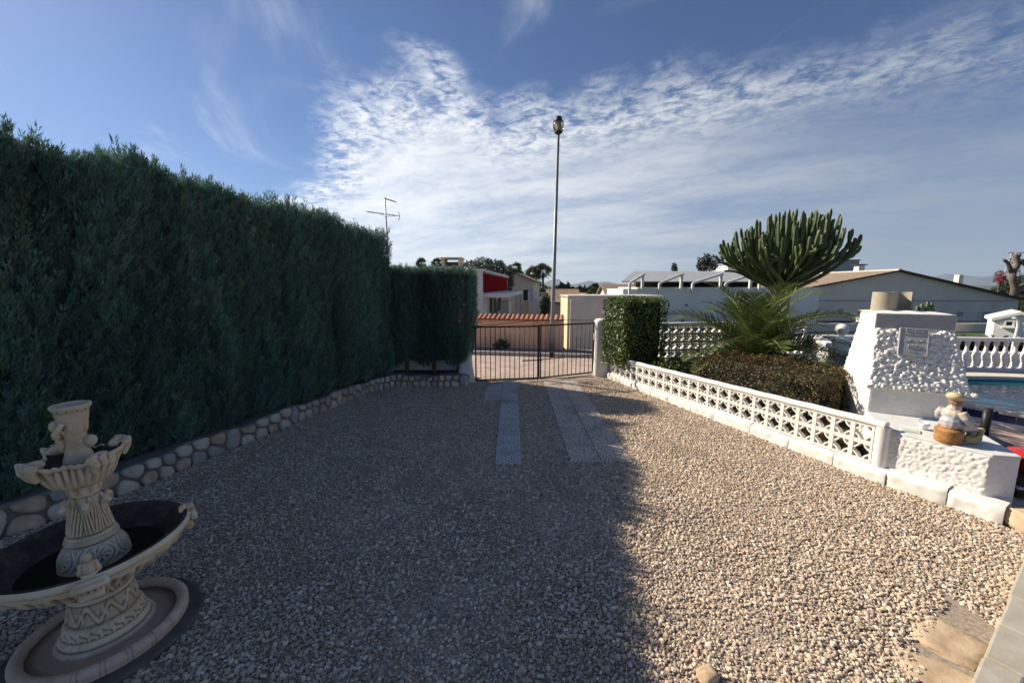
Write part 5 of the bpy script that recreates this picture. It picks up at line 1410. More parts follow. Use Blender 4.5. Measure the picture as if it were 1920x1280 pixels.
ball_shrub((5.1, 6.6, 0.5), (0.5, 0.4, 0.26), 1300, 'low dark shrub between clipped hedge and balustrade', LT2, LBR, 0.6, 1.3, [(1.6, 1.3, 0.6)], 0.5)

# ---- young date palm
PF = pmat('palm_leaf', [(0.085, 0.125, 0.034), (0.135, 0.17, 0.05)], 3, 3, 0.45, tint=False, spec=0.45, trans=0.2)
PFY = pmat('palm_leaf_young', [(0.13, 0.14, 0.03), (0.17, 0.16, 0.045)], 3, 3, 0.45, spec=0.4, trans=0.25)
pmat('palm_rib', [(0.20, 0.20, 0.07), (0.30, 0.27, 0.11)], 5, 4, 0.5)
def frond_mesh(seed, L, el, droop, mat):
    r_ = random.Random(seed); mb = MB(); pts_ = []; p = Vector((0, 0, 0)); a = el; n_ = 16
    for i in range(n_ + 1): pts_.append(p.copy()); p = p + Vector((math.cos(a), 0, math.sin(a))) * (L / n_); a -= droop / n_ * (0.4 + 1.2 * i / n_)
    mb.cur = 1; mb.tube(pts_, [lerp(0.016, 0.003, i / n_) for i in range(n_ + 1)], 5); mb.cur = 0
    nl = 44
    for i in range(nl):
        t = 0.10 + 0.90 * i / nl; k = t * n_; j = min(int(k), n_ - 1); q = pts_[j].lerp(pts_[j + 1], k - j); d = (pts_[j + 1] - pts_[j]).normalized(); side = Vector((0, 1, 0)); upv = side.cross(d) * -1
        ln = L * 0.27 * (math.sin(math.pi * min(1, t * 0.85 + 0.16)) ** 0.7) * r_.uniform(0.85, 1.1)
        for s_ in (-1, 1):
            dr = (d * r_.uniform(0.65, 0.9) + side * s_ * 0.8 + upv * r_.uniform(0.15, 0.5)).normalized(); wv = dr.cross(upv).normalized() * 0.012
            tip = q + dr * ln + Vector((0, 0, -0.10 * ln)); mid = q + dr * ln * 0.5; mb.add([q - wv * 0.5, q + wv * 0.5, mid + wv, tip, mid - wv], [(0, 1, 2, 4), (4, 2, 3)])
    return mb.mesh('frond', [mat, MATS['palm_rib']])
FR = {k: [frond_mesh(10 * k + i, Lk, R(e), R(dr), mt) for i in range(3)] for k, (Lk, e, dr, mt) in enumerate([(1.55, 76, 75, PF), (1.75, 55, 85, PF), (1.70, 34, 75, PF), (1.45, 14, 50, PF), (1.0, 62, 90, PFY)])}
PAX, PAY = 4.88, 7.62
pm = empty('date_palm', (PAX, PAY, 0.22)); tag(pm, 'young date palm with arching feather fronds in the garden bed', 'palm')
mb = MB(); mb.lathe([(0.20, 0), (0.24, 0.15), (0.22, 0.32), (0.13, 0.45), (0.05, 0.52)], 16, fn=lambda r, z, a: (r * (1 + 0.12 * math.sin(7 * a + z * 30)), z)); mb.build('trunk', MATS['bark'], pm)
rs = random.Random(4)
for k, cnt in ((0, 8), (1, 14), (2, 14), (3, 12), (4, 6)):
    for i in range(cnt):
        o = bpy.data.objects.new('frond', rs.choice(FR[k])); link(o, pm); o.location = (rs.uniform(-.05, .05), rs.uniform(-.05, .05), 0.36 + 0.05 * (3 - min(k, 3)))
        o.rotation_euler = (rs.uniform(-.12, .12), rs.uniform(-.12, .12), 2 * math.pi * (i + rs.uniform(-.3, .3)) / cnt + k); s_ = rs.uniform(1.0, 1.25); o.scale = (s_, s_, s_)

# ---- candelabra euphorbia
EU = pmat('euphorbia', [(0.045, 0.07, 0.022), (0.075, 0.105, 0.034), (0.12, 0.15, 0.055)], 6, 5, 0.5, spec=0.4, dirt=(0.12, 0.11, 0.06), dscale=4, damt=0.25)
EUT = pmat('euphorbia_trunk', [(0.16, 0.15, 0.06), (0.26, 0.23, 0.11), (0.20, 0.16, 0.10)], 5, 6, 0.75, 0.4, 30)
ex, ey = at(1466, 580, 8.55).x, 8.55
eu = empty('candelabra_euphorbia', (ex, ey, 0.22)); tag(eu, 'large candelabra euphorbia with many upright ribbed branches', 'tree')
ez = lambda py: at(1466, py, 8.55).z - 0.22
rs = random.Random(17)
mb = MB(); mb.tube([(0.06, 0, -0.02), (0.04, 0, 0.5), (0.0, 0, 1.0), (0.03, 0.0, ez(560)), (0.06, 0, ez(522))], [0.15, 0.14, 0.125, 0.12, 0.10], 12, flute=0.25); mb.build('trunk', EUT, eu, True)
mb = MB(); mb.tube([(-0.03, 0, 0.9), (-0.16, -0.05, 1.25), (-0.20, -0.06, 1.6), (-0.22, -0.04, 2.0)], [0.08, 0.085, 0.075, 0.06], 10, flute=0.25); mb.build('trunk', EUT, eu, True)
ztop, RR = ez(400), 1.40
cxo = at(1472, 450, 8.55).x - ex
def arm(base, tip, r0, ph):
    """leaves the stem sideways, then climbs straight up"""
    n_ = 15; hor = Vector((tip.x - base.x, tip.y - base.y, 0)); el = min(1.0, hor.length * 0.75)
    p1 = base + hor * 0.55 + Vector((0, 0, 0.10 + 0.22 * hor.length)); p2 = Vector((tip.x - hor.x * 0.05, tip.y - hor.y * 0.05, lerp(base.z + 0.25 * hor.length, tip.z, 0.28)))
    ts = [i / n_ for i in range(n_)] + [0.965, 0.985, 1.0]; pts_ = []
    for t in ts:
        q = base * (1 - t) ** 3 + p1 * 3 * t * (1 - t) ** 2 + p2 * 3 * t * t * (1 - t) + tip * t ** 3
        pts_.append(q + Vector((math.sin(t * 9 + ph), math.cos(t * 8 + ph * 2), 0)) * 0.012)
    rad_ = [r0 * lerp(0.75, 1.0, min(1, i / 5)) * (0.84 + 0.18 * abs(math.sin(i * 1.15 + ph))) for i in range(n_)] + [r0 * 0.95, r0 * 0.75, r0 * 0.25]
    mb = MB(); mb.tube(pts_, rad_, 8, flute=0.42); return mb, pts_
paths = []
NAx = 58
for i in range(NAx):
    a = i * 2.39996; rr = math.sqrt((i + 0.5) / NAx); tx, ty = RR * rr * math.cos(a) + cxo, RR * 0.85 * rr * math.sin(a)
    tz = ztop + 0.05 - 0.80 * rr ** 2.6 + rs.uniform(-0.12, 0.08) + 0.10 * math.sin(tx * 2.5)
    base = Vector((rs.uniform(-0.12, 0.1), rs.uniform(-0.08, 0.08), ez(548) + rs.uniform(-0.10, 0.40) * (1 - 0.6 * rr)))
    mb, pts_ = arm(base, Vector((tx, ty, tz)), 0.039, rs.uniform(0, 3)); mb.build('branch', EU, eu); paths.append(pts_)
for i in range(210):
    pp = rs.choice(paths); j = rs.randint(5, 11); base = pp[j]; t2 = pp[-1]
    a = rs.uniform(0, 6.283); dx_ = rs.uniform(0.08, 0.20)
    tip = Vector((lerp(base.x, t2.x, 0.7) + dx_ * math.cos(a), lerp(base.y, t2.y, 0.7) + dx_ * math.sin(a), max(base.z + 0.18, t2.z - abs(rs.gauss(0, 0.30)))))
    mb, _ = arm(base, tip, 0.033, rs.uniform(0, 3)); mb.build('branch', EU, eu)
# ================================================================== street: peach wall with barrel tiles, lamp, grey wall
pmat('peach_render', [(0.66, 0.41, 0.28), (0.74, 0.48, 0.34)], 3, 6, 0.9, 0.3, 50, 0.005, dirt=(0.52, 0.34, 0.24), dscale=2, damt=0.5)
pmat('terracotta', [(0.30, 0.10, 0.06), (0.42, 0.17, 0.10), (0.50, 0.26, 0.17)], 6, 6, 0.85, 0.3, 50, 0.004, dirt=(0.16, 0.09, 0.07), dscale=5, damt=0.6)
P0, P1 = Vector((-9.0, 13.98, 0)), Vector((1.64, 12.16, 0)); dP = (P1 - P0).normalized(); nP = Vector((dP.y, -dP.x, 0)); nP = nP if nP.y < 0 else -nP
pw = empty('garden_wall', P1); tag(pw, 'peach rendered garden wall capped with terracotta barrel tiles across the street', 'wall')
MB().bar(P0 - P1 - nP * 0.12 + Vector((0, 0, 0.53)), -nP * 0.12 + Vector((0, 0, 0.53)), 0.24, 0.98).build('body', MATS['peach_render'], pw)
mb = MB(); n_ = 8; v = []; f = []
for j, y in enumerate((-0.25, 0.25)):
    rr = 0.078 if j == 0 else 0.062
    for k in range(n_ + 1):
        a = math.pi * k / n_; v += [(rr * math.cos(a), y, rr * math.sin(a)), ((rr - 0.014) * math.cos(a), y, (rr - 0.014) * math.sin(a))]
m2 = (n_ + 1) * 2
for k in range(n_): o_ = k * 2; f += [(o_, o_ + 2, o_ + 2 + m2, o_ + m2), (o_ + 1, o_ + 1 + m2, o_ + 3 + m2, o_ + 3), (o_, o_ + 1, o_ + 3, o_ + 2), (o_ + m2, o_ + 2 + m2, o_ + 3 + m2, o_ + 1 + m2)]
f += [(0, m2, m2 + 1, 1), (n_ * 2, n_ * 2 + 1, n_ * 2 + 1 + m2, n_ * 2 + m2)]
mb.add(v, f); TL = mb.mesh('tile', MATS['terracotta'], False)
for i in range(38):
    q = -dP * (0.07 + 0.158 * i); o = bpy.data.objects.new('tile', TL); link(o, pw); o.location = q - nP * 0.12 + Vector((0, 0, 1.075 + random.uniform(-.006, .006))); o.rotation_euler = (R(-14), 0, math.atan2(dP.y, dP.x) + random.uniform(-.03, .03)); o.rotation_euler = Euler((R(16), 0, math.atan2(dP.y, dP.x) + random.uniform(-.03, .03)))
MB().bar(-dP * 6.1 - nP * 0.12 + Vector((0, 0, 1.035)), -nP * 0.12 + Vector((0, 0, 1.035)), 0.34, 0.05).build('cap_bed', MATS['terracotta'], pw)
# weed at its foot
pmat('weed_leaf', [(0.02, 0.035, 0.015), (0.04, 0.06, 0.025)], 3, 3, 0.6, tint=True)
q = g(940, 650, 0.1); wd_ = empty('weed', (q.x, 12.25, 0.1)); tag(wd_, 'small dark weed growing at the foot of the peach wall', 'plant')
cl = leaf_cloud(260, ball_sampler((0, 0, 0.14), (0.26, 0.12, 0.16), 0.3), 0.7, 1.4, 1.0, 1.8); foliage(wd_, cl, LT, MATS['weed_leaf'])
mb = MB(); mb.tube([(0, 0, -0.01), (0.02, 0, 0.15), (0.05, 0, 0.32)], [0.012, 0.01, 0.006], 6); mb.build('stem', MATS['bark'], wd_, True)
# street lamp
pmat('galvanised', [(0.20, 0.20, 0.20), (0.28, 0.28, 0.28)], 7, 5, 0.5, metal=0.4); pmat('lamp_black', [(0.02, 0.024, 0.026), (0.035, 0.04, 0.042)], 7, 4, 0.5); pmat('bulb_white', [(0.75, 0.72, 0.62), (0.82, 0.80, 0.72)], 7, 4, 0.4)
gm = bpy.data.materials.new('smoked_glass'); gm.use_nodes = True; b = gm.node_tree.nodes['Principled BSDF']; b.inputs['Base Color'].default_value = (0.62, 0.52, 0.36, 1); b.inputs['Transmission Weight'].default_value = 0.9; b.inputs['Roughness'].default_value = 0.08
lx, ly = 1.24, 12.0; zt_ = at(1042, 250, ly).z
sl = empty('street_lamp', (lx, ly, 0.1)); tag(sl, 'tall grey street lamp with globe lantern beyond the gate', 'street lamp')
mb = MB(); mb.tube([(0, 0, 0), (0, 0, 0.5), (0.03, 0, 1.1), (0.12, 0, zt_ - 0.1)], [0.085, 0.085, 0.062, 0.038], 14); mb.build('pole', MATS['galvanised'], sl, True)
c = (0.12, 0, zt_ - 0.1)
mb = MB(); mb.lathe([(0.03, -0.08), (0.05, -0.02), (0.10, 0.0), (0.125, 0.03), (0.10, 0.045)], 24, c=c); mb.build('lantern_base', MATS['lamp_black'], sl, True)
mb = MB(); mb.lathe([(0.11, 0.03), (0.155, 0.12), (0.165, 0.20), (0.15, 0.28), (0.115, 0.34)], 24, c=c, cap=False); mb.build('globe', gm, sl, True)
mb = MB(); mb.lathe([(0.03, 0.05), (0.05, 0.12), (0.06, 0.20), (0.04, 0.27), (0.0, 0.29)], 16, c=c); mb.build('bulb', MATS['bulb_white'], sl, True)
mb = MB(); mb.lathe([(0.145, 0.30), (0.12, 0.345), (0.092, 0.40), (0.088, 0.445), (0.0, 0.455)], 24, c=c); mb.build('lantern_cap', MATS['lamp_black'], sl, True)
for k in range(4):
    a = k * math.pi / 2 + 0.3; mb = MB(); mb.tube([(c[0] + r_ * math.cos(a), c[1] + r_ * math.sin(a), c[2] + z_) for r_, z_ in ((0.115, 0.03), (0.163, 0.12), (0.172, 0.20), (0.155, 0.29), (0.13, 0.34))], 0.007, 6); mb.build('rib', MATS['lamp_black'], sl, True)
# grey garden wall to the right of the peach one
pmat('grey_render', [(0.52, 0.49, 0.45), (0.60, 0.57, 0.53)], 2, 6, 0.9, 0.3, 40, 0.006, dirt=(0.32, 0.30, 0.28), dscale=0.8, damt=0.5)
pmat('cream_render', [(0.62, 0.50, 0.32), (0.70, 0.58, 0.40)], 2, 6, 0.9, 0.2, 40, 0.004)
gw = empty('outbuilding', (2.0, 12.5, 0)); tag(gw, 'low grey rendered outbuilding with cream side wall next to the street lamp', 'building')
gz = at(1076, 553, 12.4).z
gz -= 0.07; mb = MB(); mb.box((1.40, 1.0, gz / 2), (3.0, 1.9, gz)); mb.build('front_block', MATS['grey_render'], gw, bevel=0.01)
mb = MB(); mb.box((-0.14, 1.05, gz / 2 - 0.02), (0.07, 1.8, gz - 0.04)); mb.build('side_wall', MATS['cream_render'], gw)
MB().box((1.38, 1.02, gz + 0.025), (3.14, 2.0, 0.05)).build('roof_slab', MATS['grey_render'], gw)

# ================================================================== helpers for houses
pmat('house_white', [(0.74, 0.72, 0.67), (0.80, 0.78, 0.73)], 1.5, 6, 0.85, 0.2, 30, 0.004, dirt=(0.60, 0.58, 0.55), dscale=0.7, damt=0.4)
pmat('house_grey', [(0.70, 0.62, 0.52), (0.78, 0.70, 0.60)], 1.2, 6, 0.9, 0.2, 30, 0.004, dirt=(0.54, 0.50, 0.45), dscale=0.5, damt=0.5)
pmat('red_panel', [(0.20, 0.010, 0.012), (0.26, 0.016, 0.018)], 3, 4, 0.95, spec=0.0); pmat('dark_glass', [(0.02, 0.025, 0.03), (0.045, 0.05, 0.06)], 2, 3, 0.15, spec=0.6)
pmat('roof_tile', [(0.22, 0.13, 0.08), (0.34, 0.22, 0.14), (0.40, 0.28, 0.19)], 2.5, 7, 0.9, 0.5, 18, 0.02, dirt=(0.15, 0.10, 0.07), dscale=1.2, damt=0.5)
pmat('roof_brown', [(0.24, 0.18, 0.13), (0.32, 0.245, 0.18)], 2.5, 7, 0.9, 0.4, 18, 0.02, dirt=(0.18, 0.14, 0.10), dscale=1.2, damt=0.5)
pmat('cream_wall', [(0.56, 0.50, 0.40), (0.66, 0.60, 0.50)], 1.2, 6, 0.9); pmat('shutter_grey', [(0.34, 0.34, 0.34), (0.42, 0.42, 0.42)], 3, 4, 0.6); pmat('shade_cloth', [(0.30, 0.31, 0.32), (0.38, 0.39, 0.40)], 2, 5, 0.8)
pmat('steel', [(0.26, 0.25, 0.25), (0.36, 0.35, 0.34)], 6, 4, 0.5, metal=0.5)
def window(parent, c, w_, h_, ry, bars=0, shutter=False, frame='white_paint'):
    """window lying in the plane rotated by ry about z; c is its centre"""
    M = Matrix.Rotation(ry, 3, 'Z'); c = Vector(c); mb = MB()
    for s_ in (-1, 1): mb.box(c + M @ Vector((s_ * w_ / 2, 0, 0)), (0.06, 0.08, h_ + 0.06), ry); mb.box(c + M @ Vector((0, 0, s_ * h_ / 2)), (w_ - 0.06, 0.074, 0.06), ry)
    fr = mb.build('window', MATS[frame], parent)
    MB().box(c + M @ Vector((0, 0.01, 0)), (w_ - 0.04, 0.02, h_ - 0.04), ry).build('pane', MATS['shutter_grey' if shutter else 'dark_glass'], fr)
    MB().box(c + M @ Vector((0, -0.05, -h_ / 2 - 0.05)), (w_ + 0.16, 0.16, 0.05), ry).build('sill', MATS[frame], fr)
    for k in range(bars):
        q = c + M @ Vector((-w_ / 2 + w_ * (k + 1) / (bars + 1), -0.07, 0)); MB().box(q, (0.02, 0.02, h_), ry).build('bar', MATS['iron'], fr)
def gable_house(name, loc, rz, wx, ly_, h, rise, wall, roof, label, group=None, wins=(), chim=None, over=0.25):
    """ridge along local y; gable faces local -y"""
    t = empty(name, loc, rz); tag(t, label, 'house', group)
    mb = MB(); a = wx / 2
    mb.add([(-a, 0, -3), (a, 0, -3), (a, 0, h), (0, 0, h + rise), (-a, 0, h), (-a, ly_, -3), (a, ly_, -3), (a, ly_, h), (0, ly_, h + rise), (-a, ly_, h)],
           [(0, 1, 2, 3, 4), (5, 9, 8, 7, 6), (0, 4, 9, 5), (1, 6, 7, 2)]); mb.build('wall', wall, t)
    k = rise / a; th_ = 0.12
    for s_ in (-1, 1):
        mb = MB(); e = a + over; z0 = h - k * over; v = [(s_ * e, -over, z0 + 0.01), (0, -over, h + rise + 0.01), (0, ly_ + over, h + rise + 0.01), (s_ * e, ly_ + over, z0 + 0.01)]
        v += [(x, y, z + th_) for x, y, z in v]; fs = [(0, 1, 2, 3), (7, 6, 5, 4), (0, 4, 5, 1), (1, 5, 6, 2), (2, 6, 7, 3), (3, 7, 4, 0)]
        mb.add(v, fs if s_ < 0 else [q[::-1] for q in fs]); mb.build('roof', roof, t)
    for (x, z, w_, h_, sh) in wins: window(t, (x, -0.03, z), w_, h_, 0, 0, sh)
    if chim: MB().box(chim[:3], chim[3:]).build('chimney', wall, t)
    return t

# ---- white house with the red panel, left of the street
HC = Vector((-1.30, 17.0, 0)); hd_ = Vector((0.09, 1, 0)).normalized(); ry_ = math.atan2(hd_.y, hd_.x) - math.pi / 2
ztp = at(908, 509, 17.0).z; zrb = at(908, 549, 17.0).z
h1 = empty('house', HC, ry_); tag(h1, 'white house with dark red upper panel behind the peach wall', 'house')
MB().box((-3.0, 5.5, ztp / 2), (6.0, 11.0, ztp)).build('wall', MATS['house_white'], h1)
MB().box((-3.0, 5.5, ztp + 0.05), (6.2, 11.2, 0.10)).build('roof_edge', MATS['house_white'], h1, bevel=0.02)
MB().box((0.02, 5.3, (ztp + zrb) / 2 - 0.02), (0.05, 10.2, ztp - zrb - 0.06)).build('red_panel', MATS['red_panel'], h1)
MB().box((0.55, 5.9, zrb - 0.12), (1.1, 11.2, 0.20)).build('canopy', MATS['house_white'], h1, bevel=0.02)
for y, zc, w_, hh in ((2.1, 1.12, 1.1, 0.95), (5.6, 1.2, 1.2, 0.8)): window(h1, (0.03, y, zc), w_, hh, math.pi / 2, 4)
MB().box((0.02, 3.9, 0.75), (0.06, 0.8, 1.5)).build('door', MATS['dark_glass'], h1)
MB().box((0.5, 4.9, 0.65), (0.5, 0.9, 1.3)).build('porch_cabinet', MATS['house_white'], h1, bevel=0.02)
for y in (7.4, 10.9): MB().box((0.95, y, 0.77), (0.2, 0.25, 1.54)).build('porch_post', MATS['house_white'], h1)
# ---- pale villa with balcony further on
h2 = gable_house('house', (at(973, 560, 30).x - 0.2, 30.0, 0), R(-8), 2.6, 7.0, at(985, 525, 30).z - 0.1, 0.55, MATS['cream_wall'], MATS['roof_brown'], 'pale villa with small balcony between house and palms', None, ((0.75, 1.45, 0.5, 0.9, False),))
MB().box((1.9, 0.8, -0.3), (1.8, 2.2, 2.4)).build('terrace_block', MATS['house_white'], h2)
MB().box((1.9, 0.8, 0.95), (1.9, 2.3, 0.1)).build('balcony_slab', MATS['house_white'], h2)
MB().box((1.9, -0.25, 1.62), (1.85, 0.1, 0.09)).build('hand_rail', MATS['baluster_white'], h2)
for i in range(8): o = bpy.data.objects.new('baluster', BAL); link(o, h2); o.location = (1.1 + i * 0.22, -0.25, 1.0)
for x in (1.0, 2.8): MB().box((x, -0.25, 1.35), (0.14, 0.14, 0.8)).build('post', MATS['baluster_white'], h2)
# ---- rooftop belvedere seen over the return hedge
q = at(849, 493, 32); bt = empty('roof_tower', (q.x, 32, 0)); tag(bt, 'beige rooftop turret with dark opening above the low hedge', 'tower'); zb_ = at(849, 486, 32).z
for s_ in (-1, 1): MB().box((s_ * 0.68, 0, zb_ / 2), (0.26, 1.6, zb_)).build('pier', MATS['cream_render'], bt)
MB().box((0, 0.5, zb_ / 2 - 0.1), (1.1, 0.4, zb_ - 0.2)).build('back_wall', MATS['roof_brown'], bt); MB().box((0, 0, zb_ + 0.05), (1.75, 1.8, 0.10)).build('flat_roof', MATS['cream_render'], bt); MB().box((0, -0.3, zb_ - 1.3), (1.1, 1.0, 1.4)).build('parapet', MATS['cream_render'], bt)
# ---- white building with pergola
q = at(1203, 545, 20); wbx = q.x; wz = at(1203, 541, 20).z
wb = empty('house', (wbx, 20, 0)); tag(wb, 'long white house with shade roof pergola on its terrace', 'house')
MB().box((4.6, 2.1, wz / 2), (9.2, 4.2, wz)).build('wall', MATS['house_white'], wb)
MB().box((4.6, 2.1, wz + 0.03), (9.3, 4.3, 0.07)).build('parapet', MATS['house_white'], wb)
for x, z_ in ((2.35, 0.95), (0.85, 0.95)): MB().box((x, -0.02, z_ + 0.2), (0.14, 0.05, 0.14)).build('vent', MATS['steel'], wb)
for x, z_ in ((2.2, 0.35), (2.22, 0.15)): MB().box((x, -0.03, z_), (0.16, 0.07, 0.13)).build('meter_box', MATS['steel'], wb)
zf_, zk = at(1180, 529, 20.2).z, at(1200, 510, 24.5).z
mb = MB(); xs0, xs1 = at(1166, 529, 20.2).x - wbx, 9.2; xk0 = at(1188, 510, 24.5).x - wbx
mb.add([(xs0, 0.2, zf_), (xs1, 0.2, zf_), (xs1, 4.5, zk), (xk0, 4.5, zk), (xs0, 0.2, zf_ + 0.05), (xs1, 0.2, zf_ + 0.05), (xs1, 4.5, zk + 0.05), (xk0, 4.5, zk + 0.05)], [(0, 3, 2, 1), (4, 5, 6, 7), (0, 1, 5, 4), (1, 2, 6, 5), (2, 3, 7, 6), (3, 0, 4, 7)]); mb.build('shade_roof', MATS['shade_cloth'], wb)
for (pa, pb) in (((1181, 531), (1209, 513)), ((1237, 531), (1282, 513)), ((1299, 531), (1356, 513)), ((1361, 531), (1412, 514)), ((1424, 531), (1470, 514))):
    a_, b_ = at(*pa, 19.9), at(*pb, 19.9); a_ = a_ - Vector((wbx, 20, 0)); b_ = b_ - Vector((wbx, 20, 0))
    MB().bar(a_, b_, 0.10, 0.10).build('rafter', MATS['white_paint'], wb); MB().bar((a_.x, -0.1, wz - 0.3), a_, 0.11, 0.11).build('post', MATS['white_paint'], wb); MB().bar((b_.x - 0.1, -0.1, wz - 0.02), b_ - Vector((0.1, 0, 0.04)), 0.12, 0.12).build('post', MATS['white_paint'], wb)
MB().box((4.6, 3.8, wz + 0.25), (7.5, 0.3, 0.5)).build('back_wall', MATS['dark_wood'], wb)
MB().box((-0.45, 1.9, wz / 2 + 0.4), (0.9, 3.4, wz - 0.85)).build('side_block', MATS['house_white'], wb)
# ---- long gabled house behind the pool
YG = 24.0; r0, rl, rr_ = at(1682, 509, YG), at(1470, 549, YG), at(1911, 562, YG)
gh = empty('house', (r0.x, YG, 0)); tag(gh, 'long grey-white gabled house with brown roof behind the pool balustrade', 'house')
L0, L1 = rl - r0, rr_ - r0; zr_ = r0.z; LYH = 16
mb = MB(); mb.add([(L0.x, 0, -2), (L1.x, 0, -2), (L1.x, 0, zr_ + L1.z), (0, 0, zr_), (L0.x, 0, zr_ + L0.z), (L0.x, LYH, -2), (L1.x, LYH, -2), (L1.x, LYH, zr_ + L1.z), (0, LYH, zr_), (L0.x, LYH, zr_ + L0.z)], [(0, 1, 2, 3, 4), (5, 9, 8, 7, 6), (0, 4, 9, 5), (1, 6, 7, 2)]); mb.build('wall', MATS['house_grey'], gh)
for e in (L0, L1):
    d_ = Vector((e.x, 0, e.z)); ee = d_ * 1.03; v = [(0, -0.25, zr_ + 0.015), (ee.x, -0.25, zr_ + ee.z + 0.015), (ee.x, LYH, zr_ + ee.z + 0.015), (0, LYH, zr_ + 0.015)]; v += [(x, y, z + 0.07) for x, y, z in v]
    fs = [(0, 1, 2, 3), (7, 6, 5, 4), (0, 4, 5, 1), (1, 5, 6, 2), (2, 6, 7, 3), (3, 7, 4, 0)]; mb = MB(); mb.add(v, fs if e is L1 else [q[::-1] for q in fs]); rf = mb.build('roof', MATS['roof_brown'], gh)
    mb = MB(); mb.bar((0, -0.27, zr_ + 0.05), (ee.x, -0.27, zr_ + ee.z + 0.05), 0.05, 0.09); mb.build('verge', MATS['dark_wood'], rf)
MB().bar((0, -0.2, zr_ + 0.11), (0, LYH, zr_ + 0.11), 0.22, 0.08).build('ridge', MATS['cream_wall'], gh)
# tile courses on the left slope
k_ = (L0.z) / (L0.x)
for i in range(1, 16):
    x = L0.x * i / 16; MB().box((x, LYH / 2 - 0.1, zr_ + k_ * x + 0.095), (0.05, LYH, 0.03)).build('tile_course', MATS['roof_brown'], rf if False else gh)
for px_, py_ in ((1576, 583), (1799, 588)):
    q = at(px_, py_, YG) - Vector((r0.x, YG, 0)); mb = MB(); M90 = Matrix.Rotation(math.pi / 2, 3, 'X'); mb.lathe([(0.16, 0), (0.16, 0.05), (0.13, 0.06), (0.12, 0.03), (0.0, 0.03)], 20); mb.v = [tuple(M90 @ Vector(p) + q) for p in mb.v]; mb.build('round_vent', MATS['shutter_grey'], gh)
MB().bar((at(1490, 620, 18.5).x - r0.x, -5.5, 0.12), (at(1990, 620, 18.5).x - r0.x, -5.5, 0.12), 0.18, 0.44).build('terrace_wall', MATS['house_grey'], gh, bevel=0.015)
q = at(1846, 597, YG) - Vector((r0.x, YG, 0)); window(gh, (q.x, -0.03, q.z), 0.66, 0.9, 0, 0, True, 'house_grey')
for py_ in (563, 601):
    za = at(1680, py_, YG).z; xl = L0.x * (1 if za < zr_ + L0.z else 0.75); MB().bar((xl + 0.3, -0.03, za), (L1.x - 0.4, -0.03, za - 0.02), 0.03, 0.05).build('conduit', MATS['shutter_grey'], gh)
q = at(1611, 503, 30) ; ch = Vector((0, 6.2, zr_ + 0.1)); ch.x = q.x / 30 * 30.2 - r0.x
MB().box((ch.x, 6.2, zr_ + 0.25), (0.45, 0.45, 0.9)).build('chimney', MATS['house_white'], gh); MB().box((ch.x, 6.2, zr_ + 0.75), (0.75, 0.6, 0.07)).build('chimney_cap', MATS['dark_wood'], gh)
MB().box((at(1845, 528, YG).x - r0.x, 1.4, zr_ + L1.z * 0.70 + 0.45), (0.28, 0.3, 1.2)).build('chimney', MATS['house_grey'], gh)
# ---- grey flat building further back
q0, q1 = at(1495, 488, 46), at(1612, 486, 46); fb = empty('house', ((q0.x + q1.x) / 2, 46, 0)); tag(fb, 'plain grey flat-roofed block rising behind the brown roof', 'house')
MB().box((-2.0, 2.5, q0.z / 2 - 1), (q1.x - q0.x + 4.0, 5, q0.z + 2)).build('wall', MATS['shutter_grey'], fb); MB().box((-2.0, 2.5, q0.z + 0.04), (q1.x - q0.x + 4.2, 5.2, 0.10)).build('roof_edge', MATS['shutter_grey'], fb)
qa = at(1400, 500, 44); wb2 = empty('house', (qa.x, 44, 0)); tag(wb2, 'white flat block half hidden behind the euphorbia', 'house'); MB().box((0, 2, qa.z / 2 - 1), (4.2, 4, qa.z + 2)).build('wall', MATS['house_white'], wb2); MB().box((0, 2, qa.z + 0.06), (4.4, 4.2, 0.12)).build('roof_edge', MATS['house_white'], wb2)
# ---- small shed, lantern, shower pole
q = at(1914, 590, 15.5); sd = gable_house('shed', (q.x, 15.5, 0), R(-46), 1.25, 2.2, at(1880, 602, 15.5).z, 0.26, MATS['house_white'], MATS['white_paint'], 'small white shed with pitched roof beyond the balustrade', None, ((-0.25, 0.6, 0.22, 0.22, False),), None, 0.10)
ll = empty('lantern', (at(1609, 610, 12.2).x, 12.2, 0)); tag(ll, 'black garden lantern on a thin post beside the gabled house', 'lantern'); z0_ = at(1609, 607, 12.2).z
mb = MB(); mb.tube([(0.02, 0, -0.05), (0, 0, z0_)], 0.025, 8); mb.build('post', MATS['lamp_black'], ll, True)
mb = MB(); mb.lathe([(0.02, 0), (0.15, 0.03), (0.16, 0.05), (0.07, 0.06)], 16, c=(0, 0, z0_)); mb.build('tray', MATS['lamp_black'], ll, True)
mb = MB(); mb.lathe([(0.065, 0.06), (0.10, 0.30)], 6, c=(0, 0, z0_), cap=False); mb.build('glass', MATS['bulb_white'], ll)
mb = MB(); mb.lathe([(0.17, 0.29), (0.16, 0.32), (0.09, 0.36), (0.02, 0.40), (0, 0.42)], 16, c=(0, 0, z0_)); mb.build('hood', MATS['lamp_black'], ll, True)
q = at(1893, 675, 10.3); spz = at(1889, 596, 10.3).z
so_ = empty('garden_shower', (q.x, 10.3, 0)); tag(so_, 'thin white garden shower pole behind the balustrade', 'shower'); mb = MB(); mb.tube([(0, 0, -0.03), (0.02, 0, 0.6), (0.05, 0, spz - 0.25), (0.03, 0, spz - 0.08), (-0.06, 0, spz)], 0.028, 10); mb.build('pole', MATS['white_paint'], so_, True)
mb = MB(); mb.lathe([(0.02, 0.02), (0.05, 0.0), (0.05, -0.015), (0, -0.015)], 12, c=(-0.08, 0, spz)); mb.build('shower_head', MATS['white_paint'], so_, True)
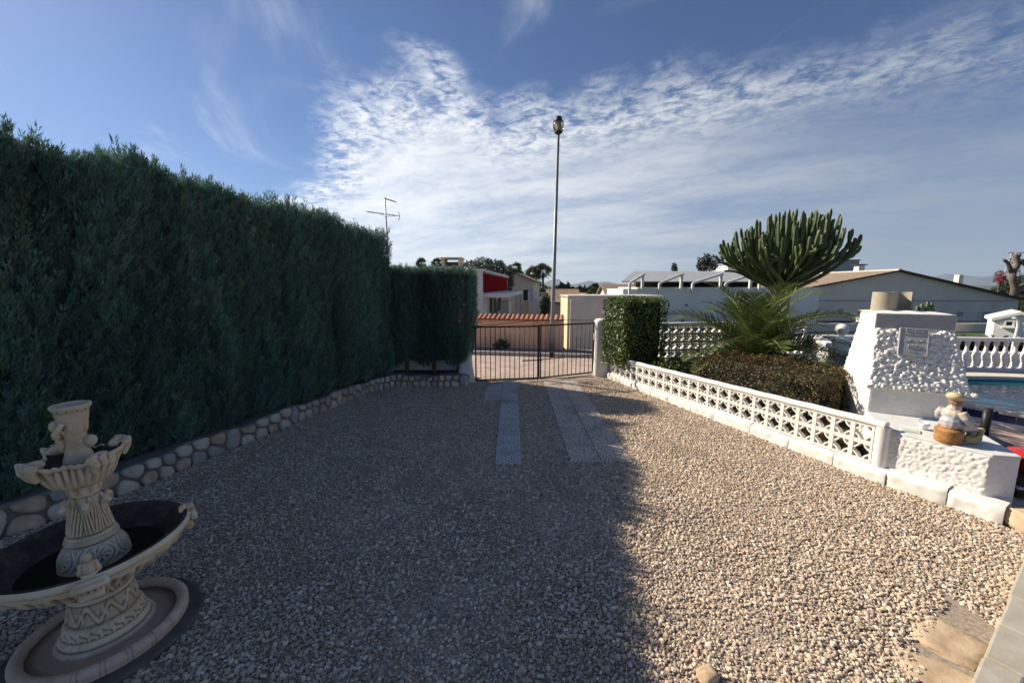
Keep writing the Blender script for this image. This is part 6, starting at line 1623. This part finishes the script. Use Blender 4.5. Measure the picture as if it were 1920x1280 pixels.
# planter strip and potted cactus behind the balustrade
pmat('planter', [(0.52, 0.48, 0.38), (0.62, 0.58, 0.48)], 6, 6, 0.85, 0.4, 40, 0.006)
mb = MB(); mb.prism([(9.5, 10.35), (16, 9.5), (16.05, 9.9), (9.55, 10.75)], -0.05, 0.36); o = mb.build('planter', MATS['planter'], None, bevel=0.02); tag(o, 'long pale stone planter running behind the balustrade', 'planter')
cx_ = at(1742, 575, 10.5); ca = empty('cactus', (cx_.x, 10.55, 0.36)); tag(ca, 'small branching cactus peeking over the barbecue hood', 'cactus'); ztc = cx_.z - 0.36
for i, (dx_, hh) in enumerate(((0, 0.06), (-0.10, -0.03), (0.12, 0.02), (-0.22, -0.06), (0.06, -0.02), (0.2, -0.08), (-0.15, 0.0))):
    mb = MB(); mb.tube([(dx_ * 0.1, 0, -0.03), (dx_ * 0.5, 0.03 * (i % 3), 0.5), (dx_, 0.04 * (i % 2), ztc - 0.3), (dx_, 0.04 * (i % 2), ztc + hh + 0.04), (dx_, 0.04 * (i % 2), ztc + hh + 0.08)], [0.04, 0.05, 0.045, 0.04, 0.01], 8, flute=0.35); mb.build('branch', EU, ca)
# dark hedge bank beyond the balustrade (seen between the balusters)
cl = leaf_cloud(5200, box_sampler(12.6, 11.6, (0.99, -0.13), (0.13, 0.99), 4.6, 0.35, 0.0, 0.52, 0.2, 0.1, nz=0.12), 0.5, 1.1, 2.0, 3.4, 0.12, [(1.4, 1.1, 0.6)], 0.2)
shrub('dark_hedge', (12.6, 11.6, 0), 'dark green hedge seen between the pool balusters', 'hedge', cl, LT, MATS['weed_leaf'], ((12.6, 11.6, 0.22), (9.0, 0.55, 0.42), -0.13), [])

# ================================================================== trees beyond
def fan_palm_parts(t, h, cr, seed, mat, n_=26):
    r_ = random.Random(seed); mb = MB(); mb.tube([(0, 0, -0.1), (0.05, 0, h * 0.5), (0, 0.03, h)], [0.16, 0.13, 0.12], 8); mb.build('trunk', MATS['bark'], t, True)
    mb = MB()
    for k in range(n_):
        az = r_.uniform(0, 6.283); el = R(r_.uniform(-55, 80)); d = Vector((math.cos(az) * math.cos(el), math.sin(az) * math.cos(el), math.sin(el))); L_ = cr * r_.uniform(0.30, 0.5)
        hub = Vector((0, 0.03, h)) + d * L_; sd_ = d.cross(Vector((0, 0, 1))).normalized(); sd_.rotate(Matrix.Rotation(r_.uniform(-1.3, 1.3), 3, d)); up_v = sd_.cross(d)
        mb.add([Vector((0, 0, h)) - sd_ * 0.012, Vector((0, 0, h)) + sd_ * 0.012, hub + sd_ * 0.01, hub - sd_ * 0.01], [(0, 1, 2, 3)])
        m_ = 13
        for j in range(m_):
            a = R(-100 + 200 * j / (m_ - 1)); dd = (d * math.cos(a) + sd_ * math.sin(a)); tip = hub + dd * cr * 0.66 * r_.uniform(0.85, 1.05) + Vector((0, 0, -cr * 0.10)); ww = dd.cross(up_v).normalized() * cr * 0.035; mid = hub + dd * cr * 0.36
            mb.add([hub, mid + ww, tip, mid - ww], [(0, 1, 2), (0, 2, 3)])
    return mb.build('crown', mat, t)
pmat('far_palm', [(0.07, 0.09, 0.035), (0.12, 0.14, 0.055)], 1.5, 3, 0.6, trans=0.15)
for i, (px_, py_, Y_, cr, lab) in enumerate(((790, 494, 42, 0.75, 'small fan palm top showing over the low hedge'), (819, 494, 42, 0.75, 'small fan palm top showing over the low hedge'), (966, 503, 40, 0.85, 'fan palm rising behind the pale villa roof'), (977, 515, 44, 0.55, 'stubby little palm beside the villa roof'), (1000, 514, 46, 1.15, 'shorter of two fan palms by the street lamp'), (1018, 510, 46, 1.2, 'taller of two fan palms by the street lamp'), (1112, 548, 70, 1.3, 'distant fan palm among the tiled roofs'))):
    q = at(px_, py_, Y_); tz_ = terrain_h(q.x, Y_); t = empty('fan_palm', (q.x, Y_, tz_)); tag(t, lab, 'palm', 'fan palms beyond the street' if i > 1 else 'fan palm tops over the hedge'); fan_palm_parts(t, q.z - tz_, cr, 30 + i, MATS['far_palm'])
TL3 = [leaf(0.20, 0.09), leaf(0.24, 0.11, 0.4), leaf(0.16, 0.08, 0.1)]
pmat('olive_leaf', [(0.07, 0.085, 0.05), (0.12, 0.135, 0.085)], 2, 3, 0.6, tint=True, trans=0.1); pmat('dark_leaf', [(0.018, 0.03, 0.014), (0.035, 0.05, 0.022)], 2, 3, 0.6, tint=True, trans=0.1); pmat('mid_leaf', [(0.04, 0.065, 0.022), (0.07, 0.10, 0.035)], 2, 3, 0.6, tint=True, trans=0.1); pmat('red_leaf', [(0.20, 0.02, 0.03), (0.30, 0.035, 0.05)], 2, 3, 0.6, tint=True, trans=0.1)
def tree(name, base, top, lobes, n, mat, label, cat='tree', group=None, s=(0.7, 1.3), trunk=0.12, templ=None):
    t = empty(name, base); tag(t, label, cat, group); b = Vector(base); cs_ = []
    tot = sum(l[1][0] * l[1][2] for l in lobes)
    for c, r in lobes: cs_.append(leaf_cloud(max(20, int(n * r[0] * r[2] / tot)), ball_sampler(tuple(Vector(c) - b), r, 0.22), 0.55, 1.5, *s, 0.12))
    cl = tuple(np.concatenate([c[i] for c in cs_]) for i in range(4)); foliage(t, cl, templ or TL3, mat, 'crown')
    mb = MB(); q = Vector(top) - b; mb.tube([(0, 0, -0.3), q * 0.5 + Vector((0.05, 0, 0)), q], [trunk, trunk * 0.8, trunk * 0.5], 8)
    for c, r in lobes[:4]: mb.tube([q * 0.6, (Vector(c) - b) * 0.7 + q * 0.3 * 0.6, Vector(c) - b], [trunk * 0.5, trunk * 0.35, trunk * 0.15], 6)
    mb.build('trunk', MATS['bark'], t, True); return t
def lobes_px(Y, items): return [(tuple(at(px_, py_, Y + dy)), (r_ * Y / 720, r_ * Y / 720 * 0.9, rz_ * Y / 720)) for px_, py_, dy, r_, rz_ in items]
q = at(915, 560, 29); tree('olive_tree', (q.x, 29, 0), at(915, 515, 29), lobes_px(29, [(905, 498, 0, 22, 14), (880, 500, 0.5, 16, 10), (930, 502, 0, 20, 14), (945, 515, -.5, 16, 16), (912, 512, 0, 30, 12), (953, 530, -0.5, 9, 22)]), 3400, MATS['olive_leaf'], 'grey-green olive tree spreading behind the red-panelled house')
q = at(1325, 520, 40); tree('conifer', (q.x, 40, 0), at(1325, 485, 40), lobes_px(40, [(1325, 500, 0, 17, 10), (1315, 495, 0, 8, 13), (1325, 488, 0, 7, 12), (1337, 492, 0, 8, 13)]), 1500, MATS['dark_leaf'], 'dark bushy conifer above the pergola roof', 'tree', 'dark conifers over the roofs')
q = at(1265, 520, 44); tree('conifer', (q.x, 44, 0), at(1265, 500, 44), lobes_px(44, [(1265, 505, 0, 5, 6), (1264, 499, 0, 3, 5)]), 320, MATS['dark_leaf'], 'small dark conifer tip above the pergola roof', 'tree', 'dark conifers over the roofs')
q = at(1240 + 120, 535, 27); tree('shrub', (q.x, 27, 0), at(1340, 535, 27), lobes_px(27, [(1310, 534, 0, 30, 6), (1365, 534, 0, 26, 6)]), 700, MATS['dark_leaf'], 'dark shrubs under the pergola shade roof', 'shrub')
q = at(1022, 575, 24); tree('cypress_bush', (q.x, 24, 0), at(1020, 570, 24), lobes_px(24, [(1022, 575, 0, 9, 20), (1024, 562, 0, 7, 12)]), 900, MATS['mid_leaf'], 'upright green bush behind the lamp pole', 'shrub', None, (0.5, 0.9))
q = at(1000, 545, 38); tree('shrub', (q.x, 38, 0), at(1000, 545, 38), lobes_px(38, [(997, 545, 0, 14, 8), (1012, 548, 0, 10, 8)]), 700, MATS['mid_leaf'], 'round green shrub below the twin palms', 'shrub')
# right edge: lopped tree, bougainvillea, thicket, pylon
q = at(1903, 560, 34); rt = empty('lopped_tree', (q.x, 34, 0)); tag(rt, 'bare lopped tree with stubby forked limbs beside the pylon', 'tree'); W_ = lambda a, b, dy=0: at(a, b, 34 + dy) - Vector((q.x, 34, 0))
mb = MB(); mb.tube([(0, 0, -1), W_(1903, 540), W_(1899, 525), W_(1897, 512)], [0.3, 0.26, 0.24, 0.2], 10)
mb.tube([W_(1897, 515), W_(1903, 505), W_(1908, 496), W_(1906, 482), W_(1904, 477)], [0.2, 0.2, 0.17, 0.14, 0.13], 8); mb.tube([W_(1906, 486), W_(1911, 479), W_(1912, 477)], [0.12, 0.12, 0.11], 8)
mb.tube([W_(1898, 512), W_(1893, 502), W_(1890, 493), W_(1884, 488), W_(1881, 487)], [0.17, 0.16, 0.13, 0.11, 0.1], 8); mb.tube([W_(1903, 548), W_(1912, 538), W_(1925, 530)], [0.2, 0.15, 0.12], 8)
mb.build('trunk', MATS['bark'], rt, True)
cl = leaf_cloud(240, ball_sampler(tuple(W_(1918, 492)), (0.5, 0.4, 0.25), 0.3), 0.6, 1.3, 0.7, 1.2); foliage(rt, cl, TL3, MATS['dark_leaf'], 'crown')
tree('thicket', (at(1890, 560, 38).x, 38, 0), at(1890, 545, 38), lobes_px(38, [(1875, 545, 0, 12, 10), (1890, 540, 1, 14, 16), (1908, 535, 1, 16, 18), (1925, 540, 0, 18, 24), (1862, 550, 0, 10, 7)]), 2600, MATS['dark_leaf'], 'dark green thicket at the end of the gabled roof', 'tree')
tree('bougainvillea', (at(1873, 560, 36).x, 36, 0), at(1873, 520, 36), lobes_px(36, [(1873, 519, 0, 7, 12), (1878, 525, 0, 6, 9)]), 520, MATS['red_leaf'], 'red flowering bougainvillea in front of the pylon', 'shrub', None, (0.5, 0.9))
q = at(1913, 590, 30); tree('shrub', (q.x + .6, 30, 0), at(1918, 585, 30), lobes_px(30, [(1921, 580, 0, 9, 16)]), 500, MATS['mid_leaf'], 'yellowish green bush at the corner of the gabled house', 'shrub')
q = at(1889, 560, 64); py = empty('pylon', (q.x, 64, -1)); tag(py, 'steel lattice pylon with cross arms at the edge of the houses', 'pylon')
zt2 = at(1889, 474, 64).z + 1
def leg_pt(s_, t_, z): k = lerp(0.9, 0.28, z / zt2); return Vector((s_ * k, t_ * k, z))
for s_ in (-1, 1):
    for t_ in (-1, 1): MB().bar(leg_pt(s_, t_, 0), leg_pt(s_, t_, zt2), 0.13).build('leg', MATS['steel'], py)
for i in range(9):
    z0_, z1_ = zt2 * i / 9, zt2 * (i + 1) / 9
    for a_, b_ in (((-1, -1), (1, -1)), ((1, -1), (1, 1)), ((1, 1), (-1, 1)), ((-1, 1), (-1, -1))): MB().bar(leg_pt(*a_, z0_), leg_pt(*b_, z1_), 0.07).build('brace', MATS['steel'], py); MB().bar(leg_pt(*a_, z1_), leg_pt(*b_, z1_), 0.06).build('brace', MATS['steel'], py)
for zz_, hw in ((zt2, 1.3), (zt2 - 1.0, 1.05)): MB().bar((-hw, 0, zz_), (hw, 0, zz_), 0.12).build('cross_arm', MATS['steel'], py)
# ---- TV aerial behind the tall hedge
Ya = 21.0; q = at(726, 440, Ya); ta = empty('tv_aerial', (q.x, Ya, 0)); tag(ta, 'television aerial mast poking above the cypress hedge', 'aerial'); zt3 = at(722, 370, Ya).z
K = lambda a, b: at(a, b, Ya) - Vector((q.x, Ya, 0))
mb = MB(); mb.tube([(0.02, 0, 0), K(726, 440), K(721.5, 370)], 0.035, 8); mb.build('mast', MATS['steel'], ta, True)
MB().bar(K(720, 372), K(743, 379), 0.05, 0.05).build('boom', MATS['steel'], ta)
for i in range(5): p_ = K(726 + 3.6 * i, 373.5 + 1.15 * i); MB().bar(p_ + Vector((0, -0.22, 0)), p_ + Vector((0, 0.22, 0)), 0.018).build('element', MATS['steel'], ta)
MB().bar(K(688, 397), K(750, 405), 0.03, 0.03).build('boom', MATS['steel'], ta); MB().bar(K(712, 401), K(722.5, 406), 0.02).build('stay', MATS['steel'], ta); MB().bar(K(722.5, 406), K(742, 405), 0.02).build('stay', MATS['steel'], ta)
for i in range(9): p_ = K(690 + 6.2 * i, 397.3 + 0.8 * i); MB().bar(p_ + Vector((0, -0.30, 0)), p_ + Vector((0, 0.30, 0)), 0.016).build('element', MATS['steel'], ta)
for s_ in (-1, 1): MB().bar(K(750, 405), K(747, 405 + s_ * 8), 0.05, 0.02).build('reflector', MATS['steel'], ta)

# ================================================================== valley: tiled roofs, trees, hills, mountains
rs = random.Random(33); far = [('house', 1052, 553, 22, 3.4, 0.9, 'cream_wall', 'roof_tile', 'small house with brown tiled roof just behind the outbuilding', 30)]
hn_ = [(1010, 549, 75, 'white'), (1040, 546, 95, 'cream'), (1075, 549, 85, 'cream'), (1100, 551, 70, 'white'), (1120, 553, 60, 'white'), (1135, 545, 110, 'cream'), (1065, 543, 150, 'white'), (1095, 542, 170, 'cream'), (1125, 541, 190, 'white'), (1030, 541, 180, 'white'), (1150, 549, 48, 'cream'), (1085, 546, 120, 'cream'), (1050, 549, 58, 'cream')]
labs = ['white house with tiled roof far down the slope', 'cream house with tiled roof far down the slope']
for i, (px_, py_, Y_, w_) in enumerate(hn_):
    q = at(px_, py_, Y_); wx = rs.uniform(5, 8) * (0.6 + Y_ / 250); 
    gable_house('house', (q.x, Y_, q.z - 3.3), R(rs.uniform(-60, 60)), wx, wx * 1.3, 2.2, 1.0, MATS['house_white' if w_ == 'white' else 'cream_wall'], MATS['roof_tile'], labs[0 if w_ == 'white' else 1], 'tiled houses down the slope: ' + w_, ((rs.uniform(-1, 1), 1.0, 0.9, 1.0, False),))
q = at(1078, 551, 26); gable_house('house', (q.x, 26, q.z - 2.4), R(84), 3.4, 1.7, 1.9, 0.7, MATS['cream_wall'], MATS['roof_tile'], 'low house with brown tiled roof just behind the cream side wall')
q = at(1212, 541, 33); gable_house('house', (q.x, 33, q.z - 2.5), R(86), 4.5, 3.6, 2.0, 0.75, MATS['cream_wall'], MATS['roof_brown'], 'low brown-roofed house beside the long white one')
pmat('valley_tree', [(0.02, 0.035, 0.015), (0.045, 0.065, 0.025)], 0.5, 3, 0.8, tint=True)
TLF = [leaf(0.9, 0.5), leaf(1.1, 0.6, 0.4)]
# far-off wood: reads as one mass
rs2 = np.random.default_rng(8); n = 2600
ang = rs2.uniform(-0.95, 0.95, n); dist = 90 * np.exp(rs2.uniform(0, 3.2, n)); xx, yy_ = dist * np.sin(ang), dist * np.cos(ang)
zz2 = np.array([terrain_h(a, b) for a, b in zip(xx, yy_)])
def far_tree(seed):
    r_ = random.Random(seed); mb = MB()
    for i in range(46):
        d = Vector((r_.gauss(0, 1), r_.gauss(0, 1), r_.gauss(0, 1))).normalized() * r_.uniform(0.5, 1.0); c_ = Vector((d.x, d.y, 0.9 + d.z * 0.8)); u_ = Vector((r_.gauss(0, 1), r_.gauss(0, 1), r_.gauss(0, 1))).normalized() * 0.38; w__ = u_.orthogonal().normalized() * 0.26
        mb.add([c_ - u_, c_ + w__, c_ + u_, c_ - w__], [(0, 1, 2), (0, 2, 3)])
    mb.tube([(0, 0, -0.3), (0, 0, 0.8)], 0.1, 5); return mb
sc3 = rs2.uniform(1.4, 3.2, n); tt = rs2.uniform(0.6, 1.5, (n, 1)) * (1 + rs2.normal(0, 0.1, (n, 3)))
wd2 = realise('woodland', [far_tree(i) for i in range(5)], np.stack([xx, yy_, zz2], 1), np.stack([0 * xx, 0 * xx, rs2.uniform(0, 6.28, n)], 1), np.stack([sc3, sc3, sc3 * rs2.uniform(0.8, 1.3, n)], 1), rs2.integers(0, 5, n), tt, MATS['valley_tree'])
tag(wd2, 'scattered trees covering the far valley', 'woodland', kind='stuff')
pmat('mountain_rock', [(0.03, 0.04, 0.03), (0.07, 0.075, 0.06), (0.13, 0.12, 0.10)], 0.004, 8, 0.95)
def mountain(pts_, Y_, dep, seed):
    """ridge line through the given picture heights, at distance Y_"""
    from mathutils import noise as mn
    top = [at(a, b, Y_) for a, b in pts_]; v = []; f = []; m_ = 10; xs = []
    for i in range(len(top) - 1):
        for k in range(8): xs.append(top[i].lerp(top[i + 1], k / 8))
    xs.append(top[-1])
    for i, p in enumerate(xs):
        for j in range(m_ + 1):
            t = j / m_; h = max(p.z, -30) * math.sin(t * math.pi / 2) ** 1.2 if True else 0
            y = Y_ - dep * (1 - t); k = 1 + 0.10 * mn.noise(Vector((p.x / 300.0, y / 300.0, seed))) * (1 - abs(2 * t - 1)); x = p.x * (0.75 + 0.25 * y / Y_) if False else p.x
            v.append((x, y, lerp(-40, h, t ** 0.8) * k if h > 0 else -40))
    for j in range(m_ + 1): pass
    n_ = m_ + 1
    for i in range(len(xs) - 1):
        for j in range(m_): a = i * n_ + j; f.append((a, a + n_, a + n_ + 1, a + 1))
    # back slope
    o_ = len(v)
    for i, p in enumerate(xs): v.append((p.x, Y_ + dep * 0.6, -40))
    for i in range(len(xs) - 1): a = i * n_ + m_; f.append((a, a + n_, o_ + i + 1, o_ + i))
    o = bpy.data.objects.new('mountain', mkmesh('mountain', v, f, MATS['mountain_rock'], True)); link(o); tag(o, 'distant mountain ridge', kind='structure')
mountain([(1640, 545), (1700, 532), (1745, 520), (1772, 513), (1795, 515), (1820, 520), (1842, 521), (1862, 516), (1890, 512), (1930, 510), (1990, 518), (2080, 545)], 5200, 1500, 1.0)
mountain([(985, 545), (1010, 534), (1036, 524), (1048, 523), (1053, 531), (1075, 533), (1092, 529), (1104, 526), (1120, 529), (1140, 528), (1160, 533), (1230, 536), (1330, 531), (1420, 534), (1560, 545)], 5600, 1200, 2.0)
mountain([(300, 545), (480, 530), (640, 526), (800, 532), (900, 534), (990, 545)], 5400, 1200, 3.0)
# ---- hazy air over the valley
hm = bpy.data.materials.new('haze'); hm.use_nodes = True; t = NT(hm.node_tree); t.n.clear(); ho = t.add('ShaderNodeOutputMaterial'); pv2 = t.add('ShaderNodeVolumePrincipled')
pv2.inputs['Color'].default_value = (0.66, 0.81, 1.0, 1); pv2.inputs['Density'].default_value = 0.00011; pv2.inputs['Anisotropy'].default_value = 0.2; t.link(pv2.outputs[0], ho.inputs['Volume'])
o = MB().box((0, 3000, 95), (13000, 9400, 330)).build('haze', hm); tag(o, 'thin blue haze lying over the valley', kind='stuff')
